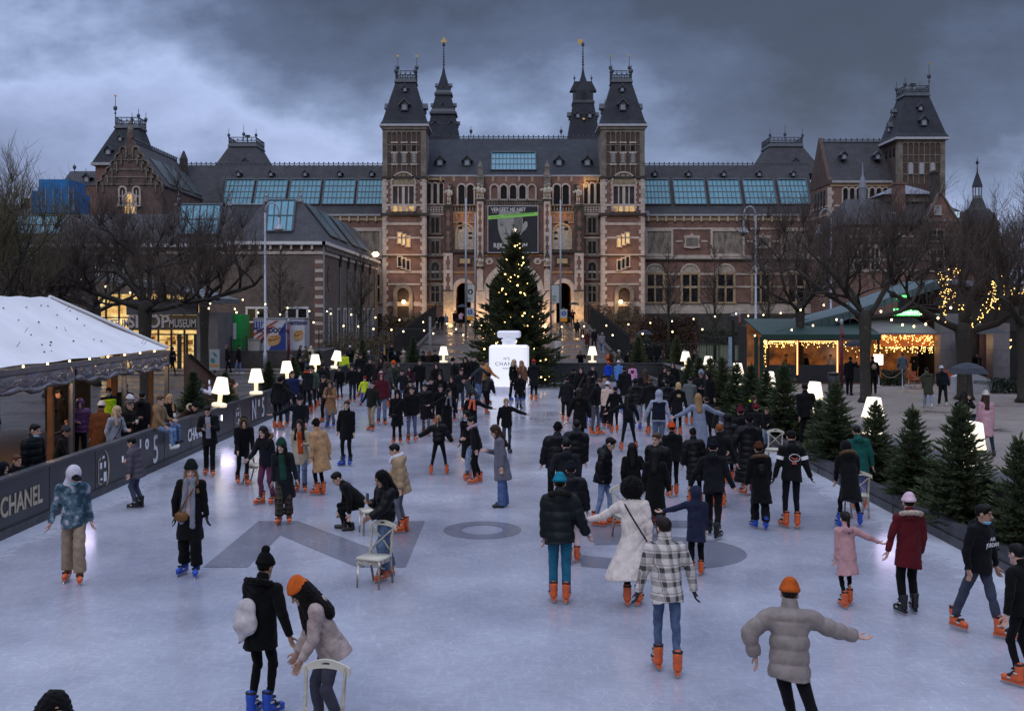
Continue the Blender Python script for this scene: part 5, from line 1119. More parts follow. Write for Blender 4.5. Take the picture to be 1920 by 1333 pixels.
# ================================================================== KIOSKS on their platform
pf = struct('kiosk_platform', MB().box(wx(405, 79), wx(606, 79), 79, 86, 0, 1.22), M('dark_concrete', (.055,.05,.048), .8, var=.3, space='World'))
KY = 80.0; KZ = 1.22
gk = thing('green_kiosk', 'bright green kiosk with a closed white shutter', 'kiosk', (wx(432, KY), KY, KZ)); m = MB(); m.box(wx(411, KY), wx(453, KY), KY, KY+2.4, KZ, wz(590, KY)); m.build('kiosk_shell', M('bright_green_panel', (.012,.33,.06), .4, var=.08), gk)
m = MB(); x0, x1 = wx(413.5, KY), wx(443, KY); m.box(x0, x1, KY-.05, KY-.005, wz(636, KY), wz(606, KY))
for i in range(4): z = wz(634, KY)+.22+i*.22; m.box(x0, x1, KY-.06, KY-.051, z-.01, z+.01)
m.build('roller_shutter', WHITEP, gk); m = MB(); put_text(m, 'ijs', .3, (wx(430, KY), KY-.02, wz(600, KY)), (1,0,0), (0,0,1), .006); m.build('kiosk_lettering', WHITEP, gk)
def hotdog(px0, px1, q0, q1, Yk, label, flag, word, wc):
    hk = thing('hotdog_stand', label, 'food stand', (wx((px0+px1)/2, Yk), Yk, KZ)); x0, x1, z0, z1 = wx(px0, Yk), wx(px1, Yk), wz(q1, Yk), wz(q0, Yk); W, H = x1-x0, z1-z0
    Pp = lambda u, v: (x0+W*u, z1-H*v)
    m = MB(); m.box(x0, x1, Yk, Yk+2.0, z0, z1); m.build('stand_shell', M('white_stand_panel', (.5,.52,.58), .4, var=.08), hk)
    if flag:
        m = MB(); m.prism([Pp(.0,.06), Pp(.36,.06), Pp(.24,.26), Pp(.0,.36)], Yk-.012, Yk-.004); m.prism([Pp(1,.08), Pp(1,1), Pp(.45,1), Pp(.62,.72), Pp(.8,.4)], Yk-.012, Yk-.004); m.build('blue_print', M('royal_blue_print', (.02,.05,.24), .45, var=.08), hk)
        m = MB()
        for k in range(5): a = .16+.2*k; m.prism([Pp(0,min(a+.28,1)), Pp(0,min(a+.38,1)), Pp(.8-.12*k,.06+.16*k), Pp(.68-.12*k,.06+.16*k)], Yk-.01, Yk-.003)
        m.build('red_stripe_print', M('brick_red_print', (.33,.07,.035), .45, var=.1), hk)
        m = MB()
        for i in range(4):
            for j in range(3):
                c = Pp(.05+.08*i, .1+.07*j); m.prism([(c[0]+.07*math.sin(a*PI/5)*(1 if a % 2 == 0 else .4), c[1]+.07*math.cos(a*PI/5)*(1 if a % 2 == 0 else .4)) for a in range(10)], Yk-.02, Yk-.014)
        m.build('star_print', WHITEP, hk)
    def blob(pts, y, mat, nm): m = MB(); m.prism([Pp(u, v) for u, v in pts], Yk-y-.008, Yk-y); m.build(nm, mat, hk)
    ox, oy, s = (.42, .48, 1.0) if flag else (.3, .35, 1.5)
    T = lambda pts: [(ox+a*s, oy+b) for a, b in pts]
    blob(T([(0,.16),(.05,.05),(.2,.02),(.36,.0),(.42,.08),(.41,.2),(.36,.3),(.22,.36),(.08,.36),(.02,.28)]), .02, M('bun_print', (.5,.3,.13), .5, var=.2), 'bun_print'); blob(T([(.03,.14),(.12,.08),(.3,.05),(.38,.06),(.36,.13),(.22,.19),(.08,.22)]), .03, M('sausage_print', (.3,.1,.04), .5, var=.2), 'sausage_print'); blob(T([(.06,.12),(.12,.1),(.16,.13),(.22,.08),(.27,.11),(.34,.06),(.35,.09),(.28,.14),(.22,.12),(.16,.17),(.1,.14)]), .04, M('mustard_print', (.6,.42,.15), .5), 'mustard_print')
    m = MB(); c = Pp(.52 if flag else .6, .36 if flag else .14); put_text(m, word, .5 if flag else .33, (c[0], Yk-.03, c[1]), (1,0,0), (0,0,1), .006, sx=.85, bold=.02); m.build('stand_lettering', M('navy_print', wc, .5), hk)
    m = MB(); m.box(x0-.05, x1+.05, Yk-.06, Yk+2.05, z1, z1+.08); m.build('stand_roof', GREYM, hk); return hk
hotdog(476, 536, 598, 658, 80.0, 'hot dog stand with a flag and a big bun on its side, HOTDOGS lettering', True, 'HOTDOGS', (.01,.02,.12)); hotdog(541, 571, 598, 656, 81.0, 'narrow white hot dog stand right of the flag printed stand', False, 'HOTDOGS', (.02,.05,.3))
cb2 = thing('utility_cabinet', 'pale grey utility cabinet between the green kiosk and the hot dog stand', 'cabinet', (wx(477, 79.6), 79.6, KZ)); m = MB(); m.box(wx(467, 79.6), wx(488, 79.6), 79.3, 79.9, KZ, wz(637, 79.6)); m.build('cabinet_body', M('cabinet_grey', (.36,.36,.33), .5, var=.1), cb2); m = MB(); m.box(wx(466.5, 79.6), wx(488.5, 79.6), 79.25, 79.95, wz(637, 79.6), wz(636, 79.6)); m.box(wx(477, 79.6)-.01, wx(477, 79.6)+.01, 79.285, 79.3, KZ+.1, KZ+.8); m.build('cabinet_lid', GREYM, cb2)
def bars(name, pts, h, label, cat, step=.14, r=.014, tall=None, sp=True, parent=None):
    "iron fence following (x,y,z) points"
    fo = thing(name, label, cat, pts[0]); m = MB(); ra = MB()
    for (A, B) in zip(pts[:-1], pts[1:]):
        A, B = Vector(A), Vector(B); L = (B-A).length; n = max(1, int(L/step)); U = Vector((0,0,1))
        for zz in (.15, h-.18): ra.tube([A+U*zz, B+U*zz], .022, 4)
        for i in range(n+1):
            p = A+(B-A)*i/n; hh = h
            m.tube([p, p+U*(hh-.06), p+U*(hh+.05)], [r, r, .002], 3, False)
        for i in range(max(2, int(L/2.6))+1):
            p = A+(B-A)*i/max(2, int(L/2.6)); ra.tube([p, p+U*(h+.08)], .045, 5)
    m.build('fence_bars', IRON, fo); ra.build('fence_rail', IRON, fo); return fo
bars('iron_fence', [(-8.6,78,.1),(-8.6,121,2.6)], 2.3, 'tall black iron fence climbing beside the left edge of the brick path', 'fence', .16, .02)
bars('iron_fence', [(8.6,78,.1),(8.6,121,2.6)], 2.3, 'tall black iron fence climbing beside the right edge of the brick path', 'fence', .16, .02)
bars('iron_fence', [(-15.3,84.5,0),(-8.8,84.5,0)], 2.6, 'black iron fence in front of the corner building, left of the path', 'fence', .2)
bars('iron_fence', [(8.9,85.5,0),(16.6,85.5,0)], 1.7, 'black iron fence in front of the brown hedge', 'fence', .2)
bars('iron_fence', [(15.8,86.5,0),(27,86.5,0)], 2.2, 'black iron fence with lawn behind, right of the brown hedge', 'fence', .22)
# guard rails on the kiosk platform
bars('guard_rail', [(wx(404,78.8),78.85,1.22),(wx(462,78.8),78.85,1.22)], 1.0, 'grey guard rail in front of the green kiosk', 'railing', .5)

# ================================================================== CAFE on the right
cf = thing('cafe_pavilion', 'cafe with green awnings and an orange lit glass terrace on the right', 'cafe', (19, 63, 0))
CY = 62.5; C = lambda p, Y=CY: wx(p, Y); CZ = lambda q, Y=CY: wz(q, Y)
DKB = M('dark_cafe_wall', (.022,.02,.02), .7, var=.3)
GRAN = M('grey_granite', (.17,.16,.17), .5, var=.15, vs=3, space='World')
amb = lit_mat('amber_interior', (.05,.014,.006), (.55,.16,.035), .34, 1.3)  # warm light of the cafe interior, put into the wall's own emission
MB().box(C(1430), C(1770), CY+4, CY+4.2, 0, 3.4).build('amber_back_wall', amb, cf)
m = MB(); m.box(C(1445), C(1770), CY+4.3, CY+9, 0, 3.2); m.box(C(1790), C(2010), CY+1.2, CY+9, 0, 5.8); m.build('rear_wall', DKB, cf)
AWN = M('dark_green_awning', (.010,.042,.032), .6, var=.15, vs=1)
m = MB(); m.prism_x([(CY-.6, 2.72), (CY+4.2, 3.6), (CY+4.2, 3.7), (CY-.6, 2.82)], C(1424), C(1645)); m.box(C(1424), C(1645), CY-.64, CY-.6, 2.5, 2.82); m.build('awning', AWN, cf)
m = MB(); m.prism_x([(CY-.2, 2.8), (CY+4.2, 3.75), (CY+4.2, 3.85), (CY-.2, 2.9)], C(1646), C(1760)); m.build('terrace_canopy', M('grey_canopy', (.16,.15,.15), .6), cf)
ORG = M('orange_heated_canvas', (.35,.12,.05), .7, var=.25, vs=1.5, space='World', emit=(1,.25,.06), es=.16)  # heater light falling on the canvas is put into its colour and glow
m = MB(); m.box(C(1650), C(1758), CY+.6, CY+.66, CZ(650), CZ(627)); m.build('orange_valance', ORG, cf)
m = MB(); m.box(C(1432), C(1648), CY-.08, CY, 0, CZ(684)); m.build('lower_panel', M('slate_grey_panel', (.03,.032,.038), .35, var=.15), cf)
for p in (1440, 1494, 1571, 1647): MB().box(C(p)-.05, C(p)+.05, CY-.1, CY+.1, 0, 2.5).build('terrace_mullion', IRON, cf)
HEAT = M('heater_glow', (1,.4,.15), .5, var=0, emit=(1,.38,.14), es=3.0)
for p in (1494, 1569): MB().box(C(p)-.03, C(p)+.03, CY-.14, CY-.105, .45, 2.45).build('glow_strip', HEAT, cf)
m = MB(); m.box(C(1433), C(1494), CY+.1, CY+.16, 2.36, 2.42); m.box(C(1500), C(1570), CY+.1, CY+.16, 2.38, 2.42); m.box(C(1720), C(1758), CY+.55, CY+.59, 2.82, 2.86); m.build('heater_bar', HEAT, cf)
# fairy lights: a fringe along the awning
def fringe(x0, x1, y, z, n, drop, seed, r=.028):
    rr = random.Random(seed); m = MB()
    for i in range(n): m.ball((rr.uniform(x0, x1), y+rr.uniform(-.05,.05), z-drop*abs(rr.gauss(0,.5))), r*rr.uniform(.7,1.2), 5, 3)
    return m
FAIRY = M('fairy_light_glow', (1,.7,.3), .4, var=0, emit=(1,.58,.16), es=5)
fa = MB()
for a in ((1434,1494,2.4,60,.35,1),(1500,1568,2.4,40,.3,2),(1574,1610,2.4,22,.5,3)):
    q = fringe(C(a[0]), C(a[1]), CY-.15, a[2], a[3], a[4], a[5]); fa.add(q.v, q.f)
q = fringe(C(1652), C(1757), CY+.5, 2.75, 110, .55, 4); fa.add(q.v, q.f); q = fringe(C(1652), C(1757), CY+.5, 2.05, 90, .3, 5); fa.add(q.v, q.f); q = fringe(C(1643), C(1656), CY+.4, 2.2, 30, .7, 6); fa.add(q.v, q.f); q = fringe(C(1426), C(1436), CY-.4, 2.6, 30, 1.6, 7); fa.add(q.v, q.f)
fo = fa.build('fairy_lights', FAIRY, cf); fo['kind'] = 'stuff'
GREENP = M('green_post', (.006,.03,.026), .45, var=.1)
for p, q in ((1418, 720), (1428, 720)): MB().box(wx(p,60)-.1, wx(p,60)+.1, 59.9, 60.1, 0, 2.75).build('awning_post', GREENP, cf)
for (a, b, q) in ((1757, 1790, 588), (1855, 1886, 606)):
    m = MB(); m.box(C(a), C(b), CY-.5, CY+.4, 0, CZ(q)); co = m.build('granite_column', GRAN, cf); m = MB()
    for z in (.9, 1.9, 2.9): m.box(C(a)-.004, C(b)+.004, CY-.504, CY+.404, z-.008, z+.008)
    m.build('joint_line', IRON, co)
for (a, b) in ((1800, 1850), (1895, 1960)):
    m = MB(); m.box(C(a), C(b), CY+1.1, CY+1.18, 0, 3); do = m.build('dark_doorway', PANE, cf)
m = MB(); m.box(C(1850), C(1890), CY+1.0, CY+1.18, 0, 3.2); m.build('purple_wall', M('plum_wall', (.06,.03,.035), .7), cf)
# folded turquoise roof
TURQ = M('turquoise_seamed_roof', (.075,.125,.13), .5, var=.2, vs=.6, space='World')
m = MB(); za = lambda p, q: (C(p), CZ(q)); m.prism([za(1505,612), za(1640,577), za(1790,522), za(1795,538), za(1690,570), za(1505,640)], CY+2.2, CY+8); ro = m.build('folded_roof', TURQ, cf)
m = MB()
for i in range(22): t = i/21; p = 1507+t*285; q0 = 612-(612-522)*t**1.25; m.box(C(p)-.015, C(p)+.015, CY+2.16, CY+2.2, CZ(q0+22), CZ(q0))
m.build('roof_seam', M('dark_seam', (.05,.08,.085), .6), ro)
m = MB(); m.prism([za(1795,523), za(2010,550), za(2010,560), za(1795,533)], CY+.3, CY+9); m.build('flat_roof', LEAD, cf)
GS = M('green_neon', (.2,1,.3), .4, var=0, emit=(.12,1,.18), es=1.8); WN = M('white_neon', (.9,1,.9), .4, var=0, emit=(.75,1,.75), es=1.3)
m = MB(); m.box(C(1698), C(1760), CY+2.0, CY+2.1, CZ(596), CZ(578)); so = m.build('sign_backing', IRON, cf); m = MB(); put_text(m, 'Heineken', .52, (C(1722.5), CY+1.9, CZ(586)), (1,0,0), (0,0,1), .02, sx=.8, bold=.035); m.build('neon_lettering', GS, so); m = MB(); put_text(m, 'Heineken', .5, (C(1722.5), CY+1.87, CZ(586)), (1,0,0), (0,0,1), .005, sx=.82); m.build('neon_core', WN, so)
m = MB(); X, Z = C(1753), CZ(587); m.prism([(X+.16*math.sin(a*PI/5)*(1 if a % 2 == 0 else .45), Z+.16*math.cos(a*PI/5)*(1 if a % 2 == 0 else .45)) for a in range(10)], CY+1.86, CY+1.95); m.build('neon_star', M('red_white_neon', (1,.5,.45), .4, var=0, emit=(1,.5,.45), es=2.5), so)
m = MB(); m.box(C(1703), C(1708), CY+1.9, CY+1.95, CZ(560), CZ(557)); m.box(C(1714), C(1722), CY+1.9, CY+1.95, CZ(557), CZ(553)); m.box(C(1824), C(1830), CY+.9, CY+.95, CZ(612), CZ(600)); m.build('green_light', GS, cf)
m = MB(); m.box(C(1633), C(1650), CY-.5, CY-.42, CZ(683), CZ(664)); m.build('lit_menu_board', M('lit_menu_board', (1,.9,.8), .4, var=0, emit=(1,.82,.65), es=4), cf)
m = MB(); m.lathe([(1.6,0),(1.0,.28),(.1,.55)], (C(1835, 60), 60, CZ(618, 60)-.2), 10); m.tube([(C(1835,60),60,0),(C(1835,60),60,CZ(618,60))], .04, 6); us = thing('terrace_parasol', 'dark parasol open in front of the cafe entrance', 'parasol', (C(1835,60), 60, 0)); m.build('parasol', M('black_canvas', (.018,.018,.02), .7, var=.2), us)
fa = MB(); q = fringe(C(1822), C(1836), CY+.9, 2.6, 60, 1.0, 8); fa.add(q.v, q.f); q = fringe(C(1888), C(1910), CY+.9, 2.6, 50, 1.0, 9); fa.add(q.v, q.f); fo = fa.build('door_fairy_lights', FAIRY, cf); fo['kind'] = 'stuff'
for (p, Yl, z, e, c_) in ((1465, CY+1.5, 2.2, 13, (1,.42,.12)), (1535, CY+1.5, 2.2, 13, (1,.42,.12)), (1705, CY+1.4, 2.4, 24, (1,.42,.12)), (1828, CY+.2, 2.4, 14, (1,.6,.25))):
    ld = bpy.data.lights.new('terrace_lamp', 'POINT'); ld.energy = e; ld.color = c_; ld.shadow_soft_size = .2; lo = bpy.data.objects.new('terrace_lamp', ld); COL.objects.link(lo); lo.location = (wx(p, Yl), Yl, z)
# terrace furniture
def chair_out(x, y, rz, label):
    t = thing('terrace_chair', label, 'chair', (x,y,0), rz, 'orange chairs on the cafe terrace'); m = MB(); m.box(-.24,.24,-.24,.24,.42,.47); m.build('seat', ORG2, t, local=True); m = MB(); m.box(-.24,.24,.2,.25,.5,.86); m.build('backrest', ORG2, t, local=True)
    for a in (-.2,.2):
        for b in (-.2,.2): MB().tube([(a,b,0),(a,b,.43)], .015, 5).build('leg', GREYM, t, local=True)
ORG2 = M('orange_chair_shell', (.42,.10,.04), .5, var=.1)
chair_out(wx(1715,58.5), 58.5, .3, 'orange terrace chair left of the yellow tag by the rope barrier'); chair_out(wx(1779,60), 60, -.4, 'orange terrace chair in front of the granite column')
for i, p in enumerate((1648, 1692, 1704, 1737)):
    Yp = 59-1.0*(i % 2)
    s_ = thing('rope_post', ('leftmost chrome rope post by the queue', 'chrome rope post in the middle of the slack rope', 'front chrome rope post standing on the gravel', 'rightmost chrome rope post beside the terrace chair')[i], 'rope post', (wx(p,Yp), Yp, 0)); m = MB(); m.lathe([(.16,0),(.15,.03),(.03,.06),(.028,.95),(.04,.98),(.02,1.02)], seg=10); m.build('post', GREYM, s_, True, True)
rp = thing('barrier_rope', 'slack pale rope hanging between the chrome posts at the cafe', 'rope', (wx(1670,59), 59, .9)); m = MB()
for a, b in ((1648,1692),(1704,1737)): m.tube([(wx(a+(b-a)*t/8, 58.5), 58.5, .9-.38*math.sin(PI*t/8)) for t in range(9)], .02, 5)
m.build('rope', M('pale_rope', (.3,.24,.17), .8), rp)
bi = thing('litter_bin', 'round black litter bin beside the dark red pole', 'litter bin', (wx(1563,56.5), 56.5, 0)); m = MB(); m.lathe([(.26,0),(.28,.05),(.28,.85)], seg=16); m.build('bin_body', IRON, bi, True, True); m = MB(); m.lathe([(.31,.85),(.31,.92),(.1,.96)], seg=16); m.build('bin_lid', M('bin_lid', (.04,.04,.045), .4), bi, True, True)
ia = thing('curved_city_sign', 'white curved board with dark lettering beside the tree trunk on the right', 'sign', (wx(1835,54.5), 54.5, 0)); Yi = 54.5; m = MB(); pts = [(wx(1790,Yi), .0)]+[(wx(1790+92*t/10, Yi), .25+.75*math.sin(PI*(.28+.72*t/10))) for t in range(11)]+[(wx(1884,Yi), .0)]; m.prism(pts, Yi, Yi+.5); m.build('sign_board', M('white_gloss_panel', (.55,.57,.62), .3, var=.08), ia); m = MB(); put_text(m, 'I amsterdam', .34, (wx(1846,Yi), Yi-.01, .56), (1,0,-.06), (0,0,1), .006, sx=.85); m.build('sign_lettering', M('dark_green_letter', (.03,.09,.07), .5), ia)

# ================================================================== STREET FURNITURE
POST = M('pale_grey_post', (.36,.38,.43), .45, .2, var=.1)
def lamp_post(x, y, z0, h, side, label, arm=1.0, r=.09, bell=True):
    t = thing('street_lamp', label, 'street lamp', (x,y,z0)); m = MB(); m.tube([(0,0,0),(0,0,1.1),(0,0,1.15),(0,0,h*.93)], [r*1.8,r*1.7,r,r*.75], 8); m.build('lamp_post', POST, t, True, True)
    m = MB(); pts = [(0,0,h*.93)]+[(side*arm*(1-math.cos(a*PI/8))*.5, 0, h*.93+.75*arm*math.sin(a*PI/8)) for a in range(1,9)]+[(side*arm,0,h*.93-.35)]; m.tube(pts, [r*.7]*len(pts), 6); m.build('curved_arm', POST, t, True, True)
    m = MB(); m.lathe([(.07,.0),(.09,-.45),(.14,-.55),(.36,-.82),(.38,-.92),(.3,-.95)], (side*arm,0,h*.93-.35), 12); lh = m.build('lamp_head', POST, t, True, True); MB().lathe([(.26,-.9),(.22,-1.03),(.1,-1.1)], (side*arm,0,h*.93-.35), 10).build('lamp_glass', M('unlit_lamp_glass', (.4,.33,.22), .3, var=.1), lh, True, True); return t
lamp_post(wx(497,78), 78, 0, 12.2, 1, 'tall grey street lamp with a crook arm in front of the hot dog stand', 1.0)
lamp_post(wx(1417,76), 76, 0, 11.8, -1, 'tall grey street lamp with a crook arm in front of the cafe awning', .85)
lamp_post(wx(1558,80), 80, 0, 12.0, -1, 'tall grey street lamp behind the bare trees on the right', .85)
def spot_pole(px, Y, qt, label, spots):
    x = wx(px, Y); z0 = rampz(Y); t = thing('light_pole', label, 'light pole', (x,Y,z0)); m = MB(); m.tube([(0,0,0),(0,0,wz(qt,Y)-z0)], [.11,.08], 8); m.build('pole', POST, t, True, True)
    for q, s in spots: m = MB(); z = wz(q,Y)-z0; m.tube([(0,0,z),(s*.45,0,z)], .03, 5); m.lathe([(.1,-.12),(.2,-.1),(.2,.12),(.1,.16)], (s*.55,-.05,z), 8); m.build('spotlight', IRON, t, local=True)
    return t
spot_pole(873.5, 105, 372, 'slim light pole standing left of the fir on the path, nearer one', ((420,-1),(428,-1)))
spot_pole(891, 118, 400, 'slim light pole behind the left path sign, close to the museum', ((438,-1),(447,-1)))
spot_pole(1051, 105, 375, 'slim light pole right of the fir on the path, nearer one', ((417,1),(430,1)))
spot_pole(1033, 118, 405, 'slim light pole right of the fir, close to the museum', ((437,1),(448,1)))
def hang_sign(px0, px1, q0, q1, Y, label, arrow):
    t = thing('hanging_sign', label, 'sign', (wx((px0+px1)/2,Y), Y, wz(q1,Y))); m = MB(); m.box(wx(px0,Y), wx(px1,Y), Y-.03, Y+.03, wz(q1,Y), wz(q0,Y)); m.build('sign_board', M('pale_sign_board', (.45,.5,.5), .5, var=.06), t)
    m = MB(); 
    for q in (q0-1.0, q1+1.0): m.box(wx(px0-4,Y), wx(px1+4,Y), Y-.02, Y+.02, wz(q,Y)-.03, wz(q,Y)+.03)
    m.build('sign_arm', IRON, t); m = MB(); X = wx((px0+px1)/2,Y)
    if arrow:
        Z = wz(q0+13,Y); m.prism([(X+.26*math.sin(2*PI*i/20), Z+.26*math.cos(2*PI*i/20)) for i in range(20)], Y-.05, Y-.035); ao = m.build('arrow_disc', IRON, t); m = MB(); m.prism([(X-.035,Z+.16),(X-.035,Z-.05),(X-.14,Z+.03),(X-.14,Z-.04),(X,Z-.17),(X+.14,Z-.04),(X+.14,Z+.03),(X+.035,Z-.05),(X+.035,Z+.16)], Y-.065, Y-.052); m.build('arrow', WHITEP, ao); m = MB()
    for k in range(3 if arrow else 5): z = wz(q1-3-k*2.4,Y); m.box(X-.3, X-.3+(.28,.4,.22,.45,.35)[k], Y-.045, Y-.034, z, z+.04)
    m.build('sign_text_line', STONED, t)
hang_sign(876.5, 887.5, 534, 566, 105, 'white hanging sign with a black arrow disc on the left light pole', True); hang_sign(1034.5, 1048.5, 535, 568, 105, 'white hanging sign with small print on the right light pole', False)
def path_sign(px, q0, q1, qb, Y, label):
    X = wx(px,Y); t = thing('path_sign', label, 'road sign', (X,Y,rampz(Y))); m = MB(); m.tube([(X,Y,rampz(Y)),(X,Y,wz(q0-3,Y))], .04, 6); m.build('sign_post', GREYM, t); m = MB(); m.box(X-.33, X+.33, Y-.08, Y-.05, wz(q1,Y), wz(q0,Y)); m.build('sign_plate', M('pale_sign_board',0), t)
    m = MB(); Z = wz(q0+7.5,Y); m.prism([(X+.24*math.sin(2*PI*i/20), Z+.24*math.cos(2*PI*i/20)) for i in range(20)], Y-.1, Y-.085); do = m.build('blue_disc', M('traffic_blue', (.015,.07,.35), .4), t); m = MB(); m.tube([(X-.06,Y-.11,Z-.14),(X-.06,Y-.11,Z+.08)], .025, 4); m.ball((X-.06,Y-.11,Z+.13), .035, 6, 4); m.tube([(X+.06,Y-.11,Z-.14),(X+.06,Y-.11,Z+.03)], .022, 4); m.ball((X+.06,Y-.11,Z+.07), .03, 6, 4); m.build('pedestrian_symbol', WHITEP, do)
    m = MB(); m.box(X-.33, X+.33-(.0), Y-.1, Y-.085, wz(q1+.3,Y)-.2, wz(q1-3,Y)); m.build('orange_plate', M('traffic_orange', (.75,.3,.02), .5), t)
path_sign(881.5, 577.5, 596, 620, 103, 'blue pedestrian sign with orange plate left of the fir'); path_sign(1057, 580, 599, 625, 103, 'blue pedestrian sign with orange plate right of the fir')
RED = M('dark_red_pole', (.12,.018,.03), .45, var=.15)
def red_pole(px, Y, qt, label, r=.09):
    X = wx(px,Y); t = thing('red_pole', label, 'pole', (X,Y,0)); h = wz(qt,Y); MB().tube([(0,0,0),(0,0,h-.35)], r, 10).build('pole', RED, t, True, True); MB().lathe([(r*1.02,h-.35),(r*1.05,h-.1),(r*.5,h)], seg=10).build('pole_cap', POST, t, True, True); m = MB(); m.box(-.05,.05,-r-.18,-r,h-1.0,h-.75); m.lathe([(.1,-.1),(.13,0),(.1,.1)], (-.02,-r-.15,h-.85), 8); m.build('loudspeaker', RED, t, local=True); return t, h
RP1, rh1 = red_pole(1578, 57.5, 598, 'dark red pole in front of the cafe glass'); RP2, rh2 = red_pole(1387, 80, 584, 'dark red pole left of the cafe at the street'); red_pole(541, 77.5, 598, 'dark red pole between the two hot dog stands', .1)
ab = thing('pavement_sign', 'white pavement sign with a teal leaf print beside the tree trunk', 'sign', (wx(402,70), 70, 0)); Ya = 70; m = MB(); m.box(wx(393,Ya), wx(411.5,Ya), Ya-.04, Ya+.04, .3, wz(655,Ya)); m.build('sign_panel', M('pale_sign_board',0), ab); m = MB(); m.box(wx(392,Ya), wx(413,Ya), Ya-.3, Ya+.3, 0, .12); m.box(wx(401,Ya), wx(404,Ya), Ya-.05, Ya+.05, .12, .3); m.build('sign_foot', IRON, ab)
m = MB(); P_ = lambda p, q: (wx(p,Ya), wz(q,Ya)); m.prism([P_(398,660),P_(404,662),P_(409,670),P_(403,668)], Ya-.06, Ya-.045); m.prism([P_(396,671),P_(402,672),P_(404,678),P_(399,681),P_(395,677)], Ya-.06, Ya-.045); m.build('leaf_print', M('teal_print', (.05,.25,.24), .5), ab); m = MB(); m.box(wx(394,Ya), wx(410,Ya), Ya-.06, Ya-.045, wz(687,Ya), wz(683,Ya)); m.build('orange_print', M('traffic_orange',0), ab)
ol = thing('old_lantern', 'old black street lantern on a post in front of the lawn fence', 'street lamp', (wx(1376,84), 84, 0)); m = MB(); X, Y_ = wx(1376,84), 84; m.tube([(X,Y_,0),(X,Y_,3.2)], [.09,.05], 6); m.build('lantern_post', IRON, ol); m = MB(); m.frus((X-.12,X+.12,Y_-.12,Y_+.12), 3.2, (X-.25,X+.25,Y_-.25,Y_+.25), 3.75); m.frus((X-.28,X+.28,Y_-.28,Y_+.28), 3.76, (X-.05,X+.05,Y_-.05,Y_+.05), 4.1); m.build('lantern_head', M('lantern_glass', (.09,.09,.1), .2), ol)
tb = thing('street_totem', 'blue and white street totem in front of the lawn fence', 'sign', (wx(1369,80.5), 80.5, 0)); m = MB(); m.box(wx(1366,80.5), wx(1372,80.5), 80.4, 80.6, 0, wz(632,80.5)); m.build('totem_panel', M('totem_panel', (.3,.4,.5), .4), tb); m = MB(); m.box(wx(1372.3,80.5), wx(1376,80.5), 80.4, 80.6, 0, wz(600,80.5)); m.build('totem_post', IRON, tb)
bo = thing('path_bollard', 'grey stone bollard on the left edge of the brick path', 'bollard', (wx(806,96), 96, rampz(96))); m = MB(); m.box(wx(804,96), wx(808.5,96), 95.9, 96.1, rampz(96), wz(594,96)); m.build('bollard_post', GREYM, bo)
# ---- string lights
_bulb = MB(); _bulb.ball((0,0,-.1), .048, 8, 6, 1.15); _bm = _bulb.mesh('bulb', M('string_bulb_glow', (1,.8,.5), .4, var=0, emit=(1,.74,.36), es=5), smooth=True)
def strand(label, pts, n, sag, s=1.0):
    A, B = Vector(pts[0]), Vector(pts[1]); t = thing('string_light', label, 'string light', A); m = MB(); P = lambda u: A+(B-A)*u-Vector((0,0,4*sag*u*(1-u)))
    m.tube([P(i/24)-A for i in range(25)], .012, 3, False); m.build('cable', IRON, t, local=True)
    for i in range(n):
        b = link('bulb', _bm, t); b.location = P((i+.5)/n)-A; b.scale = (s,s,s)
    return t
def pt(px, q, Y): return (wx(px,Y), Y, wz(q,Y))
strand('upper string of bulbs crossing the path from the red pole on the right', (pt(1400,583,80), pt(590,578,74)), 19, 1.15)
strand('lower string of bulbs crossing in front of the big fir', (pt(1345,612,66), pt(560,598,66)), 14, .75)
strand('string of bulbs above the shop entrance on the left', (pt(130,515,66), pt(470,586,60)), 7, .25)
strand('string of bulbs from the left trees past the corner building', (pt(390,545,70), pt(640,588,74)), 6, .15)
strand('short string of bulbs above the green kiosk', (pt(370,560,66), pt(545,588,74)), 4, .2)
strand('string of bulbs from the red pole up to the right tree', (pt(1390,590,78), pt(1625,548,50)), 6, .25)
strand('second string of bulbs reaching the cafe from the path', (pt(1400,628,68), pt(1645,573,50)), 6, .2)
strand('drooping string of bulbs below the green neon sign', (pt(1642,570,50), pt(1795,560,44)), 7, 1.0)
strand('string of bulbs crossing the fir and the plaza on the left', (pt(640,604,66), pt(1000,588,70)), 6, .7)
# warm uplights on the museum
UPL = ((844,592,124.6,120),(905,590,124.4,140),(1021,592,124.4,140),(1082,590,124.6,120),(872,545,127.4,60),(1054,545,127.4,60),(765,565,124.4,60),(1162,565,124.4,60),(756,480,123.6,110),(1170,480,123.6,110),(1100,345,126.6,30),(870,405,125.0,40),(1056,405,125.0,40))
for px, q, Y, e in UPL:
    ld = bpy.data.lights.new('facade_uplight', 'POINT'); ld.energy = e; ld.color = (1,.6,.26); ld.shadow_soft_size = .25; lo = bpy.data.objects.new('facade_uplight', ld); COL.objects.link(lo); lo.location = (wx(px,Y), Y, wz(q,Y))
for px in (757, 1164):
    Yl = 125.4; d = thing('door_lantern', 'small glowing lantern above the %s tower door' % ('left' if px < 900 else 'right'), 'lantern', (wx(px,Yl), Yl, wz(566,Yl))); MB().ball((0,0,0), .22, 8, 6).build('lantern_globe', WARMB, d, True, True); MB().box(-.03,.03,0,.5,.15,.22).build('lantern_arm', IRON, d, local=True)
d = thing('wall_floodlight', 'warm glowing floodlight on the corner building eaves', 'floodlight', pt(704,477,121)); MB().ball((0,0,0), .4, 8, 6, .7).build('flood_lens', WARMB, d, True, True); MB().box(-.2,.2,.2,.5,-.3,-.2).build('flood_bracket', IRON, d, local=True)
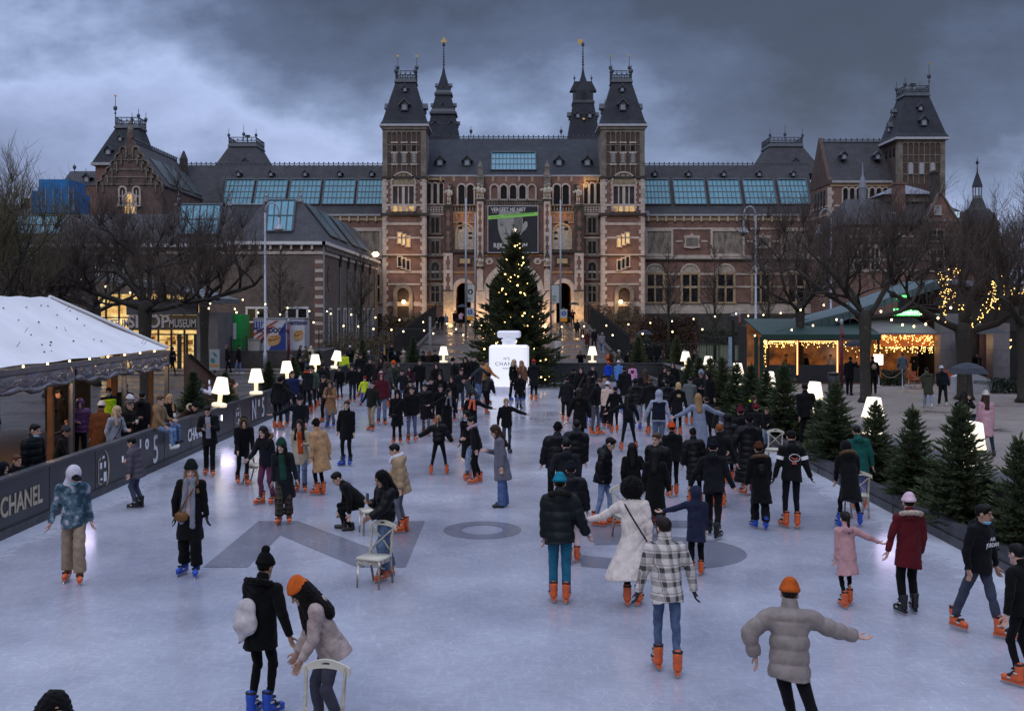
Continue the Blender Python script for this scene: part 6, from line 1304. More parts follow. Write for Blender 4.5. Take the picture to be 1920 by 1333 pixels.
# ================================================================== TREES
def bark_mat(name, c, moss=(.05,.06,.025)):
    m, nt, p = nodes(name); p.inputs['Roughness'].default_value = .9; vec = coords(nt, 'Object', (1,1,.5))
    f = ramp(nt, noise(nt, vec, 3.5, 5, .7), [(.35, 0.0), (.65, 1.0)]); g = ramp(nt, noise(nt, vec, 9, 3, .6), [(.6, 0.0), (.72, 1.0)])
    nt.links.new(mixc(nt, mixc(nt, c, moss, f), tuple(x*2.6 for x in c), g), p.inputs['Base Color'])
    b = N(nt, 'ShaderNodeBump', i_Strength=.8, i_Distance=.05); nt.links.new(noise(nt, vec, 12, 4), b.inputs['Height']); nt.links.new(b.outputs[0], p.inputs['Normal']); return m
BARK = bark_mat('plane_bark', (.036,.029,.025), (.038,.036,.026)); BARKY = bark_mat('young_bark', (.03,.024,.021)); TWIG = M('winter_twig', (.065,.048,.040), .9, var=.35, vs=1.5)
TWIGY = M('olive_twig', (.085,.075,.04), .9, var=.35, vs=1.5)
def rot_about(v, ax, a): return Matrix.Rotation(a, 3, ax) @ v
def perp(v, rr):
    p = v.cross(Vector((rr.uniform(-1,1), rr.uniform(-1,1), rr.uniform(-1,1)))); return p.normalized() if p.length > 1e-6 else Vector((1,0,0))
def pollard(seed, h=3.0, r=.3, limbs=6, reach=4.2, whips=13, wl=2.1, lean=(0,0), dirs=None):
    "crooked pollarded plane: -> trunk builder, crown builder, limb polylines"
    rr = random.Random(seed); T = MB(); Cw = MB(); lines = []
    top = Vector((lean[0], lean[1], h)); T.tube([(0,0,0),(.03,0,.25),(lean[0]*.5,lean[1]*.5,h*.5),top,top+Vector((0,0,.35))], [r*1.15,r*.82,r*.7,r*.95,r*.55], 10)
    def whip(p, d, L):
        q = p; pts = [p]; 
        for i in range(3): d = (d+Vector((rr.uniform(-.22,.22), rr.uniform(-.22,.22), .16))).normalized(); q = q+d*L/3; pts.append(q)
        Cw.tube(pts, [.012,.009,.006,.002], 3, False)
        for k in range(2):
            b = pts[1+k % 2]+(pts[2+k % 2]-pts[1+k % 2])*rr.random(); e = (d+perp(d, rr)*.8).normalized(); Cw.tube([b, b+e*L*.16+Vector((0,0,.02)), b+e*L*.34+Vector((0,0,.1))], [.008,.006,.002], 3, False)
    def limb(p, d, L, r0, depth):
        pts = [p]; rs = [r0]; n = 4; q = p
        for i in range(n):
            d = (d+Vector((rr.uniform(-.38,.38), rr.uniform(-.38,.38), rr.uniform(-.2,.3)))).normalized(); q = q+d*L/n; pts.append(q); rs.append(r0*(1-.55*(i+1)/n)*(1.18 if i % 2 else 1))
        T.tube(pts, rs, 7 if depth == 0 else 5); lines.append(pts)
        T.ball(tuple(q), rs[-1]*1.7, 6, 5)
        for k in range(int(whips*1.5) if depth else whips//2): whip(q, (d*.55+perp(d, rr)*rr.uniform(.2,1.0)+Vector((0,0,.55))).normalized(), wl*rr.uniform(.35,.85))
        for k in range(whips//2 if depth else whips//4):
            i = rr.randrange(1, n); whip(pts[i], (perp(d, rr)+Vector((0,0,.7))).normalized(), wl*rr.uniform(.3,.75))
        if depth < 2:
            for k in range(3 if depth == 0 else 2):
                i = rr.randrange(1, n+1); limb(pts[i], (d*.7+perp(d, rr)*.9+Vector((0,0,.35))).normalized(), L*rr.uniform(.45,.68), rs[i]*.72, depth+1)
    if dirs is None: dirs = [(math.cos(2*PI*(k+rr.uniform(-.3,.3))/limbs), math.sin(2*PI*(k+rr.uniform(-.3,.3))/limbs), rr.uniform(.45,1.15)) for k in range(limbs)]
    for d in dirs: limb(top+Vector((0,0,rr.uniform(-.2,.2))), Vector((d[0],d[1],d[2]*.8)).normalized(), reach*rr.uniform(.65,.95), r*rr.uniform(.34,.46), 0)
    return T, Cw, lines
def plane_tree(x, y, label, seed, z=0, twig=None, **kw):
    t = thing('plane_tree', label, 'tree', (x,y,z)); T, Cw, ln = pollard(seed, **kw); T.build('trunk', BARK, t, True, True); Cw.build('crown', twig or TWIG, t, False, True); return t, ln
plane_tree(wx(272,44), 44, 'big bare pollarded tree whose dark trunk stands behind the tent corner', 11, h=4.3, r=.3, reach=3.8, wl=2.0, dirs=((-1,.1,.25),(.95,0,.2),(.3,.6,1.2),(-.4,-.3,1.1),(.5,-.5,.75),(-.7,.5,.7)))
plane_tree(wx(383,66), 66, 'bare pollarded tree right of the shop doors with a long low limb to the right', 23, h=4.6, r=.34, reach=5.0, whips=14, wl=2.6, dirs=((1,0,.3),(-1,.2,.45),(.2,.5,1.1),(-.5,-.4,1.2),(.7,-.3,.8)))
plane_tree(wx(92,52), 52, 'bare pollarded tree rising behind the left part of the tent roof', 37, h=4.0, r=.33, reach=4.2, whips=14, wl=2.3)
plane_tree(wx(-10,40), 40, 'tall bare tree with olive branches at the far left edge', 5, h=4.0, r=.2, reach=3.8, whips=13, wl=2.3, twig=TWIGY, dirs=((.5,.1,1.5),(-.4,.2,1.4),(.25,-.4,1.9),(.9,.2,.9),(-.9,0,.6)))
plane_tree(wx(180,60), 60, 'bare pollarded tree between the tent roof and the shop', 71, h=4.3, r=.3, reach=4.2, whips=13, wl=2.4)
plane_tree(wx(1622,49), 49, 'bare pollarded tree with pale flaking trunk just right of the dark red pole', 43, h=3.9, r=.31, reach=4.6, whips=13, wl=2.3, dirs=((-.9,.1,.8),(1,0,.18),(-.5,.4,1.3),(.5,-.2,1.1),(.1,.6,.9)))
_t, fl_ = plane_tree(wx(1808,50.5), 50.5, 'thick bare pollarded tree wound with fairy lights on the right', 58, h=3.3, r=.45, reach=4.6, whips=11, wl=2.2, dirs=((-.25,.1,1.5),(1,.1,.55),(-1,0,.55),(.75,-.2,1.3),(.2,.6,1.0)))
rr = random.Random(4); m = MB()
for ln in fl_[:1]+fl_[1:]:
    if ln[-1].z > 6.4 or ln[-1].x < -1.4 or rr.random() < .4: continue
    for a, b in zip(ln[:-1], ln[1:]):
        for k in range(int((b-a).length*17)): q = a.lerp(b, rr.random()); m.ball((q.x+rr.gauss(0,.1), q.y-.1+rr.gauss(0,.1), q.z+rr.gauss(0,.1)), .024, 4, 3)
fo = m.build('fairy_lights', FAIRY, _t, False, True); fo['kind'] = 'stuff'
plane_tree(wx(1500,64), 64, 'bare pollarded tree in front of the cafe awning at its left end', 65, h=4.2, r=.3, reach=4.6, whips=13, wl=2.4)
plane_tree(wx(1918,49), 49, 'bare pollarded tree cut by the right edge of the photo', 77, h=3.6, r=.34, reach=4.4, whips=12, wl=2.3)
plane_tree(wx(1900,70), 70, 'bare tree behind the cafe roof at the right', 81, h=5.5, r=.3, reach=4.6, whips=13, wl=2.6)
plane_tree(wx(1690,78), 78, 'dense bare tree in front of the brick villa', 91, h=5.6, r=.3, reach=5.2, whips=15, wl=2.8)
def young(seed, h=9.5, r=.11):
    rr = random.Random(seed); T = MB(); Cw = MB(); T.tube([(0,0,0),(.02,0,h*.3),(-.03,.02,h*.6),(0,0,h)], [r*1.2,r,r*.6,.012], 7)
    for i in range(46):
        t = rr.uniform(.27,.95); a = rr.uniform(0, 2*PI); L = h*(.34 if t < .5 else .26)*(1.15-t)*rr.uniform(.8,1.25)+.25; p = Vector((0,0,h*t)); d = Vector((math.cos(a), math.sin(a), rr.uniform(.75,1.3))).normalized(); pts = [p]
        for k in range(3): d = (d+Vector((rr.uniform(-.1,.1), rr.uniform(-.1,.1), .14))).normalized(); pts.append(pts[-1]+d*L/3)
        T.tube(pts, [.034*(1.2-t),.026*(1.2-t),.015,.004], 4, False)
        for k in range(9):
            j = rr.randrange(0,3); b = pts[j].lerp(pts[j+1], rr.random()); e = (d+perp(d, rr)*.75).normalized(); l = L*rr.uniform(.2,.42); c_ = b+e*l*.5; Cw.tube([b, c_, c_+(e+Vector((0,0,.3))).normalized()*l*.5], [.012,.009,.003], 3, False)
            for q in range(3): e2 = (e+perp(e, rr)*.8).normalized(); b2 = b.lerp(c_, rr.random()); Cw.tube([b2, b2+e2*l*.4], [.007,.003], 3, False)
    return T, Cw
for i, (px, Y, lab, h) in enumerate(((525,84,'slender young bare tree in front of the windowless brick gable wall',9.3),(677,83,'slender young bare tree before the white windows of the corner building',9.0),(1253,87,'slender young bare tree left of the middle, in front of the hedge',9.6),(1340,88,'slender young bare tree before the second cross window of the right wing',9.6),(1442,90,'slender young bare tree behind the pale lamp post on the right',9.2),(545,95,'thin young bare tree between corner building and kiosk',7.0))):
    if i == 5: continue
    t = thing('young_tree', lab, 'tree', (wx(px,Y), Y, 0), group='young street trees along the museum'); T, Cw = young(100+i, h); T.build('trunk', BARKY, t, True, True); Cw.build('crown', TWIG, t, False, True)

# ---- firs
def fir_mat(name, c1, c2, c3):
    m, nt, p = nodes(name); p.inputs['Roughness'].default_value = .7; oi = nt.nodes.new('ShaderNodeObjectInfo'); vec = coords(nt, 'Object')
    f = ramp(nt, noise(nt, vec, 2.2, 4, .7), [(.35, 0.0), (.68, 1.0)]); g = noise(nt, vec, 30, 2)
    c = mixc(nt, mixc(nt, c1, c2, f), c3, math_(nt, 'MULTIPLY', oi.outputs['Random'], .75)); c = mixc(nt, c, tuple(x*1.9 for x in c2), ramp(nt, g, [(.55, 0.0), (.75, .7)])); nt.links.new(c, p.inputs['Base Color'])
    return m
FIR = fir_mat('spruce_needles', (.03,.055,.028), (.065,.10,.043), (.10,.112,.05)); XFIR = fir_mat('christmas_fir_needles', (.024,.038,.016), (.052,.066,.024), (.05,.055,.024))
def fir(seed, h, rad, whorls, per, tw, tl, wid, top=.3):
    rr = random.Random(seed); Cw = MB(); T = MB(); T.tube([(0,0,0),(0,0,h*.6),(0,0,h)], [h*.018+.02,h*.011+.012,.006], 7)
    def twig(p, d, L, w):
        d = d.normalized(); s = perp(d, rr); u = d.cross(s)
        for a in (s, u): q = p+d*L*.45; Cw.add([tuple(p), tuple(q+a*w), tuple(p+d*L), tuple(q-a*w)], [(0,1,2,3)])
    for i in range(whorls):
        t = (i+rr.uniform(-.3,.3))/whorls; t = max(t, 0.01); z = h*(.03+.93*t)
        n = max(3, int(per*(1-.55*t)))
        for k in range(n):
            a = 2*PI*(k+rr.uniform(-.45,.45))/n; L = rad*((1-t)**.85)*rr.uniform(.55,1.25)+.07*h*(.25+.0*t)*.5; el = -.12+.8*t+rr.uniform(-.25,.25)
            p = Vector((0,0,z+rr.uniform(-.02,.02)*h)); d = Vector((math.cos(a), math.sin(a), el)).normalized(); pts = [p]
            for j in range(3): pts.append(pts[-1]+d*L/3); d = (d+Vector((0,0,.13))).normalized()
            T.tube(pts, [.006*h*.5+.003,.004*h*.5+.002,.003,.002], 3, False)
            m_ = max(4, int(tw*L/rad))
            for j in range(m_):
                s = .12+.88*(j+rr.random())/m_; b = pts[min(int(s*3),2)].lerp(pts[min(int(s*3),2)+1], s*3-min(int(s*3),2)); side = d.cross(Vector((0,0,1))).normalized()*(1 if j % 2 else -1)
                e = d*.75+side*rr.uniform(.25,1.0)+Vector((0,0,rr.uniform(-.35,.4))); twig(b, e, tl*rr.uniform(.6,1.25)*(1.15-.4*s), wid*rr.uniform(.7,1.2))
                if rr.random() < .75: twig(b, d+perp(d, rr)*.6+Vector((0,0,.25)), tl*rr.uniform(.4,.9), wid*.9)
            twig(pts[-1], d, tl*1.0, wid)
    for k in range(5): twig(Vector((0,0,h*(.93+.01*k))), Vector((rr.uniform(-.35,.35),rr.uniform(-.35,.35),1)), h*.09, wid*.8)
    return T, Cw
protos = []
for sd in (1, 2, 3):
    T, Cw = fir(sd, 2.3, .62, 24, 15, 15, .17, .021); protos.append((T.mesh('fir_trunk', BARKY, smooth=True), Cw.mesh('fir_crown', FIR)))
def small_fir(x, y, z, s, label, i, w=1.0):
    t = thing('fir_tree', label, 'fir tree', (x,y,z), i*1.7, 'small firs planted around the rink'); t.scale = (s*w, s*w, s); link('trunk', protos[i % 3][0], t); link('crown', protos[i % 3][1], t); return t
for i, (px, sc_, w_, lab) in enumerate(((1912,.82,1.05,'nearest fir, cut by the right edge beside the man with the blue mask'),(1800,.95,1.25,'big bluish fir in front of the nearest glowing lamp'),(1712,.84,1.1,'narrow fir with a green light at its foot, left of the big bluish fir'),(1642,.8,1.1,'fir partly covering the lamp with the visible foot'),(1566,.9,1.25,'tall pale fir right of the man in black in the bed'),(1536,.66,1.1,'small fir hidden behind the tall pale fir'),(1470,1.0,1.2,'tall fir left of the man in black in the bed'),(1436,.86,1.15,'dark fir behind the seated children at the kerb'),(1408,.9,1.15,'dark fir beside the girl with the yellow collar'),(1380,.86,1.15,'dark fir behind the man in the long black coat, nearer'),(1354,.9,1.15,'dark fir in the dense row under the second lamp'),(1332,.85,1.2,'dark fir behind the couple in black at the kerb'),(1311,.82,1.2,'dark fir right of the clear lamp at the rear corner'),(1292,.75,1.1,'small dark fir under the clear lamp'))):
    Y = 8.42*2000/(px-960); small_fir(8.42, Y, .28, sc_, lab, i, w_)
for i, (x, y, s, lab) in enumerate(((7.6,64.2,.8,'fir behind the far end board, right of the boy in the pink jacket'),(9.9,64.0,.78,'fir behind the end board left of the rear corner lamp'),(-5.95,64.3,.75,'fir behind the end board left of the far lamp'),(-9.0,64.2,.7,'fir in the rear left corner beside the steward in black'))): small_fir(x, y, .3, s+.25, lab, i+5)
for i, (y, s, lab) in enumerate(((33.3,.6,'low fir in the planter left of the woman in the camel coat'),(37.0,.5,'bushy low fir in the planter right of the woman in the camel coat'),(43.6,.52,'low fir in the planter behind the boy in the black fur hood'),(48.5,.5,'low fir in the planter behind the teenagers at the board'),(54.9,.52,'low fir in the planter between two glowing lamps'))): small_fir(-9.95, y, .98, s, lab, i+2, 1.3)
xt = thing('christmas_tree', 'tall lit Christmas tree standing at the far end of the rink behind the white bottle', 'Christmas tree', (.15, 59.3, 0)); T, Cw = fir(9, 8.6, 2.5, 46, 19, 29, .44, .048); T.build('trunk', BARKY, xt, True, True); Cw.build('crown', XFIR, xt, False, True)
rr = random.Random(12); xb = MB(); xb.ball((0,0,0), .045, 7, 5); xbm = xb.mesh('tree_bulb', M('tree_bulb_glow', (1,.75,.35), .4, var=0, emit=(1,.62,.2), es=7), smooth=True)
for i in range(84):
    t = rr.random()**1.25*.95; a = -PI/2+rr.uniform(-1.6,1.6); r_ = 2.2*(1-t)**.85*rr.uniform(.72,1.0)+.1; b = link('tree_bulb', xbm, xt); b.location = (r_*math.cos(a), r_*math.sin(a), .35+8.1*t); s_ = rr.uniform(.55,1.25); b.scale = (s_,)*3
sb = MB(); sb.prism([(.13*math.sin(a*PI/5)*(1 if a % 2 == 0 else .45), 8.68+.13*math.cos(a*PI/5)*(1 if a % 2 == 0 else .45)) for a in range(10)], -.04, .04); sb.build('tree_star', M('tree_star_glow', (1,.9,.7), .4, var=0, emit=(1,.85,.6), es=1.2), xt, local=True)
# ---- hedge and shrubs: clumps of leaf cards
def shrub(name, label, cat, x0, x1, y0, y1, z0, z1, n, size, mat, seed, rough_=.25):
    t = thing(name, label, cat, ((x0+x1)/2,(y0+y1)/2,z0)); rr = random.Random(seed); m = MB()
    lumps = [(rr.uniform(x0,x1), rr.uniform(y0,y1), rr.uniform(z0,z1), rr.uniform(.5,1)) for _ in range(12)]
    for i in range(n):
        x, y = rr.uniform(x0,x1), y0+(y1-y0)*rr.random()**2; zt_ = z1+rough_*math.sin(x*2.1+seed)+rough_*.5*math.sin(x*5.3); z = z0+(zt_-z0)*rr.random()**.7
        p = Vector((x,y,z)); a = Vector((rr.gauss(0,1),rr.gauss(0,1),rr.gauss(0,1))).normalized(); b = perp(a, rr); s = size*rr.uniform(.5,1.3)
        m.add([tuple(p-a*s), tuple(p+b*s*.5), tuple(p+a*s), tuple(p-b*s*.5)], [(0,1,2,3)])
    for i in range(n//25):
        x, y = rr.uniform(x0,x1), rr.uniform(y0,y1); m.tube([(x,y,z0),(x+rr.uniform(-.2,.2),y,z0+(z1-z0)*.5),(x+rr.uniform(-.4,.4),y-.1,z1)], [.03,.02,.006], 3, False)
    m.build('foliage', mat, t); return t
BEECH = M('brown_beech_leaves', (.07,.034,.02), .8, var=.5, vs=.9, space='World'); LAUREL = M('dark_evergreen_leaves', (.022,.036,.017), .7, var=.5, vs=1.2, space='World'); DRY = M('dry_grass', (.11,.08,.045), .9, var=.4, vs=1.5, space='World')
shrub('beech_hedge', 'tall brown beech hedge behind the fence, left of the lawn', 'hedge', 10.4, 15.4, 88, 90, .05, 3.6, 5200, .11, BEECH, 3); shrub('evergreen_bush', 'dark evergreen bush at the foot of the right path fence', 'bush', 8.9, 12, 86.3, 87.8, .05, 1.6, 2200, .1, LAUREL, 4, .35)
shrub('garden_shrub', 'bare brown shrubs in the garden left of the path', 'shrub', -15.2, -9.2, 85.5, 92, .05, 2.0, 3200, .1, DRY, 5, .4); shrub('dry_grass_tuft', 'tuft of dry ornamental grass beside the right fence', 'shrub', 12.6, 14.6, 84.2, 85.2, 0, .9, 900, .14, DRY, 6); shrub('evergreen_bush', 'dark clipped bush along the right museum wing', 'bush', 16, 33, 127, 128.6, 0, 2.0, 3600, .14, LAUREL, 7, .3); shrub('planter_bush', 'low round bush right of the white curved board', 'bush', 24.4, 27.4, 54, 55.2, 0, .8, 1600, .08, LAUREL, 8, .15); shrub('planter_bush', 'clipped bush in front of the cafe queue rope', 'bush', wx(1652,60), wx(1690,60), 59.6, 60.4, 0, .9, 1100, .07, LAUREL, 9, .1)
shrub('garden_shrub', 'grey leafless climber mass in front of the right tower door', 'shrub', 9.5, 15, 121, 123, 1.0, 4.4, 2600, .12, DRY, 11, .6); shrub('garden_shrub', 'grey leafless shrubs in front of the left tower door', 'shrub', -15, -9.5, 121, 123, 1.0, 3.6, 2200, .12, DRY, 12, .5)
# ================================================================== PEOPLE: bodies and clothes grown as smooth surfaces from a posed skeleton
F32 = np.float32
def V3(*a): return np.array(a, F32)
def cone(P, a, b, r1, r2, sy=1.0):
    a = np.asarray(a, F32); b = np.asarray(b, F32)
    p = P-a; d = b-a
    if sy != 1.0: p = p*V3(1, 1/sy, 1); d = d*V3(1, 1/sy, 1)
    t = np.clip(p@d/max(float(d@d), 1e-9), 0, 1); q = p-t[:, None]*d
    return np.sqrt((q*q).sum(1))-(r1+t*(r2-r1)), t
def ell(P, c, r):
    c = np.asarray(c, F32); r = np.asarray(r, F32); q = (P-c)/r; k = np.sqrt((q*q).sum(1)); return (k-1)*float(r.min())
def smin(a, b, k=.03):
    h = np.clip(.5+.5*(b-a)/k, 0, 1); return b+(a-b)*h-k*h*(1-h)
def surfnet(fn, lo, hi, h):
    "surface net of the field fn over the box lo..hi with cell size h -> verts, quads"
    lo = np.asarray(lo, F32); n = np.ceil((np.asarray(hi, F32)-lo)/h).astype(int)+1
    g = np.stack(np.meshgrid(*[lo[i]+h*np.arange(n[i], dtype=F32) for i in range(3)], indexing='ij'), -1).reshape(-1, 3)
    f = fn(g).reshape(n).astype(F32); s = f < 0
    f[0] = np.maximum(f[0], 1e-3) ; s[0] = s[-1] = False; s[:, 0] = s[:, -1] = False; s[:, :, 0] = s[:, :, -1] = False
    f = np.where(s, np.minimum(f, -1e-5), np.maximum(f, 1e-5))
    cs = [(i, j, k) for i in (0, 1) for j in (0, 1) for k in (0, 1)]
    sl = lambda a, c: a[c[0]:n[0]-1+c[0], c[1]:n[1]-1+c[1], c[2]:n[2]-1+c[2]]
    cnt = sum(sl(s, c).astype(np.int8) for c in cs); act = np.argwhere((cnt > 0) & (cnt < 8))
    if len(act) == 0: return np.zeros((0, 3)), np.zeros((0, 4), int)
    fv = {c: f[act[:, 0]+c[0], act[:, 1]+c[1], act[:, 2]+c[2]] for c in cs}; acc = np.zeros((len(act), 3)); w = np.zeros(len(act))
    for c in cs:
        for ax in range(3):
            if c[ax] == 0:
                d = list(c); d[ax] = 1; a, b = fv[c], fv[tuple(d)]; m = (a < 0) != (b < 0); t = np.where(m, a/np.where(m, a-b, 1), 0)
                p = np.tile(np.array(c, float), (len(act), 1)); p[:, ax] = t; acc += p*m[:, None]; w += m
    v = lo+h*(act+acc/w[:, None]); idx = -np.ones(n-1, int); idx[tuple(act.T)] = np.arange(len(act)); qs = []
    for ax in range(3):
        u, w_ = (ax+1) % 3, (ax+2) % 3; a0 = [slice(None)]*3; a1 = [slice(None)]*3; a0[ax] = slice(0, -1); a1[ax] = slice(1, None); sa, sb = s[tuple(a0)], s[tuple(a1)]
        e = np.argwhere(sa != sb); e = e[(e[:, u] > 0) & (e[:, w_] > 0) & (e[:, u] < n[u]-1) & (e[:, w_] < n[w_]-1)]
        if len(e) == 0: continue
        fl = sa[tuple(e.T)]; U = np.zeros(3, int); U[u] = 1; W = np.zeros(3, int); W[w_] = 1
        q = np.stack([idx[tuple((e-U-W).T)], idx[tuple((e-W).T)], idx[tuple(e.T)], idx[tuple((e-U).T)]], 1); q[~fl] = q[~fl][:, ::-1]; qs.append(q)
    return v, np.concatenate(qs)
def amesh(name, v, q, mats, mi=None):
    me = bpy.data.meshes.new(name); me.vertices.add(len(v)); me.vertices.foreach_set('co', np.asarray(v, F32).ravel()); me.loops.add(len(q)*4); me.loops.foreach_set('vertex_index', q.ravel().astype(np.int32)); me.polygons.add(len(q)); me.polygons.foreach_set('loop_start', np.arange(0, len(q)*4, 4, dtype=np.int32))
    for m in (mats if isinstance(mats, (list, tuple)) else [mats]): me.materials.append(m)
    if mi is not None: me.polygons.foreach_set('material_index', mi.astype(np.int32))
    me.polygons.foreach_set('use_smooth', np.ones(len(q), bool)); me.update(); me.validate(); return me
# ---- cloth materials
def cloth(kind, col):
    key = ('cloth', kind, col)
    if key in _mats: return _mats[key]
    nm = {'c':'wool_cloth','p':'padded_nylon','t':'fleece_pile','l':'soft_leather','j':'denim','h':'hair_strands','k':'knitted_wool'}[kind]
    m, nt, p = nodes(nm); vec = coords(nt, 'Object'); p.inputs['Roughness'].default_value = {'p':.5,'l':.38,'h':.5}.get(kind, .9); p.inputs['Specular IOR Level'].default_value = .18
    if col.startswith('plaid'):
        sp = nt.nodes.new('ShaderNodeSeparateXYZ'); nt.links.new(vec, sp.inputs[0]); dk = col == 'plaidd'; W = .055 if dk else .082
        def band(s, off, w, wid): return ramp(nt, math_(nt, 'FRACT', math_(nt, 'ADD', math_(nt, 'DIVIDE', s, w), off)), [(0, 1.0), (wid, 0.0)]) 
        def step(s, off, w, wid): return math_(nt, 'LESS_THAN', math_(nt, 'FRACT', math_(nt, 'ADD', math_(nt, 'DIVIDE', s, w), off)), wid)
        xy = math_(nt, 'ADD', sp.outputs[0], math_(nt, 'MULTIPLY', sp.outputs[1], .7)); a = math_(nt, 'MULTIPLY', math_(nt, 'ADD', step(xy, .1, W*1.6, .34), step(sp.outputs[2], .3, W*1.9, .36)), .46); b = math_(nt, 'MAXIMUM', step(xy, .72, W*1.6, .07), step(sp.outputs[2], .8, W*1.9, .07))
        c = mixc(nt, (.05,.038,.03) if dk else (.58,.54,.5), (.012,.012,.013), a); c = mixc(nt, c, (.16,.12,.09) if dk else (.16,.11,.09), math_(nt, 'MULTIPLY', b, .7)); nt.links.new(c, p.inputs['Base Color'])
    elif col == 'camo':
        n1 = noise(nt, vec, 7, 2, .5); c = ramp(nt, n1, [(.0, (.03,.06,.085)), (.44, (.075,.125,.16)), (.52, (.15,.21,.25)), (.58, (.36,.35,.42))]); [e for e in nt.nodes if e.type == 'VALTORGB'][-1].color_ramp.interpolation = 'CONSTANT'; nt.links.new(c, p.inputs['Base Color'])
    else:
        c = hexc(col); c = tuple(.62*x+.38*sum(c)/3 for x in c) if kind == 'j' else c; c = tuple(x*(.5 if max(c) < .03 else 1) for x in c); v = .35 if kind in 'jt' else .22; f = ramp(nt, noise(nt, vec, 9 if kind != 'j' else 14, 5, .65), [(.3, 0.0), (.7, 1.0)])
        nt.links.new(mixc(nt, tuple(x*(1-v) for x in c), tuple(min(x*(1+v)+.002, 1) for x in c), f), p.inputs['Base Color'])
    if kind in 'ct': p.inputs['Sheen Weight'].default_value = .04
    b = N(nt, 'ShaderNodeBump', i_Strength={'t':.9,'p':.3,'h':.8,'k':.7}.get(kind, .45), i_Distance=.012); bv = coords(nt, 'Object', (1,1,.12) if kind == 'h' else (1,1,1)); nt.links.new(noise(nt, bv, {'t':45,'p':18,'h':60,'k':55}.get(kind, 22), 4), b.inputs['Height']); nt.links.new(b.outputs[0], p.inputs['Normal'])
    _mats[key] = m; return m
SKIN = [M('fair_skin', (.50,.30,.23), .5, var=.08, vs=15), M('tan_skin', (.36,.20,.13), .5, var=.08, vs=15), M('brown_skin', (.11,.058,.038), .5, var=.08, vs=15)]
for s_ in SKIN: s_.node_tree.nodes['Principled BSDF'].inputs['Subsurface Weight'].default_value = .05
EYE = M('eye_and_brow', (.025,.018,.015), .5, var=0); LIP = M('lip_skin', (.38,.14,.12), .5, var=0); GLOVE = M('dark_glove_knit', (.02,.02,.023), .9); RGLOVE = M('red_glove_knit', (.3,.03,.03), .9)
# ---- shared head, hand, hair and headgear fields (head frame: eyes at z = 0.01, face towards -y)
def f_head(P):
    d = smin(ell(P, (0,.012,.035), (.077,.096,.095)), ell(P, (0,-.022,-.048), (.056,.068,.078)), .03)
    d = smin(d, cone(P, (0,.018,-.07), (0,.035,-.21), .054, .062)[0], .03); d = smin(d, cone(P, (0,-.088,.012), (0,-.112,-.026), .009, .0155)[0], .012); d = smin(d, cone(P, (-.034,-.078,.034), (.034,-.078,.034), .013, .013)[0], .014)
    for s in (-1, 1): d = smin(d, ell(P, (s*.078,.012,-.002), (.013,.024,.034)), .008); d = -smin(-d, ell(P, (s*.031,-.105,.012), (.019,.02,.013)), .01); d = smin(d, ell(P, (s*.03,-.08,.012), (.014,.014,.012)), .004)
    d = smin(d, cone(P, (-.02,-.083,-.052), (.02,-.083,-.052), .008, .008)[0], .008); return smin(d, ell(P, (0,-.072,-.1), (.03,.026,.024)), .02)
def f_hand(P, curl=.55):
    d = ell(P, (0,0,-.055), (.018,.04,.05)); d = smin(d, cone(P, (0,0,.03), (0,0,-.02), .026, .025)[0], .02)
    for k, (y, L) in enumerate(((-.03,.072),(-.01,.082),(.011,.076),(.03,.058))):
        a = V3(0, y, -.092); b = a+V3(-.018*curl*2, y*.12, -L*.52); c = b+V3(-L*.42*curl*1.5, 0, -L*.42*(1-curl*.5)); d = smin(d, np.minimum(cone(P, a, b, .0098, .009)[0], cone(P, b, c, .009, .0078)[0]), .004)
    a = V3(-.008,-.032,-.035); b = V3(-.028,-.062,-.07); c = V3(-.04,-.064,-.098); return smin(d, np.minimum(cone(P, a, b, .013, .011)[0], cone(P, b, c, .011, .009)[0]), .008)
def wob(P, k, ph=0): return np.sin(P[:,0]*k+ph+2*np.sin(P[:,2]*k*.7))*np.sin(P[:,1]*k*1.1+ph*2)*np.sin(P[:,2]*k*.9+ph)
def f_face(P, s=1.0): return ell(P, (0,-.135,-.035), (.07*s,.098*s,.115*s))
def f_cap(P, g=.0): return ell(P, (0,.02,.043), (.084+g,.104+g,.097+g))
def f_short(P): return np.maximum(np.maximum(smin(f_cap(P), ell(P, (0,-.05,.1), (.056,.04,.026)), .025)+.004*wob(P, 90), -f_face(P)), -(P[:,2]+.07-.0*P[:,1]))
def f_long(P, L=.34, w=.0):
    d = smin(np.maximum(f_cap(P, .006), -f_face(P)), cone(P, (0,.075,0), (0,.1,-L), .095, .078, .58)[0], .03)
    for s in (-1, 1): d = smin(d, cone(P, (s*.072,.015,-.02), (s*.105,-.085,-L*.95), .036, .034)[0], .02)
    return d+.007*np.sin(P[:,0]*150+6*np.sin(P[:,2]*14))*np.sin(P[:,1]*40+1)
def f_curly(P):
    d = smin(np.maximum(ell(P, (0,.03,.04), (.102,.113,.105)), -f_face(P)), cone(P, (0,.08,-.04), (0,.1,-.3), .125, .13, .62)[0], .04)
    for s in (-1, 1): d = smin(d, cone(P, (s*.085,.0,-.03), (s*.13,-.06,-.3), .045, .06)[0], .03)
    return d+.012*wob(P, 75)
def f_pony(P): return smin(f_short(P), smin(ell(P, (0,.135,.05), (.035,.03,.035)), cone(P, (0,.15,.04), (0,.15,-.22), .03, .018)[0], .02), .015)+.003*wob(P, 90)
def f_bun(P): return smin(f_short(P), ell(P, (0,.105,.1), (.045,.04,.042)), .012)
def f_afro(P): return np.maximum(ell(P, (0,.035,.03), (.175,.16,.175)), -ell(P, (0,-.16,-.05), (.08,.12,.12)))+.016*wob(P, 60)+.008*wob(P, 120, 1)
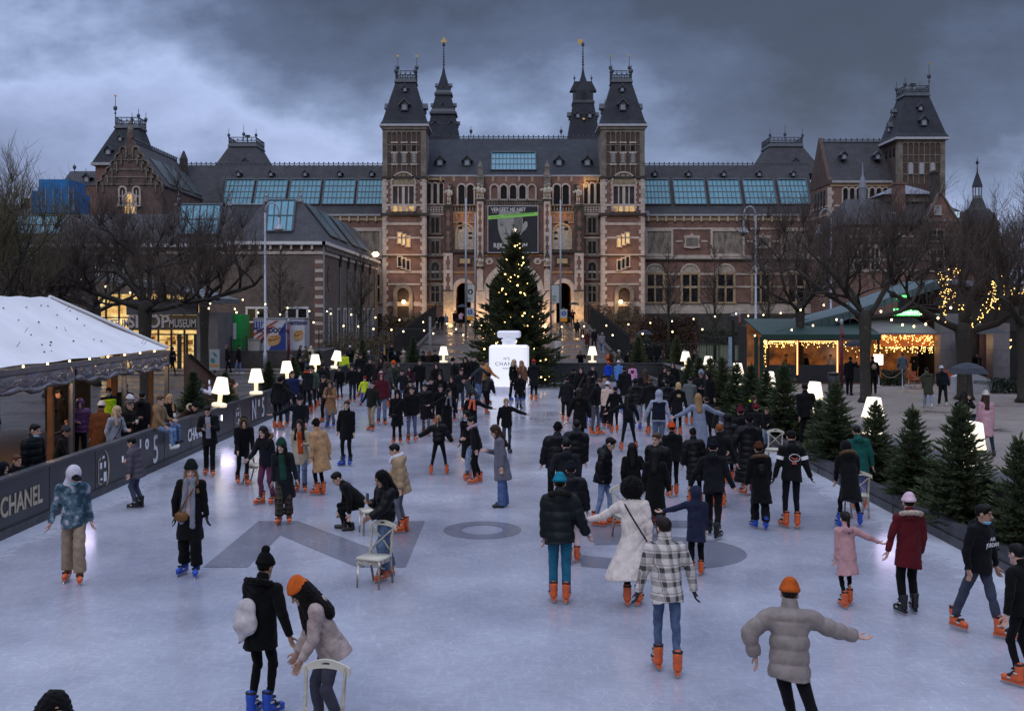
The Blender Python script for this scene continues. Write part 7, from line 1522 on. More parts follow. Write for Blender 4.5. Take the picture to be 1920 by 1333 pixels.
def f_beanie(P): return np.minimum(np.maximum(smin(ell(P, (0,.018,.055), (.098,.114,.108)), ell(P, (0,.05,.14), (.05,.05,.035)), .04), -(P[:,2]-.028-.25*np.clip(-P[:,1], 0, .1))), np.maximum(ell(P, (0,.016,.055), (.105,.121,.075)), np.abs(P[:,2]-.05-.25*np.clip(-P[:,1], 0, .1))-.024))
def f_pompom(P): return np.minimum(f_beanie(P), ell(P, (0,.04,.195), (.048,.048,.05))+.008*wob(P, 130))
def f_capb(P): return np.minimum(np.maximum(ell(P, (0,.018,.05), (.093,.11,.09)), -(P[:,2]-.035)), np.maximum(ell(P, (0,-.13,.04+0*1), (.08,.085,.014)), P[:,1]+.06))
def f_hood(P): return smin(np.maximum(ell(P, (0,.022,.03), (.112,.13,.135)), -ell(P, (0,-.15,-.02), (.076,.11,.112))), np.maximum(cone(P, (0,.03,-.08), (0,.04,-.2), .1, .125, .9)[0], -ell(P, (0,-.15,-.02), (.076,.11,.112))), .03)
def f_fur(P):
    q = P-V3(0,-.055,-.005); r = np.sqrt((q[:,0]/.82)**2+q[:,2]**2); return np.sqrt((r-.118)**2+q[:,1]**2)-.036+.014*wob(P, 110)+.008*wob(P, 210, 2)
def f_mask(P): return np.maximum(np.maximum(smin(ell(P, (0,-.03,-.05), (.064,.076,.075)), cone(P, (0,-.09,0), (0,-.118,-.03), .012, .02)[0], .02), np.abs(P[:,2]+.052)-.042), P[:,1]+.03)
def f_maskd(P): return np.maximum(np.maximum(ell(P, (0,-.026,-.085), (.068,.078,.06)), np.abs(P[:,2]+.105)-.022), P[:,1]+.01)
HG = {'short':(f_short,'hair','h'),'long':(f_long,'hair','h'),'curly':(f_curly,'hair','t'),'pony':(f_pony,'hair','h'),'bun':(f_bun,'hair','h'),'afro':(f_afro,'hair','t'),'beanie':(f_beanie,'beanie','k'),'pompom':(f_pompom,'bobble_hat','k'),'cap':(f_capb,'cap','c'),'hood':(f_hood,'hood','c'),'fur':(f_fur,'fur_trim','t'),'mask':(f_mask,'face_mask','c'),'maskd':(f_maskd,'face_mask','c')}
_hg = {}
def headgear(kind, res):
    if (kind, res) not in _hg:
        v, q = surfnet(HG[kind][0], (-.24,-.26,-.46), (.24,.28,.28), res); _hg[kind, res] = amesh(HG[kind][1], v, q, WHITEP)
    return _hg[kind, res]
_hm = {}
def head_arr(res):
    if res not in _hm:
        v, q = surfnet(f_head, (-.12,-.16,-.24), (.12,.14,.16), res); c = v[q].mean(1); ax = np.abs(c[:,0]); mi = np.zeros(len(q), int)
        mi[((np.abs(ax-.031) < .014) & (np.abs(c[:,2]-.012) < max(.006, res*.55)) & (c[:,1] < -.06)) | ((np.abs(ax-.034) < .021) & (np.abs(c[:,2]-.036) < max(.005, res*.5)) & (c[:,1] < -.05))] = 1
        mi[(ax < .022) & (np.abs(c[:,2]+.053) < max(.007, res*.5)) & (c[:,1] < -.07)] = 2; _hm[res] = (v, q, mi)
    return _hm[res]
_hd = {}
def hand_arr(res):
    if res not in _hd: _hd[res] = surfnet(f_hand, (-.12,-.1,-.23), (.06,.07,.05), res)
    return _hd[res]
# ---- skates and shoes
def skate_fields():
    def boot(P):
        d = smin(cone(P, (0,.045,.115), (0,-.14,.102), .046, .041)[0], cone(P, (0,.03,.13), (0,.04,.27), .05, .06, 1.12)[0], .04); d = smin(d, ell(P, (0,-.155,.1), (.045,.06,.036)), .02); return np.maximum(d, -(P[:,2]-.07))
    v, q = surfnet(boot, (-.12,-.26,.04), (.12,.16,.4), .014); return v, q
_sv, _sq = skate_fields()
SK = {'o': M('orange_boot_shell', (.62,.11,.025), .38, var=.1, vs=8), 'b': M('blue_boot_shell', (.015,.07,.42), .38, var=.1, vs=8), 'k': M('black_boot_shell', (.007,.007,.008), .4, var=.1), 'n': M('white_trainer', (.55,.54,.52), .6, var=.1), 'd': M('dark_leather_shoe', (.018,.016,.016), .5)}
_boot = amesh('ice_skate', _sv, _sq, SK['o']); m = MB()
m.box(-.012,.012,-.19,.1,.022,.075); m.prism_x([(-.205,.0),(.1,.0),(.115,.024),(-.215,.026),(-.225,.012)], -.004, .004); _blade = m.mesh('blade', [M('steel_blade', (.5,.5,.52), .25, .9, var=0)]); m = MB(); m.box(-.025,.025,-.2,.105,.045,.078); _sole = m.mesh('sole_plate', SK['o'])
m = MB(); m.lathe([(.054,.25),(.064,.312),(.05,.316)], (0,.04,0), 12)
for z, y in ((.19,-.03),(.145,-.09),(.24,-.03)): m.box(-.056,.056,y-.012,y+.03,z-.012,z+.012)
_liner = m.mesh('boot_liner', M('black_liner', (.012,.012,.014), .7)); m = MB()
for s in (-1, 1): m.box(s*.047-.008,s*.047+.008,-.1,-.06,.1,.125); m.box(s*.056-.008,s*.056+.008,-.01,.04,.18,.2)
_buck = m.mesh('buckle', M('pale_buckle', (.5,.48,.46), .4))
def shoe(P): return np.maximum(smin(cone(P, (0,.05,.05), (0,-.14,.042), .045, .042)[0], cone(P, (0,.04,.06), (0,.04,.13), .045, .048)[0], .03), -(P[:,2]-.004))
_shv, _shq = surfnet(shoe, (-.1,-.24,-.03), (.1,.14,.2), .014); _shoe = amesh('shoe', _shv, _shq, SK['d'])
ARM = {'d':((.16,.03,-1),(.07,-.16,-1)), 'o':((.34,.02,-.9),(.3,-.18,-.9)), 'w':((.88,-.05,-.5),(.95,-.15,-.32)), 'f':((.14,-.45,-.88),(-.08,-.85,-.55)), 'p':((.2,-.22,-.95),(-.5,-.8,.25)), 'k':((.3,.12,-.95),(-.08,-.42,-.9)), 'u':((.3,-.85,-.25),(-.35,-.35,.9)), 'e':((.85,.12,-.62),(-.22,-.1,-1)), 'h':((.2,-.4,-.9),(-.3,-1,.02))}
STN = {'n':((.1,.02,0),(.1,-.03,0)), 's':((.09,.24,.02),(.1,-.22,0)), 'w':((.24,0,0),(.24,.02,0)), 't':((.1,.05,0),(.1,-.02,0))}
def nrm(v): v = np.asarray(v, float); return v/np.linalg.norm(v)
def align(d):
    "rotation taking -z to d"
    return np.array(Vector((0,0,-1)).rotation_difference(Vector(d)).to_matrix())
def child_at(name, me, mat, root, rot, loc, parent=None, sc_=1.0):
    o = link(name, me, parent or root); o.matrix_local = Matrix.Translation(Vector(loc)) @ Matrix(rot.tolist()).to_4x4() @ Matrix.Scale(sc_, 4)
    if mat: use_mat(o, mat)
    return o
def scarf_f(P, L=.5):
    q = P-V3(0,-.0,.0); r = np.sqrt(q[:,0]**2+(q[:,1]/1.0)**2); d = np.sqrt((r-.088)**2+((q[:,2]-.25*q[:,1])/1.5)**2)-.036
    d = smin(d, cone(P, (.05,-.12,-.02), (.07,-.17,-L), .04, .045, .6)[0], .02); return smin(d, cone(P, (-.05,-.12,-.02), (-.1,-.165,-L*.9), .04, .045, .6)[0], .02)+.006*wob(P, 60)
_shared = {}
def shared(key, fn, lo, hi, res, name):
    if key not in _shared: v, q = surfnet(fn, lo, hi, res); _shared[key] = amesh(name, v, q, WHITEP)
    return _shared[key]
import re
def parse_kv(s):
    d = {}
    for t in s.split():
        if '=' in t: k, v = t.split('='); d[k] = v if v == 'r' or k in ('fur','hair') else float(v)
        elif '#' in t: k, v = t.split('#'); d[k] = v
        else: d[t] = True
    return d
PN = 0
def person(row):
    global PN; PN += 1
    pos, coat, legs, feet, heads, act, ext, label = [x.strip() for x in row.split('|')]
    px, fy, ty, face = [float(x) for x in pos.split()]; ex = parse_kv(ext); arms, stn = act.split()
    rr = np.random.RandomState(PN*7+1); skates = feet in 'obk'; fl = .07 if skates else .0; z0 = ex.get('z', 0.0)
    if 'Y' in ex: Yp = ex['Y']; z0 = rampz(Yp) if z0 == 'r' else z0; h = ex['h']
    else: Yp = FPX*(HC-z0)/(fy-581); h = ex.get('h', min(max((fy-ty)*Yp/FPX-fl-.02, 1.05), 1.92))
    X = wx(px, Yp); s = h/1.75; sit = stn in ('sit', 'sitb')
    root = thing('person', label, 'person', (X, Yp, z0), R(face), 'people at the ice rink')
    res = min(max(Yp*.00085, .011), .034); hres = .008 if Yp < 18 else (.012 if Yp < 32 else .02)
    # skeleton
    hipz = .93*s+fl if not sit else (.50 if stn == 'sit' else .08); H = np.array([ex.get('hx', 0.0), ex.get('hy', 0.0), hipz]); lean = R(ex.get('l', rr.uniform(1, 9))); roll = R(ex.get('r', rr.uniform(-4.5, 4.5)))
    Rt = np.array((Euler((0, roll, 0)).to_matrix() @ Euler((lean, 0, 0)).to_matrix())); Rt = np.array(Matrix.Rotation(roll, 3, 'Y') @ Matrix.Rotation(lean, 3, 'X'))
    if lean > .25 and not sit: H = H+np.array([0, .12*math.sin(lean), -.03])
    T = lambda p: H+Rt@(np.asarray(p, float)*s); girl = any(k in heads for k in ('long', 'bun', 'pony', 'curly')); sw = .165 if girl else .185
    Rh = np.array(Matrix.Rotation(R(ex.get('y', rr.uniform(-14, 14))), 3, 'Z') @ Matrix.Rotation(roll*.4, 3, 'Y') @ Matrix.Rotation(lean*.55+R(ex.get('p', rr.uniform(2, 12))), 3, 'X')); hc = T((0,-.02,.56))+Rh@np.array([0,-.01,.135])*s; hs = s**.55 if s < 1 else s
    foot = []
    for i, sg in enumerate((-1, 1)):
        if stn == 'sit': foot.append(np.array([sg*.11, -.34+.14*i, fl*0+.0]))
        elif stn == 'sitb': foot.append(np.array([sg*.11, -.5+.1*i, -.5]))
        else: o = STN[stn][i]; j = rr.uniform(-.03, .03, 2)+[0, (i*2-1)*(PN % 5-2)*.05]; foot.append(np.array([sg*(o[0]*s+j[0]*.6), o[1]*s+j[1], o[2]]))
    knee = []; hip = []; ank = []
    for i, sg in enumerate((-1, 1)):
        hp = H+np.array([sg*.088*s, 0, -.02]); an = foot[i]+np.array([0, .03, .10+fl if skates else .08]); th, shn = .42*s, .405*s; dv = an-hp; L = np.linalg.norm(dv)
        if L > (th+shn)*.998: k_ = hp+dv*.51
        else:
            a = (th*th-shn*shn+L*L)/(2*L); hh = math.sqrt(max(th*th-a*a, 0)); u = dv/L; fw = np.array([0, -1, .15]); fw = fw-u*(fw@u); k_ = hp+u*a+nrm(fw)*hh
        hip.append(hp); knee.append(k_); ank.append(an)
    sh, el, wr, fd = [], [], [], []
    for i, sg in enumerate((-1, 1)):
        c = ARM[arms[i]]; u = Rt@nrm(np.array([sg*c[0][0], c[0][1], c[0][2]])+rr.uniform(-.13, .13, 3)); f = Rt@nrm(np.array([sg*c[1][0], c[1][1], c[1][2]])+rr.uniform(-.15, .15, 3))
        if arms[i] in 'dof' and lean > .3: u = nrm(u*.6+np.array([0, -.1, -.6])); f = nrm(f*.5+np.array([0, -.25, -.5]))
        a = T((sg*sw, .0, .475)); e = a+u*.295*s; w = e+f*.25*s; sh.append(a); el.append(e); wr.append(w); fd.append(f)
    mt = re.match(r'^([a-z])#(\w+)@(-?[\d.]+)(\w*)$', coat); ck, cc, hem, fg = mt[1], mt[2], float(mt[3]), mt[4]; puff = {'p':.024,'t':.018}.get(ck, .006); CM = cloth(ck, cc); ph = rr.uniform(0, 6, 6)
    RtT = Rt.T.astype(F32); Hf = H.astype(F32)
    def loc(P): return ((P-Hf)@RtT.T)/F32(s)
    flare = ex.get('fl', .0)
    def folds(P, a):
        a = a*(.4 if ck == 'p' else 1.5); x, y, z = P[:,0], P[:,1], P[:,2]; r1 = (1-np.abs(np.sin(15*z+9*x+3*np.sin(5*y+ph[0])+ph[1])))**2; r2 = (1-np.abs(np.sin(13*z-12*x+5*y+2*np.sin(4*x+ph[3])+ph[2])))**2; return a*(r1*(.5+.5*np.sin(4*z+6*x+ph[4]))+r2*(.5+.5*np.sin(5*y-3*z+ph[5])))
    def torso(P, g=0.0):
        q = loc(P); wr_, cr = (.15, .165) if girl else (.165, .185)
        d = smin(cone(q, (0,.0,-.05), (0,0,.2), .18+puff+g, wr_+puff+g, .86)[0], cone(q, (0,0,.2), (0,-.005,.4), wr_+puff+g, cr*.93+puff+g, .72)[0], .05); d = smin(d, cone(q, (-sw*.72,.005,.455), (sw*.72,.005,.455), .078+puff*.6+g, .078+puff*.6+g)[0], .06)
        if hem < -.06: d = smin(d, cone(q, (0,0,0), (flare*.5,.01,hem), .172+puff+g, .18+puff-.16*hem*.6+abs(flare)*.45+g, .9)[0], .03)
        if ck == 'p': d = d-.022*np.abs(np.sin(PI*q[:,2]/.14+ph[0]))**.55+.013
        return d, q
    def sleeves(P, g=0.0, upto=2):
        d = None
        for i in (0, 1):
            a, t = cone(P, sh[i], el[i], (.07+puff+g)*s, (.056+puff+g)*s); b, t2 = cone(P, el[i], wr[i]-fd[i]*.0, (.055+puff+g)*s, (.043+puff*.8+g)*s); b = np.maximum(b, (P-wr[i].astype(F32))@fd[i].astype(F32))
            if ck == 'p': a = a-.015*np.abs(np.sin(PI*t*2))**.6+.004; b = b-.015*np.abs(np.sin(PI*t2*2))**.6+.004
            a = smin(a, b, .02) if upto == 2 else a; d = a if d is None else smin(d, a, .01)
        return d
    def f_coat(P):
        d, q = torso(P); d = np.maximum(d, -(q[:,2]-hem-(.015 if not flare else .0)*np.sin(q[:,0]*9+ph[5])))
        d = smin(d, sleeves(P), .035); d = smin(d, cone(q, (0,.01,.5), (0,.0,.6), .075, .07+puff*.4)[0], .03)
        if 'h' in fg: d = smin(d, ell(q, (0,.105,.51), (.125,.075,.085)), .025)
        if 'c' in fg: d = smin(d, cone(q, (0,.012,.54), (0,-.01,.615), .082, .084)[0], .02)
        return (d*s if False else d)+folds(P, .0095 if res < .02 else .005)
    lo = np.minimum.reduce([*sh, *el, *wr, T((-.3,-.3,hem)), T((.3,.3,hem)), T((0,0,.6)), T((-.28,-.2,.4)), T((.28,.3,.5))])-.17; hi = np.maximum.reduce([*sh, *el, *wr, T((-.3,-.3,hem)), T((.3,.3,hem)), T((0,0,.64)), T((.28,.3,.5))])+.17
    if flare: lo = lo-.25; hi = hi+.25
    v, q = surfnet(f_coat, lo, hi, res); link('coat' if hem < -.25 else 'jacket', amesh('coat', v, q, CM), root)
    for key, nm in (('inner', 'jumper'), ('vest', 'body_warmer')):
        if key in ex:
            def f_in(P): d, q = torso(P, .012 if key == 'vest' else .008); w_ = .2 if key == 'vest' else .07; d = np.maximum(np.maximum(d, np.abs(q[:,0])-w_), -(q[:,2]+.02)); return np.maximum(d, q[:,2]-.5) if key == 'vest' else np.maximum(np.maximum(d, q[:,1]), q[:,2]-.53)
            v, q = surfnet(f_in, T((0,0,.25))-.42, T((0,0,.25))+.42, max(res*.9, .012)); link(nm, amesh(nm, v, q, cloth('c', ex[key])), root)
    # trousers
    lk, lc = legs.split('#'); rd = {'s':(.08,.057,.044),'r':(.092,.07,.062),'w':(.098,.092,.1)}[lk]; top_ = .16 if skates and lk == 's' else (.115 if skates else .05)
    def f_leg(P):
        q = P-Hf; d = cone(P, hip[0]+[.015,0,.03], hip[1]+[-.015,0,.03], .098*s, .098*s, .9)[0]
        for i in (0, 1): a = cone(P, hip[i], knee[i], (rd[0]+.004)*s, rd[1]*s)[0]; b = cone(P, knee[i], ank[i]-[0,0,.02], rd[1]*s, rd[2]*s)[0]; b = np.maximum(b, (foot[i][2]+fl+top_*(.9))-P[:,2] if not sit else b-1); d = smin(d, smin(a, b, .02), .012)
        return d+folds(P, .010 if res < .02 else .004)
    al = hip+knee+ank; v, q = surfnet(f_leg, np.minimum.reduce(al)-.17, np.maximum.reduce(al+[H+[0,0,.1]])+.17, res); link('trousers', amesh('trousers', v, q, cloth('j' if lc in JEANS else 'c', lc)), root)
    # body: slim continuous figure under the clothes, with a detailed head and hands
    def f_body(P):
        q = loc(P); d = smin(cone(q, (0,0,.05), (0,0,.4), .1, .135, .7)[0], cone(q, (-sw*.7,0,.455), (sw*.7,0,.455), .045, .045)[0], .06); d = smin(d, cone(q, (0,.01,.48), (0,0,.6), .05, .05)[0], .03)
        for i in (0, 1): d = smin(d, cone(P, sh[i], el[i], .042*s, .036*s)[0], .02); d = smin(d, cone(P, el[i], wr[i]+fd[i]*.02, .032*s, .025*s)[0], .02); d = smin(d, cone(P, hip[i], knee[i], .062*s, .042*s)[0], .03); d = smin(d, cone(P, knee[i], ank[i]-[0,0,.03], .04*s, .033*s)[0], .02)
        return d
    al2 = al+sh+el+wr+[T((0,0,.62))]; bv, bq = surfnet(f_body, np.minimum.reduce(al2)-.12, np.maximum.reduce(al2)+.12, .03); hv, hq, hm = head_arr(hres); nv, qs, mi = [bv, (hv*hs)@Rh.T+hc], [bq, hq+len(bv)], [np.zeros(len(bq), int), hm]; cnt = len(bv)+len(hv); dv_, dq_ = hand_arr(hres if hres < .02 else .016)
    gl = 3 if ('g' in ex or 'rg' in ex) else 0
    for i, sg in enumerate((-1, 1)):
        if arms[i] == 'k': continue
        w = dv_*np.array([-sg*1.0, 1, 1]); q = dq_ if sg < 0 else dq_[:, ::-1]; q = dq_ if -sg > 0 else dq_[:, ::-1]; w = (w*(.95*s**.7))@align(fd[i]).T+wr[i]; nv.append(w); qs.append(q+cnt); cnt += len(w); mi.append(np.full(len(q), gl))
    link('body', amesh('body', np.concatenate(nv), np.concatenate(qs), [SKIN[int(ex.get('k', 0))], EYE, LIP, RGLOVE if 'rg' in ex else GLOVE], np.concatenate(mi)), root)
    # headgear
    def wear(kind, mat, g=1.0): return child_at(HG[kind][1], headgear(kind, .011 if Yp < 18 else (.015 if Yp < 32 else .022)), mat, root, Rh, hc, sc_=hs*g)
    hair = 0
    for part in heads.split('+'):
        if part == 'none': continue
        k_, c_ = part.split('#'); o = wear(k_, cloth(HG[k_][2], c_), 1.06 if k_ == 'beanie' and '+' in heads else 1.0); hair |= k_ in ('short','long','curly','pony','bun','afro','hood')
    if not hair and 'H' not in fg: wear('short', cloth('h', ex.get('hair', '1c1410')))
    if 'H' in fg: wear('hood', CM)
    if 'f' in fg:
        FM = cloth('t', ex.get('fur', '5a4632'))
        if 'H' in fg: wear('fur', FM)
        else:
            def f_trim(P): r = np.sqrt((P[:,0]/1.05)**2+((P[:,1]-.02)/.85)**2); return np.sqrt((r-.135)**2+(P[:,2]+.02-.35*P[:,1])**2)-.038+.014*wob(P, 95)+.008*wob(P, 190, 1)
            child_at('fur_trim', shared(('trim', res < .016), f_trim, (-.26,-.26,-.2), (.26,.28,.24), .011 if res < .016 else .02, 'fur_trim'), FM, root, Rt, T((0,.05,.56)), sc_=s)
    for k_ in ('mask', 'maskd'):
        if k_ in ex: wear(k_, M('blue_face_mask', (.16,.4,.55), .7, var=.1))
    if 'scarf' in ex: child_at('scarf', shared(('scarf', ex.get('sl', .3), res < .02), lambda P: scarf_f(P, ex.get('sl', .3)), (-.26,-.3,-1.0), (.26,.2,.14), .012 if res < .02 else .022, 'scarf'), cloth('k', ex['scarf']), root, Rt, T((0,0,.57)), sc_=s)
    if 'bag' in ex:
        def f_bag(P): return np.maximum(ell(P, (0,0,0), (.12,.05,.085)), np.abs(P[:,0])-.105)
        b = child_at('shoulder_bag', shared('bag', f_bag, (-.16,-.1,-.12), (.16,.1,.12), .014, 'shoulder_bag'), cloth('l', ex['bag']), root, Rt, T((-.1,-.19-.1*puff,-.02+.0*hem)), sc_=s)
    if 'strap' in ex or 'bag' in ex:
        a = [T((.1*c_-.06+.04*c_, -.17*math.sin(2*PI*t)*1.18, .2+.32*math.cos(2*PI*t))) for t in [i/24 for i in range(25)] for c_ in (math.cos(2*PI*t)*1.3,)]; m = MB(); m.tube([tuple(p) for p in a], .012, 5, False); link('bag_strap', m.mesh('bag_strap', cloth('l', ex.get('bag', '1a1512'))), root)
    if 'pack' in ex:
        def f_pk(P): return np.minimum(ell(P, (0,0,0), (.16,.1,.2)), ell(P, (0,.06,-.05), (.11,.07,.1)))+.0*P[:,0]
        child_at('backpack', shared('pack', f_pk, (-.22,-.16,-.26), (.22,.2,.26), .018, 'backpack'), cloth('p', ex['pack']), root, Rt, T((0,.2,.3)), sc_=s*ex.get('ps', 1.0))
    if 'sack' in ex:
        def f_sk(P): return smin(cone(P, (0,0,.16), (.05,.02,-.2), .11, .03, .6)[0], ell(P, (0,.02,.0), (.15,.09,.15)), .05)+.008*wob(P, 22)
        child_at('drawstring_bag', shared('sack', f_sk, (-.24,-.2,-.34), (.24,.24,.34), .014, 'drawstring_bag'), cloth('c', 'b9b3b3'), root, Rt, T((.07,.2,.12)), sc_=s)
    if 'collar' in ex:
        child_at('hood_lining', shared('collar', lambda P: np.maximum(np.sqrt((np.sqrt(P[:,0]**2+P[:,1]**2)-.1)**2+P[:,2]**2)-.034, -P[:,1]-.03), (-.18,-.18,-.08), (.18,.18,.08), .016, 'hood_lining'), cloth('c', ex['collar']), root, Rt, T((0,.03,.58)), sc_=s)
    # hand-held things stay on top level
    i = 0 if arms[0] in 'puh' else 1; hp = root.matrix_basis.to_3x3() if False else Matrix.Rotation(R(face), 3, 'Z'); W = Vector((X,Yp,z0))+hp@Vector(wr[i]+fd[i]*.11)
    if 'phone' in ex:
        t = thing('mobile_phone', 'mobile phone held by %s' % ex_lab(label), 'phone', W, R(face)); m = MB(); m.box(-.036,.036,-.006,.006,-.02,.125); m.build('phone_case', M('phone_case', (.05,.05,.06), .3), t, local=True); m = MB(); m.box(-.032,.032,.007,.009,-.014,.118); m.build('phone_screen', M('phone_screen_glow', (.6,.65,.75), .3, var=0, emit=(.7,.78,1), es=.3), t, local=True)
    if 'cup' in ex: cup(W.x, W.y, W.z-.05, 'paper cup held by %s' % ex_lab(label), 1.05, None)
    if 'umb' in ex:
        t = thing('umbrella', 'open dark umbrella held by %s' % ex_lab(label), 'umbrella', W); m = MB(); m.lathe([(.62,.68),(.48,.84),(.25,.95),(.02,1.0)], seg=8); m.build('canopy', cloth('c', '3a3d46'), t, local=True); m = MB(); m.tube([(0,0,-.1),(0,0,1.06)], .012, 6); m.build('shaft', IRON, t, local=True)
    # feet
    for i, sg in enumerate((-1, 1)):
        yaw = R(sg*rr.uniform(4, 20)); rot = np.array(Matrix.Rotation(yaw, 3, 'Z')); 
        if stn == 'sitb': rot = np.array(Matrix.Rotation(R(-15), 3, 'X'))
        if skates:
            o = child_at('ice_skate', _boot, SK[feet], root, rot, foot[i], sc_=max(s, .8)); link('blade', _blade, o); link('boot_liner', _liner, o)
            if Yp < 32: use_mat(link('sole_plate', _sole, o), SK[feet]); link('buckle', _buck, o)
        else: child_at('shoe', _shoe, SK[feet], root, rot, foot[i], sc_=max(s, .8))
    # prints on clothes
    if 'swoosh' in ex or 'tee' in ex:
        yb = .215 if 'swoosh' in ex else -.19; n = -1 if 'swoosh' in ex else 1; m = MB()
        if 'swoosh' in ex:
            sw_ = [(-.06,.0),(-.045,-.035),(-.02,-.045),(.02,-.03),(.11,.04),(.02,-.005),(-.015,-.018),(-.035,-.008),(-.05,.02)]; m.add([tuple(T((-a*n*1.0, yb, .33+b))) for a, b in sw_], [tuple(range(9))]); m.add([tuple(T((-n*a, yb, .23+b))) for a, b in ((-.04,-.02),(.05,-.02),(.05,.02),(-.04,.02))], [(0,1,2,3)]); o = m.mesh('jacket_emblem', M('coral_print', (.5,.09,.06), .6)); link('jacket_emblem', o, root); m = MB(); m.tube([tuple(T((.1*math.cos(2*PI*k/20), yb, .33+.068*math.sin(2*PI*k/20)))) for k in range(21)], .005, 4, False); link('emblem_ring', m.mesh('emblem_ring', WHITEP), root)
            for i in (0, 1): d = sh[i]+(el[i]-sh[i])*.55; u = nrm(el[i]-sh[i]); m = MB(); m.tube([tuple(d-u*.035), tuple(d+u*.035)], .082*s, 12); link('sleeve_band', m.mesh('sleeve_band', WHITEP), root)
        else: v_, f_ = glyphs('JORDAN', .085, .002); m.add([tuple(T((a*.8, yb-.01-c_, .3+b))) for a, b, c_ in v_], f_); v_, f_ = glyphs('AIR', .07, .002); m.add([tuple(T((a, yb-.01-c_, .38+b))) for a, b, c_ in v_], f_); link('shirt_lettering', m.mesh('shirt_lettering', WHITEP), root)
    return root
def ex_lab(l):
    w = l.split()[:9]
    while w[-1] in ('a','the','in','on','of','with','and','at','by','to','under','his','her','black','off'): w.pop()
    return 'the '+' '.join(w)
JEANS = set()
for c in '3a5a86 3e5f86 47678c 45668c 3a5686 6f88ae 2d5796 5e80b4 6f92b8 3f5f96 62829c 48607e 6a8ab8 5a7aa8 4f7fb0 44699c 5a7ab0 6a8ab0 2c3e5c'.split(): JEANS.add(c)
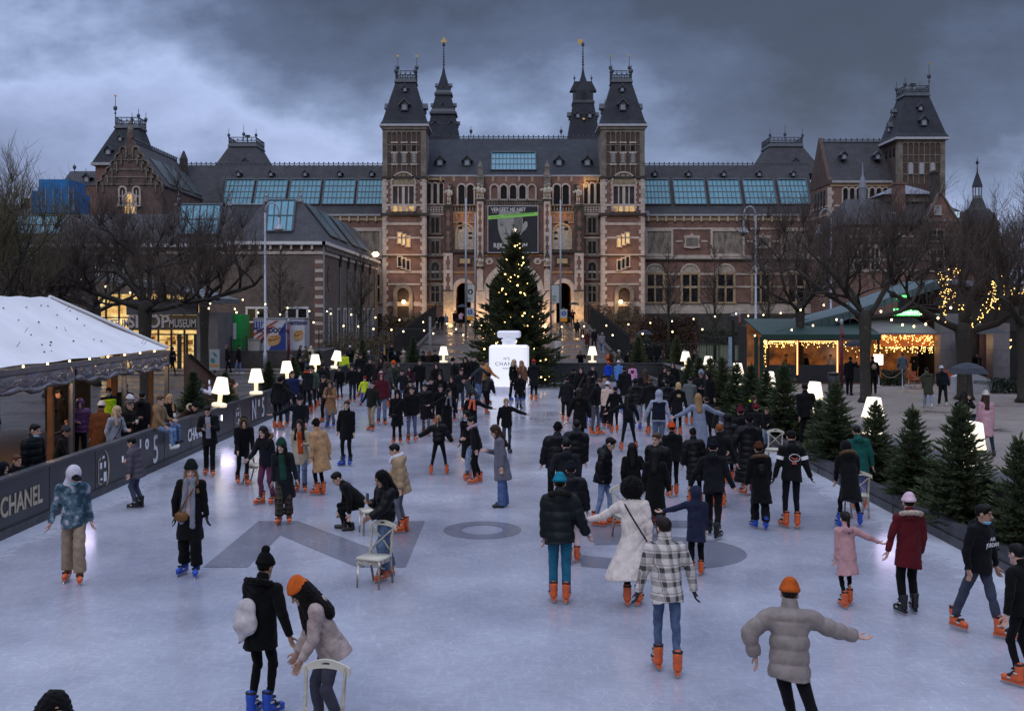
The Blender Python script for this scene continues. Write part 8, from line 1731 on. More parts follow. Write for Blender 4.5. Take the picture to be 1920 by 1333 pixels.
ROWS = '''
90 1751 1283 20|c#141416@-.1|s#222222|d|curly#0d0b0a|dd n|k=1|person with long dark hair whose head just enters the bottom left corner
1520 1430 1092 178|p#857b76@-.14c|s#17171a|k|beanie#b5561c|we s|hx=.2 l=10|man in a taupe puffer jacket and orange beanie gliding away, right arm stretched out
490 1345 1042 160|c#0c0c0e@-.2hf|s#0b0b0d|b|pompom#0b0b0c|od n|k=1 sack fur=0b0b0c|woman all in black with a bobble hat and white drawstring bag, seen from behind
612 1365 1098 -70|t#a3928c@-.12h|r#3c3c48|d|beanie#c05a20+curly#120d0b|ff n|l=24 p=25 scarf#2a1c1c h=1.62 k=1|person in a beige teddy jacket and orange beanie bending over a chair back
1250 1262 970 180|c#plaid@-.16c|s#3a5a86|o|short#2b1c14|oo n|g|man in a black and white checked overshirt, seen from behind with arms apart
1836 1190 943 30|c#12131a@-.12h|r#3a3f4e|o|short#0e0b0a|dd s|k=1 y=25 maskd tee|young man in a dark jacket with a blue mask pulled under his chin
1916 1285 1020 -150|c#0d0d0f@-.1|s#101014|o|short#14100d|dd n||skater in black cut off by the right edge
1703 1150 927 180|c#521119@-.28hf|r#0f0f12|k|beanie#d6b8c4|do n|fur=b5a392|woman in a dark red coat and pale pink beanie leading a child by the hand
1588 1138 968 180|c#b58b8c@-.38h|s#121216|o|pony#2a1d18|wd n|h=1.27|little girl in a dusty pink coat holding the hand of the woman in red
138 1092 868 12|c#camo@-.12h|w#94826e|o|cap#0c0c0e+hood#c8c4cc|od n|y=28 p=25 maskd h=1.76|young man in a blue camouflage jacket, white hood and black cap
357 1078 865 5|c#101013@-.42|w#0c0c0f|b|beanie#10221c+long#7d5c40|dd n|scarf#7d828c sl=.75 bag#6b4a28 h=1.74 g inner#a58e90|woman with a dark green beanie, long fair hair and long grey scarf on blue skates
1050 1130 888 180|p#1b2528@-.14hf|r#1f5f78|o|beanie#157a92|od n|h=1.77 k=1 fur=2c2722|man in a dark green parka, teal beanie and teal trousers, seen from behind
1188 1135 897 172|c#cfc4bb@-.6|s#101014|o|afro#0b0908|dw n|k=2 fl=.22 strap h=1.7|woman in a billowing off white trench coat with a big curly black hair
1305 1080 922 172|c#1e2238@-.3H|r#0e0f14|o|none|dw n|h=1.33|child in a navy hooded coat reaching out to the left
722 1085 878 -52|p#15161b@-.0c|w#3e5f86|o|curly#0c0a0a|pf n|k=1 phone y=-5 p=25|woman with long curly black hair and bomber jacket looking at her phone
676 992 893 -80|c#111114@.0|s#101013|d|short#15110f|fd sit|l=42 p=10 h=1.68 hy=.0|boy in black with striped trousers crouching low beside a white chair
752 998 830 -92|p#9c8466@-.2h|s#62646e|o|short#15110e|fd n|p=15 scarf#c9ccd6 sl=.1|boy in a tan hooded jacket and grey trousers facing left
533 982 822 5|c#22252c@-.45|w#plaidd|o|beanie#123a2c+long#15100e|dd n|inner#174034 y=-15|laughing woman in a charcoal coat, green beanie and checked trousers
500 945 796 -25|c#1a1d2a@-.1hf|r#5d2f4a|o|long#2a1815|fd n||woman with long wavy hair in a navy parka and plum trousers
455 908 790 25|c#101014@-.22Hf|s#101014|o|none|ff n|l=22 h=1.66|girl in a black fur hooded parka holding on to a white chair
565 922 785 5|c#a39a86@-.3hf|r#47678c|o|long#2b1a14|dp n|inner#a8401a|smiling woman in an orange jumper under an open pale parka
600 928 786 -130|t#a8845f@-.42|s#101013|o|beanie#0c0c0e|dd n||person in a camel teddy coat and black beanie turned away
560 868 738 10|c#161a26@-.1|s#101014|b|beanie#1c1f26|wf n|p=20|man in a navy jacket and grey beanie with one arm flung out low
650 873 749 -12|c#101014@-.25c|s#0e0e12|b|bun#3a2a20|dd n||woman in a black duffle coat and leggings on bright blue skates
393 892 757 5|c#15171d@-.2|r#0f0f13|o|short#120e0d|pp n|inner#8a8e9c p=25 phone|man in a dark open jacket over a grey top, looking down at his phone
344 0 0 62|c#33221c@-.15f|r#17171b|d|beanie#111114|fo n|Y=32.3 z=.0 h=1.72 l=50 fur=b8a488|person in a brown coat leaning over the rink board behind the phone reader
256 953 822 -100|p#4a4650@-.22|r#3c4254|k|short#0d0b0b|hd n|h=1.44 phone|boy in a grey quilted coat beside the board
620 802 712 -15|t#8a6748@-.5|r#3e5f86|b|long#3b2a20|pp n|scarf#5c463c|woman in a long camel coat and brown scarf on blue skates
611 792 702 -30|c#15161a@-.2hf|r#14151a|o|short#1a1410|dd n||man in black half hidden behind the long camel coat
697 808 713 -25|c#272821@-.12|r#8d7d68|o|short#1b1412|oo n|r=8 l=6 rg|man in an olive waxed jacket, beige trousers and red gloves
716 797 697 8|c#4c1620@-.1H|r#45668c|o|beanie#b59a94|dd n||person in a maroon hooded jacket behind the man in the olive jacket
683 762 696 35|c#c8d832@-.1|s#2a4fa0|d|beanie#7a1c22|od s|h=1.3|child in a yellow safety vest and dark red hat
637 750 686 0|c#101116@-.1|s#101116|o|short#15110e|dd n||boy in black left of the two young men at the board
661 755 684 10|c#14161d@-.1|r#1c2436|o|short#120e0c|dk n||young man in a dark jacket and blue jeans below the steward
673 745 688 -5|c#111217@-.1|s#0f0f13|o|short#120e0c|kd n||young man in black close behind the one in blue jeans
676 728 663 0|c#11131c@-.15|r#10111a|o|cap#11131c|dd n|h=1.82|tall man in dark clothes behind the child in the safety vest
646 0 0 10|c#c6dc2c@-.1|r#111116|d|cap#14161c|dd n|Y=61.5 z=0 h=1.83|steward in a bright yellow vest behind the board
745 833 733 0|c#0f0f13@-.38H|s#0e0e12|o|none|dd n|bag#111114 h=1.64|woman in a black hooded coat carrying a black bag
772 830 723 0|c#131419@-.12|s#3a5686|o|short#120e0c|dd n||man in a dark jacket and skinny blue jeans in the middle group
799 817 718 0|p#111217@-.42|s#5a5866|o|bun#15110f|dd n||woman in a black padded coat and grey tights
838 827 726 20|c#101014@-.75|s#101014|o|long#1d1512|wo n|y=30 scarf#6b6d74 l=10|laughing woman in a long black coat and grey scarf
827 812 720 0|c#0f0f13@-.5|s#101014|o|bun#120e0d|oo n||smiling woman in black behind the grey scarf
823 890 780 180|p#101116@.02|s#17181e|o|pony#8a6b4a|ow w|h=1.45|girl with a fair ponytail skating away with arms spread
884 838 732 5|c#101014@-.45h|s#101014|o|long#241512|dw n|scarf#d0684c mask l=8|woman with a blue face mask and a salmon coloured scarf
878 898 768 -35|c#121216@-.42|r#6f88ae|o|long#0e0b0b|dd n|maskd|woman in a long black coat and pale jeans with her mask pulled down
894 906 780 -80|t#0d0d10@-.05|r#0c0c0f|o|bun#0e0b0b|pd n|scarf#a58a98 sl=.06|woman with a dark bun in a black fleece facing left
940 950 794 -88|c#62626e@-.35|w#2d5796|d|long#3b241c|pd n|p=22|woman in a grey wool coat and flared blue jeans standing alone
950 850 745 8|c#101014@-.12h|s#33363f|k|short#9a7a54|dw n||fair haired boy in a black jacket with one arm held out
973 768 698 10|c#0d0d10@-.42|s#6d6a86|k|long#2a1d18|dd n||girl in a black dress and lilac leggings in front of the white bottle
963 752 673 50|l#17161a@-.1|r#15151a|b|long#b39a7c|dd n||blonde woman in a black leather jacket before the white bottle
981 752 675 -30|c#6b4a38@-.1h|r#15151a|b|long#9a6a42|dd n||woman in a brown jacket with reddish fair hair before the white bottle
1001 753 674 175|c#14151b@-.28h|s#16171c|o|beanie#a03028|ff n||tall man in a dark coat and red hat right of the white bottle
911 757 664 60|c#b07a48@-.3|r#d0c4b4|o|short#2a1c14|ff n||person in a tan coat hugging the left side of the white bottle
897 760 668 60|c#2a2d33@-.08|r#3f5f96|o|short#5a4028|ww n|l=15|person in a dark denim jacket reaching for the white bottle
912 777 697 150|p#111217@-.05|s#0f0f13|o|beanie#0e0e11|ff n|l=20|person in a black puffer jacket bending at the corner of the bottle
885 784 698 -100|c#2d3236@-.25hf|r#2d3236|o|beanie#15161b|oo n|l=35|stooping person in a grey green parka with a fur collar
855 748 664 -50|c#15161b@-.3|r#6a5aa0|o|beanie#0f1014|oo n|l=15|person in black with lilac trousers left of the bottle
873 745 658 0|c#121318@-.2|s#111114|o|long#2a1c18|pd n||dark haired woman in black at the end board left of the bottle
886 742 656 30|c#121215@-.2|s#111114|o|short#1d1410|dd n||man in black at the end board next to the fir tree
768 752 685 -5|c#3b1c28@-.15hf|s#15151a|o|long#2c1a16|pd n||woman with curly hair in a burgundy parka
786 752 672 0|c#121318@-.1|s#101114|o|short#1a1310|od n||young man in a black pullover at the end board
769 790 709 0|c#241c1a@-.1hf|s#101114|o|beanie#121114|dd n|h=1.5|child in a dark fur collared coat behind the middle group
820 764 678 0|c#15120f@-.35|s#101114|o|long#2b1f1a|fd n||woman in a dark brown fur coat left of the flannel shirt
836 0 0 -10|c#plaid@-.2|r#15151a|d|beanie#141417|dd n|Y=64.6 z=0 h=1.7|person in a grey checked flannel jacket behind the end board
816 0 0 0|c#15130f@-.2|r#15151a|d|short#1a1310|dd n|Y=64.8 z=0 h=1.8|man in black behind the end board left of the flannel jacket
805 0 0 0|c#33221a@-.3Hf|r#15151a|d|none|dd n|Y=65.2 z=0 h=1.74 fur=8a5a30|person in a brown coat with a big ginger fur hood
793 0 0 0|c#1c1614@-.2H|r#15151a|d|none|dd n|Y=65.6 z=0 h=1.7|person in a dark hood left of the ginger fur hood
825 797 697 0|c#0e0e12@-.3|s#101114|o|long#14100e|do n||young woman in black with her arm out behind the middle group
737 762 664 0|c#33382f@-.3|s#1b2436|o|beanie#c8501c|uu n||person in an olive coat and orange headband taking a photo
724 765 672 170|c#3a3a3e@-.35|s#3a3d44|o|long#3a2a24|dd n||woman in a grey coat seen from behind at the end board
706 748 670 160|c#1c1a1e@-.2|s#15151a|o|long#3b2a26|dd n||brown haired woman in black seen from behind at the end board
716 745 668 0|c#1c1c2a@-.2H|s#15151a|o|none|dd n||person in a dark purple hood between two women at the end board
742 0 0 0|c#14141a@-.2|r#15151a|d|long#1d1410|dd n|Y=66 z=0 h=1.72 mask|woman with a blue mask behind the orange headband
755 0 0 40|c#8a8078@-.2|r#44699c|d|beanie#b8b0ac|dd n|Y=66.5 z=0 h=1.68|woman in a pale jacket and white hat left of the small fir
1087 842 720 170|t#0c0c0e@-.38h|s#15171c|o|long#2c2018|oo n|h=1.78|person in a bulky black fur coat seen from behind
1116 817 708 65|c#121318@-.02c|s#4a4b52|o|short#4a3526|kk n||young man in a black jacket and grey trousers facing right
1137 803 716 150|c#c0a898@-.12|w#101013|o|beanie#d8ccc8|dd n||girl in a cream coat and white hat beside the grey trousers
1128 792 702 60|c#7d828e@-.1|r#22242a|b|short#1c1512|dd n||man in a light grey jacket behind the girl in cream
1178 846 738 175|c#131419@.0|s#1b1d24|o|long#1c1613|ow w|l=14 strap|woman in a short black jacket and leggings with a thin bag strap
1194 808 710 180|p#14161a@-.05h|r#62829c|b|beanie#123028|dd n||man in a black puffer jacket, dark green beanie and pale jeans
1222 818 704 180|c#1c1b20@-.2h|s#2d2d33|o|short#4a382c|oo n||man in a dark brown grey coat behind the navy body warmer
1235 852 731 180|c#8a90a0@-.08H|r#48607e|o|none|oo n|vest#161d30|person in a grey hoodie under a navy body warmer
1270 818 716 175|c#15161a@-.3h|s#15161a|o|long#a48a66|oo n|l=8|woman with fair curly hair in a black parka
1292 797 706 160|c#5b5f60@-.32|s#1a2233|o|short#241414|fd n||person in a shiny grey raincoat near the kerb
1312 866 737 180|c#777f92@-.78|s#101014|o|long#8a6c4a|ww n||woman with long fair hair in a long pale grey coat
1042 957 793 175|p#16181f@-.1h|r#101014|o|beanie#0c0c10|oo n||man in a black puffer jacket and black beanie walking away, leftmost of his group
1078 945 786 178|p#121318@-.12h|s#101114|o|short#1d1511|dd n||person in a black padded jacket right of the black beanie
1060 1000 822 178|c#1f2129@-.1h|s#101114|o|short#0f0c0b|kk n||man in a dark grey hooded jacket in front of the two padded jackets
1074 1056 855 180|p#17181f@-.2h|r#c0aeb0|o|beanie#1b1c2c|dd n|h=1.6|person in a dark padded jacket and pale trousers behind the teal beanie
1131 986 816 75|p#121318@-.1h|s#5e80b4|o|short#120d0c|kk n|p=25|young man in a black jacket and light blue jeans looking down
1188 988 830 178|c#101014@-.02|s#0d0d10|o|long#0b0909|kk n|inner#c8c8d0|woman with very long straight black hair in a short jacket
1235 985 808 -40|p#111217@-.2|s#111217|o|short#4a3626|dd n||man with short brown hair looking over his shoulder to the left
1228 1004 840 170|t#0b0b0d@-.55|r#6f92b8|k|long#0c0a0a|dd n||woman in a long black fur coat in front of the brown haired man
1262 932 793 180|c#101116@-.12h|s#12161f|o|beanie#c4471c|dd n||person in a black jacket and bright orange beanie seen from behind
1303 945 802 178|p#121218@-.42|s#101114|o|bun#241a15|do n|strap|woman in a long quilted black coat with a bag strap
1346 950 793 180|c#111218@-.3|s#101114|o|short#7a4524|od n||ginger haired person in a black coat
1338 1008 832 165|c#15171f@-.15h|r#17191c|k|beanie#15172a|oo s|l=15 h=1.76|man in a dark jacket and navy beanie on black skates
1402 928 788 180|p#121219@-.72h|s#101114|o|beanie#0f0f14|oo n|h=1.76|person in an ankle length black padded coat
1366 905 775 180|p#111217@-.5H|s#101114|o|none|dd n||person with a black hood up left of the ankle length coat
1390 890 764 178|c#121218@-.3h|s#101114|o|pompom#5a1626|dd n||person in a black coat and dark red bobble hat
1426 992 830 178|c#101014@-.45hf|w#14161c|b|beanie#4a2a18|dd n|pack#0d0d10 ps=.62|person in a black coat, brown hat and small black backpack
1484 990 807 180|c#14171a@-.12h|s#151c28|o|cap#101116|oo n|h=1.82 swoosh g|man in a black jacket with a coral emblem and white sleeve bands
1592 988 830 178|c#111116@-.42hf|s#0e0e12|b|hood#111116|ff w|l=18 h=1.64|woman in a black fur trimmed coat bending forward on blue skates
1612 955 797 176|c#0f4a44@-.3h|r#8088c0|o|short#241a16|dd n|l=10|man in a bottle green jacket and pale blue trousers
1512 0 0 178|c#0f1014@-.1|r#0e0f13|d|short#120e0c|dd n|Y=30.6 z=.3 h=1.84|man in black standing between the firs in the planting bed
1403 828 741 40|c#14161b@-.2|r#101114|k|long#3a2820|fd n|collar#c8dc20 l=25 h=1.5|girl in black with a bright yellow hood lining at the kerb
1416 850 768 150|c#15161c@-.1|r#101114|k|beanie#6a1a26|dd n|h=1.35|child in a black coat and wine red hat at the kerb
1438 845 772 -30|c#17181c@-.1|r#6a8ab0|k|short#3a2a22|fh n|h=1.25|child in black holding a white chair by the kerb
1462 838 768 -50|p#17161a@-.2|r#101114|k|long#3a2a22|dd n|h=1.28|child in a dark padded coat right of the other children at the kerb
1140 730 676 175|c#143ca8@-.1h|s#1a2236|o|beanie#d8501c|dd s|h=1.4|boy in a bright blue jacket and orange hat
1160 736 674 170|c#4a78b0@-.3|r#1a2236|b|beanie#d8c0c8|dd n|h=1.55|child in a pale blue coat and white hat
1186 742 680 170|c#c88ab0@-.1h|r#3a5a72|o|long#3a2018|dd n|h=1.5|child in a bright pink jacket near the end board
1172 772 687 -170|t#141316@-.35|r#c8c4c8|b|short#2a1a14|dd n||person in a black teddy coat and white trousers
1090 778 682 0|c#1c1c22@-.4|s#101114|o|long#2a1d18|dd n|bag#5a5448|woman in a dark cape like coat facing the camera
1110 752 684 20|c#14151b@-.2|s#101114|o|short#15110f|pd n|phone|person in black holding up a bright phone near the far lamp
1240 764 686 40|c#14161c@-.25|r#6a8ab0|o|long#241a16|pd n||dark haired woman in the group of three looking at a phone
1254 770 690 -20|c#12151f@-.1|r#5a7aa8|o|short#1a1412|pp n|phone p=25|young man in a navy jacket typing on a phone in the group of three
1263 760 678 -20|c#101116@-.2|s#101114|o|long#1e1512|dd n||tall woman in black at the back of the group of three
1316 792 688 -10|c#22232a@-.2|r#15161a|o|beanie#7a828e|pp n|phone p=25|man in a grey beanie and dark coat looking at a phone by the firs
1331 797 696 -60|c#0f1014@-.2H|s#101114|o|none|dd n||hooded person in black close to the man in the grey beanie
1341 842 762 90|c#1c1a1a@-.1|s#101114|o|short#3a2a20|dd n|h=1.2|small child beside the long pale grey coat
1740 764 688 175|c#3a3c30@-.35h|r#6a8ab8|n|short#141110|dd s||man in a khaki parka and light jeans walking on the gravel
1768 761 686 178|c#14202a@-.05h|r#1c222c|n|beanie#b8bccc|dd s||man in a dark jacket and pale grey beanie walking on the gravel
1806 852 734 160|c#101014@-.12|s#14161c|d|long#241a18|ud n|umb|woman with long dark hair in black pushing along the gravel
1848 853 734 178|c#b8909c@-.42|s#1c2a3a|d|beanie#c8c4bc+long#3a2620|dd s||woman in a pale pink coat and white hat on the gravel
1593 741 666 150|c#0f1118@-.2|r#10151f|d|short#14110f|ud n|umb|man in a dark coat beside the red pole
1637 738 667 175|c#141318@-.2|r#101114|d|short#1a1412|dd n|pack#a08a70 ps=.7|person with a small pale backpack at the lit menu board
1218 692 636 -160|c#1c1e26@-.2|r#15161c|d|short#14110f|du s|umb|person in dark clothes sharing cover on the street before the hedge
1233 692 637 150|c#14151b@-.2|r#1c2233|d|short#14110f|dd s||companion in navy walking beside the street before the hedge
1285 0 0 -100|c#15161b@-.2|r#15161c|d|beanie#b0aeb4|dd n|Y=66 z=0 h=1.72|person in black and a white hat left of the rear corner lamp
1298 0 0 90|c#15151a@-.2|r#15161c|d|short#3a2820|dd n|Y=67 z=0 h=1.75|person with dark hair behind the rear corner lamp
1144 0 0 110|c#3a2418@-.2|r#15161c|d|short#2a1c16|dd n|Y=66.5 z=0 h=1.78 pack#c0562a|man in brown with an orange backpack behind the end board
1158 0 0 100|c#3a3c30@-.3|r#15161c|d|beanie#a8a6a8|dd n|Y=66.5 z=0 h=1.72|person in khaki and a grey hat following the orange backpack
1177 0 0 0|c#14161f@-.2|r#15161c|d|long#2a1c18|dd n|Y=67 z=0 h=1.66|dark haired woman standing left of the right end fir
1089 0 0 0|c#101014@-.2|r#15161c|d|short#5a4632|uu n|Y=66 z=0 h=1.74|person in black raising a camera behind the end board
1129 0 0 0|c#8a8890@-.1H|r#5a7aa8|n|none|dd s|Y=88 z=r h=1.62|person in a pale grey hoodie on the right side of the brick path
1114 0 0 20|c#22222e@-.1|r#1c1f2a|d|short#4a3526|dd s|Y=91 z=r h=1.78|man in a navy jacket coming down the brick path
1101 0 0 0|c#4a1c22@-.5|s#15161c|d|long#a08a6a|dd s|Y=91 z=r h=1.68|woman in a dark red coat coming down the brick path
1082 0 0 180|c#22241f@-.3|r#15161c|d|short#3a2c22|dd s|Y=102 z=r h=1.76|man in dark green going up the brick path
1092 0 0 180|c#8a7c6c@-.2h|r#15161c|d|long#b0a080|dd s|Y=103 z=r h=1.7|person in a beige jacket going up the brick path
1074 0 0 180|c#15151a@-.2|r#15161c|d|short#14110f|ud s|Y=118 z=r h=1.75 umb pack#a02a34 ps=.6|person with a red bag at the right arch
1063 0 0 0|c#1c1c20@-.3|r#15161c|d|short#14110f|dd s|Y=119 z=r h=1.75|walker in black in front of the right arch
853 0 0 180|c#15161b@-.3|r#15161c|d|short#14110f|dd s|Y=116 z=r h=1.75|walker in black in front of the left arch
864 0 0 180|c#b890a0@-.05|r#101114|d|short#14110f|ud s|Y=115 z=r h=1.72 umb|person in a pale pink top going into the left arch
836 0 0 180|c#6a6a72@-.5|r#6a6a72|n|beanie#b0aeb4|dd s|Y=112 z=r h=1.66|woman in a long grey coat and white hat near the left path fence
829 0 0 0|c#22222c@-.1|r#1c1f2a|d|short#14110f|dd s|Y=111 z=r h=1.74|man in dark blue near the left path fence
821 0 0 0|c#101014@-.2|r#101114|d|short#14110f|dd s|Y=110 z=r h=1.72 bag#b0aeb4|person in black with a white bag near the left path fence
893 0 0 180|c#1c2022@-.3|r#15161c|d|short#14110f|dd s|Y=104 z=r h=1.76|walker in a dark coat right of the left path sign
1046 0 0 0|c#b8b4b4@-.2|r#22242a|d|cap#b0a48c|dd s|Y=82 z=r h=1.74|person in a white jacket with a dark strap beside the fir tree
780 0 0 180|c#565a66@-.3|r#3a3d48|d|beanie#d85a98|dd n|Y=77 z=r h=1.62 bag#15161a|person in grey with a bright pink hat
721 0 0 5|c#1c2c4a@-.1|r#14161c|d|short#2a1c16|hd n|Y=78 z=0 h=1.8 inner#b8862a|man in a blue jacket over a mustard jumper
733 0 0 60|c#111218@-.2|r#14161c|d|short#14110f|hd n|Y=78 z=0 h=1.78|person in black beside the mustard jumper
747 0 0 180|c#101116@-.1|r#5a7aa8|d|short#14110f|dd n|Y=72 z=0 h=1.74|person in black and jeans near the pink hat
756 0 0 0|c#101116@-.1f|r#44699c|d|long#3a2a22|dd n|Y=71 z=0 h=1.7 fur=a89a86|woman in black with a pale fur collar
657 0 0 180|c#101116@-.3|r#14161c|d|beanie#c0bec6|dd n|Y=74 z=0 h=1.74 pack#15161a|person with a white hat and black backpack left of the path
672 0 0 180|c#a08a78@-.2|r#14161c|d|long#c0a888|dd n|Y=68 z=0 h=1.7|blonde woman in a beige coat behind the steward
692 0 0 -20|c#2a2c4a@-.2|r#14161c|d|beanie#b8b8c4|dd n|Y=68 z=0 h=1.6|child in purple and a white hat left of the orange headband
427 700 645 -60|c#2a1a1e@-.15|s#1c222c|d|short#6a5a52|dd s||older man in a dark red jacket on the wet street at left
447 701 645 80|c#15161c@-.2|r#5a7ab0|n|short#14110f|dd s||man in black and light jeans on the wet street at left
321 704 650 60|p#1a1c22@-.2H|s#15161c|d|none|pd s||hooded passer by in front of the shop doors
560 0 0 100|c#2c2a24@-.3|r#15161c|d|short#3a2a20|pd n|Y=75 z=0 h=1.76|man in brown at the hot dog stands
575 0 0 -90|c#3a3a2a@-.3|r#44699c|d|short#3a2a20|pd n|Y=74 z=0 h=1.74|man in olive facing the hot dog stands
582 0 0 175|c#c0b0a0@-.2|r#44699c|d|long#c8b090|dd n|Y=75.5 z=0 h=1.7 pack#15161a ps=.7|blonde woman with a black backpack at the hot dog stands
545 0 0 20|c#22222a@-.2|r#15161c|d|beanie#5a5a62|dd n|Y=58 z=0 h=1.76|person in a grey hat behind the lamps on the left board
562 0 0 30|c#101116@-.2|r#15161c|d|short#14110f|dd n|Y=57 z=0 h=1.74|dark haired person behind the lamps on the left board
437 0 0 -50|c#8a735c@-.2hf|r#15161c|d|long#3a201a|dd n|Y=39.6 z=0 h=1.7 scarf#b04a20 sl=.12 fur=c8b8a4|woman in a camel coat and rust scarf behind the board
368 0 0 150|c#b8b8d0@-.12h|r#15161c|d|short#1a1210|uu n|Y=35 z=.15 h=1.82 k=2 pack#15161a phone|man in a pale lilac jacket taking a photo with his phone
520 806 708 165|c#111318@-.12hf|s#101114|o|beanie#15120f|wd n|l=14 fur=2c241c h=1.78|person in a dark coat with a fur hood leaning on the left board
533 800 702 -15|c#22222a@-.15|r#3a3a4a|o|long#1c1210|pd n||long haired woman in a striped top by the left board
547 790 694 20|c#18234a@-.15|s#14161c|o|short#14110f|dd n||boy in a blue jacket by the left board
560 785 699 150|c#101116@-.12hf|s#101114|o|pompom#b0aeb4|dd n|h=1.5|child in black with a white bobble hat by the left board
575 778 684 170|c#22242c@-.1|s#14161c|o|short#14110f|dd n|collar#c04a1c|teenager in dark grey with an orange collar by the left board
587 770 686 -20|c#3a4a3c@-.1h|s#22151a|o|short#2a1c16|dd n||teenager in a green jacket by the left board
214 0 0 62|c#8c8e9c@-.08|r#2c3e5c|d|long#b39c7a|kp n|Y=27.4 z=.0 h=1.78 bag#2a171b|blonde woman in a grey jumper with a brown bag behind the board
237 0 0 70|c#211f1b@-.25|r#22222a|d|short#4a4644|pd n|Y=28.8 z=.0 h=1.82 cup|grey haired man in a dark coat beside the grey jumper
187 0 0 172|t#5f361c@-.55|r#22222a|d|beanie#c8b8b4|dd n|Y=28 z=.0 h=1.82|person in a long rust brown coat and white beanie in the tent
207 0 0 20|c#14161c@-.1|r#15161c|d|short#14110f|dd n|Y=32 z=.12 h=1.82 vest#a8d820 mask|steward in a yellow vest inside the tent
238 0 0 120|c#121318@-.2|r#22222a|d|beanie#d0ccd0|pd n|Y=30.4 z=.0 h=1.8|person in black and a white beanie at the tent post
264 0 0 175|c#11131c@-.3h|r#8a94a8|d|short#14110f|dd n|Y=31 z=.0 h=1.86|tall person in a navy coat with back turned by the tent
297 0 0 78|c#7a6248@-.1h|s#4f7fb0|n|short#4a3422|fh sitb|Y=28.4 z=1.06 h=1.75|man in a tan jacket sitting on the rink board
312 0 0 60|t#101014@-.05|r#44699c|d|long#a8875c|fp sitb|Y=29.6 z=1.06 h=1.66 y=-30 cup|blonde woman in a black fleece sitting on the rink board
60 0 0 72|p#14171f@-.15|r#2c3e5c|d|short#14100e|dd n|Y=22.4 z=.0 h=1.86 maskd|man in a black puffer jacket with a mask under his chin behind the board
28 0 0 65|c#11131a@-.2|r#15161c|d|short#5a3422|dd n|Y=21 z=.0 h=1.4|child with antler headband leaning on the board
2 0 0 60|c#141828@-.2H|r#15161c|d|none|dd n|Y=20.6 z=.0 h=1.3|child in a navy hood at the far left of the board
150 0 0 30|p#5a3a5e@-.1H|r#15161c|d|none|pd n|Y=29 z=.12 h=1.72|person in a purple padded jacket with the hood up in the tent
121 0 0 -60|c#101014@-.1|r#15161c|d|short#14110f|pd n|Y=31.5 z=.12 h=1.8|bartender in black behind the counter
112 0 0 100|c#15161c@-.1h|r#15161c|d|beanie#3a3a44|fd sit|Y=26 z=.12 h=1.7|person in a dark hoodie sitting in the tent
233 0 0 10|c#15161c@-.1|r#15161c|d|short#14110f|dd n|Y=33.8 z=.12 h=1.8 mask|person with a blue mask at the back of the tent
1470 0 0 80|c#8a6a50@-.1|r#15161c|d|short#3a2820|pd sit|Y=64.4 z=.3 h=1.7|guest in beige sitting behind the left terrace glass
1512 0 0 -80|c#22222a@-.1|r#15161c|d|short#14110f|pd sit|Y=64.4 z=.3 h=1.7|guest in dark clothes sitting behind the left terrace glass
1558 0 0 -40|c#b0a8a0@-.1|r#15161c|d|short#3a2820|pd sit|Y=63.6 z=.3 h=1.7|guest in white sitting right at the glowing strip
1692 0 0 170|c#4a5460@-.2|r#5a5a62|d|short#3a2820|dd n|Y=61.5 z=0 h=1.78|waiter in grey under the orange canopy
1715 0 0 0|c#15151a@-.2|r#15161c|d|short#14110f|pd n|Y=63.8 z=0 h=1.74|guest in black under the orange canopy
601 765 680 160|c#15161c@-.1|s#101114|o|beanie#2a2c34|dd n||boy in black right of the teenager in green, back turned
608 757 675 0|c#2a2220@-.2|r#22242a|o|long#3a2618|dd n||woman in dark brown at the far end of the left board
692 742 671 10|c#16171c@-.2h|s#101114|o|short#2a1c14|dd n||young man in black behind the child in the safety vest
756 764 692 -20|c#23262e@-.15|r#3a5686|o|short#1a1310|od n||boy in dark grey and jeans left of the burgundy parka
809 792 707 0|c#121318@-.1h|s#15151a|o|beanie#15161a|dd n||youth in a black hood behind the woman in the padded coat
846 792 704 -10|c#191a20@-.3|s#101114|o|long#20150f|dd n||dark haired woman behind the long black coat and grey scarf
862 772 690 20|c#26282e@-.1h|r#22303f|o|short#2a1c14|od n||man in dark grey left of the stooping person
1061 792 706 180|c#23242a@-.2|r#22242a|o|short#2a1c14|dd n||man in dark grey left of the bulky fur coat, back turned
1074 768 690 170|c#131419@-.2h|s#101114|o|beanie#2a2a30|dd n||person in black left of the cape like coat
1104 795 705 160|c#1a1b21@-.15|r#2a2f3a|b|long#2a1c14|dd n||woman in black between the fur coat and the grey trousers
1152 812 724 180|c#15161b@-.2h|s#15151a|o|short#1c1410|oo n||youth in a black jacket right of the girl in cream
1207 790 692 175|c#17181d@-.3|s#101114|o|long#3a281c|dd n||brown haired woman in black behind the dark green beanie
1250 806 712 180|p#14151b@-.1h|s#1a1c24|o|beanie#1a1a20|dd n||person in a black puffer right of the navy body warmer
1327 836 744 178|c#121318@-.2h|s#101114|o|short#20160f|dd n||boy in black right of the long pale grey coat
1831 0 0 0|c#101014@-.3|r#15161c|d|short#14110f|dd n|Y=61 z=0 h=1.82|doorman in black under the dark parasol
'''
for r_ in ROWS.strip().split('\n'): person(r_)
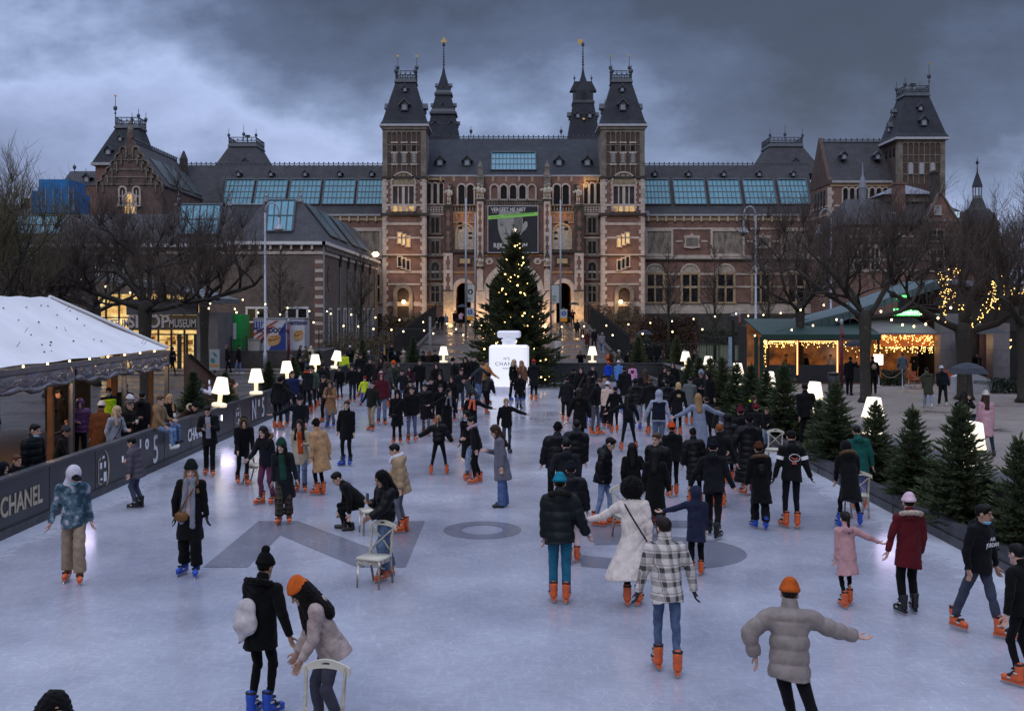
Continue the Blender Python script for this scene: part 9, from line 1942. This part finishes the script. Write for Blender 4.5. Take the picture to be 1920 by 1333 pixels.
# ---- white skating chairs
CH = M('chipped_cream_paint', (.56,.53,.43), .5, var=.12, vs=6); CHW = bark_mat('worn_cream_paint', (.52,.49,.40), (.17,.12,.08)); CHW.node_tree.nodes['Principled BSDF'].inputs['Roughness'].default_value = .5
_ch = None
def skating_chair(x, y, rz, label):
    global _ch
    if _ch is None:
        t = _ch = thing('wooden_chair', None, 'chair', group='white wooden chairs used as skating aids')
        m = MB(); pts = [(-.2,-.21),(.2,-.21),(.225,-.15),(.21,.17),(.17,.2),(-.17,.2),(-.21,.17),(-.225,-.15)]; m.prism_z(pts, .43, .46); m.build('seat', CH, t, True, True); m = MB(); m.box(-.19,.19,-.19,-.165,.37,.428); m.box(-.19,-.165,-.16,.16,.37,.428); m.box(.165,.19,-.16,.16,.37,.428); m.box(-.17,.17,.16,.18,.37,.428); m.build('seat_apron', CHW, t, local=True)
        for s in (-1, 1):
            MB().tube([(s*.18,-.18,.43),(s*.18,-.185,.3),(s*.19,-.2,0)], [.024,.02,.016], 8).build('leg', CHW, t, True, True)
            MB().tube([(s*.17,.28,0),(s*.18,.2,.3),(s*.18,.19,.46),(s*.185,.24,.75),(s*.19,.27,.9)], [.017,.021,.021,.018,.017], 8).build('back_post', CHW, t, True, True)
            MB().tube([(s*.182,-.16,.4),(s*.178,-.1,.31),(s*.175,.0,.28)], .009, 5).build('brace', CHW, t, local=True)
        m = MB(); n = 12; o_ = [(-.235+.47*i/n, .895+.075*math.sin(PI*i/n)) for i in range(n+1)]; i_ = [(-.235+.47*i/n, .845+.045*math.sin(PI*i/n)-(.03 if i in (0, n) else 0)) for i in range(n+1)]
        for i in range(n):
            if i in (5, 6): q = [o_[i], o_[i+1], (o_[i+1][0], o_[i+1][1]-.025), (o_[i][0], o_[i][1]-.025)]; m.prism(q, .255, .285); q = [(i_[i][0], i_[i][1]+.025), (i_[i+1][0], i_[i+1][1]+.025), i_[i+1], i_[i]]; m.prism(q, .255, .285)
            else: m.prism([o_[i], o_[i+1], i_[i+1], i_[i]], .255, .285)
        m.build('top_rail', CH, t, local=True); m = MB(); m.tube([(-.18,.2,.5),(0,.235,.68),(.185,.262,.85)], .013, 6); m.tube([(.18,.2,.5),(0,.25,.68),(-.185,.262,.85)], .013, 6); m.build('cross_back', CHW, t, True, True)
    else: t = copy_tree(_ch)
    t.location = (x, y, 0); t.rotation_euler = (0, 0, rz); t['label'] = label
for px, fy, rz, lab in ((702,1098,-22,'white chair standing free in front of the woman with the phone'),(594,1452,-8,'white chair cut by the bottom edge, gripped by the person in the teddy jacket'),(481,905,70,'white chair held by the girl in the black fur hood'),(697,1000,-70,'white chair behind the woman with the phone, next to the crouching boy'),(1452,872,-20,'white chair pushed by the children at the kerb'),(1606,968,178,'white chair in front of the woman bending on blue skates'),(1176,1010,20,'white chair almost hidden behind the trench coat')):
    x, y = ground(px, fy); skating_chair(x, y, R(rz), lab)
    if rz == -8: [bpy.data.objects.remove(o) for o in [o for o in bpy.data.objects if o.name.startswith('cross_back')][-1:]]
# ---- pushchair beside the pink coat
x, y = ground(1828, 850); t = thing('pushchair', 'dark pushchair with a teal cover between the two women on the gravel', 'pushchair', (x, y+.3, 0)); m = MB(); m.prism_x([(-.3,.45),(.25,.5),(.35,.8),(.1,1.02),(-.15,.95),(-.35,.7)], -.24, .24); m.build('seat_cover', cloth('c', '1c3a40'), t, local=True)
m = MB(); m.lathe([(.02,-.26),(.3,-.26),(.3,-.24),(.02,-.24)], (0,0,0), 6) if False else None; m.prism_x([(.05,.95),(.2,1.12),(.4,1.05),(.42,.8),(.3,.8)], -.25, .25); m.build('hood', cloth('c', '101116'), t, local=True); m = MB()
for s in (-.22, .22): m.tube([(s,-.5,1.05),(s,-.2,.6),(s,.3,.15)], .015, 5); m.tube([(s,.1,.5),(s,-.35,.14)], .015, 5)
m.tube([(-.22,-.5,1.05),(.22,-.5,1.05)], .016, 5); m.build('push_frame', IRON, t, local=True)
for s in (-.24, .24):
    for yy in (-.35, .32): m = MB(); m.prism_x([(yy+.14*math.cos(2*PI*k/12), .14+.14*math.sin(2*PI*k/12)) for k in range(12)], s-.025, s+.025); m.build('wheel', IRON, t, local=True)
# ================================================================== CAMERA, SKY, SUN
cam = bpy.data.cameras.new('camera'); co = bpy.data.objects.new('camera', cam); COL.objects.link(co); sc.camera = co
co.location = (0, 0, HC); co.rotation_euler = (R(90), 0, 0); cam.sensor_width = 36; cam.lens = 36*FPX/1920; cam.shift_y = -(1333/2-581)/1920; cam.clip_start = .1; cam.clip_end = 6000
w = bpy.data.worlds.new('World'); sc.world = w; w.use_nodes = True; nt = w.node_tree; bg = nt.nodes['Background']; out = nt.nodes['World Output']
sky = nt.nodes.new('ShaderNodeTexSky'); sky.sky_type = 'NISHITA'; sky.sun_disc = False; sky.sun_elevation = R(9); sky.sun_rotation = R(200); sky.air_density = 1.5; sky.dust_density = 1
tc = nt.nodes.new('ShaderNodeTexCoord'); sp = nt.nodes.new('ShaderNodeSeparateXYZ'); nt.links.new(tc.outputs['Generated'], sp.inputs[0])
# a heavy cloud deck with a brighter gap under its ragged edge; the overcast grows lighter towards the zenith
yy = math_(nt, 'MAXIMUM', sp.outputs[1], .12); a = math_(nt, 'DIVIDE', sp.outputs[0], yy); e = math_(nt, 'DIVIDE', sp.outputs[2], yy)
cb = nt.nodes.new('ShaderNodeCombineXYZ'); nt.links.new(a, cb.inputs[0]); nt.links.new(math_(nt, 'MULTIPLY', e, 1.7), cb.inputs[1]); cb.inputs[2].default_value = CLOUD_Z
n1 = noise(nt, cb.outputs[0], 2.6, 10, .5); n2 = noise(nt, cb.outputs[0], 6.0, 9, .6)
cl = math_(nt, 'ADD', math_(nt, 'ADD', math_(nt, 'MULTIPLY', math_(nt, 'SUBTRACT', n1, .5), .62), math_(nt, 'MULTIPLY', math_(nt, 'SUBTRACT', n2, .5), .26)), math_(nt, 'ADD', math_(nt, 'MULTIPLY', e, 1.3), math_(nt, 'ADD', math_(nt, 'MULTIPLY', a, .27), -.005)))
col = ramp(nt, cl, [(.0, (.15,.19,.325)), (.12, (.235,.295,.49)), (.2, (.365,.445,.70)), (.26, (.19,.252,.42)), (.33, (.09,.12,.218)), (.43, (.049,.065,.116)), (.65, (.036,.047,.084))])
zen = math_(nt, 'MULTIPLY', math_(nt, 'MULTIPLY', math_(nt, 'SUBTRACT', sp.outputs[2], .3, True), 2.2, True), ZEN)
col = mixc(nt, col, (.55,.62,.86), math_(nt, 'MULTIPLY', math_(nt, 'SUBTRACT', sp.outputs[2], .3, True), 2.2, True))
tint = mixc(nt, col, sky.outputs[0], .006)
nt.links.new(tint, bg.inputs['Color']); nt.links.new(math_(nt, 'ADD', zen, SKY_S), bg.inputs['Strength'])
sun = bpy.data.lights.new('sun', 'SUN'); sun.energy = .5; sun.angle = R(30); sun.color = (1,.96,.9); so = bpy.data.objects.new('sun', sun); COL.objects.link(so); so.rotation_euler = (R(50), 0, R(-20)); 
sc.view_settings.view_transform = 'Standard'; sc.view_settings.look = 'None'; sc.view_settings.gamma = 1; sc.view_settings.exposure = EXPO; sc.view_settings.use_curve_mapping = False
sc.cycles.use_denoising = True; sc.cycles.max_bounces = 6; sc.cycles.diffuse_bounces = 3; sc.cycles.glossy_bounces = 3; sc.cycles.transparent_max_bounces = 6; sc.cycles.caustics_reflective = False; sc.cycles.caustics_refractive = False; sc.cycles.sample_clamp_indirect = 4.0
sc.render.engine = 'CYCLES'
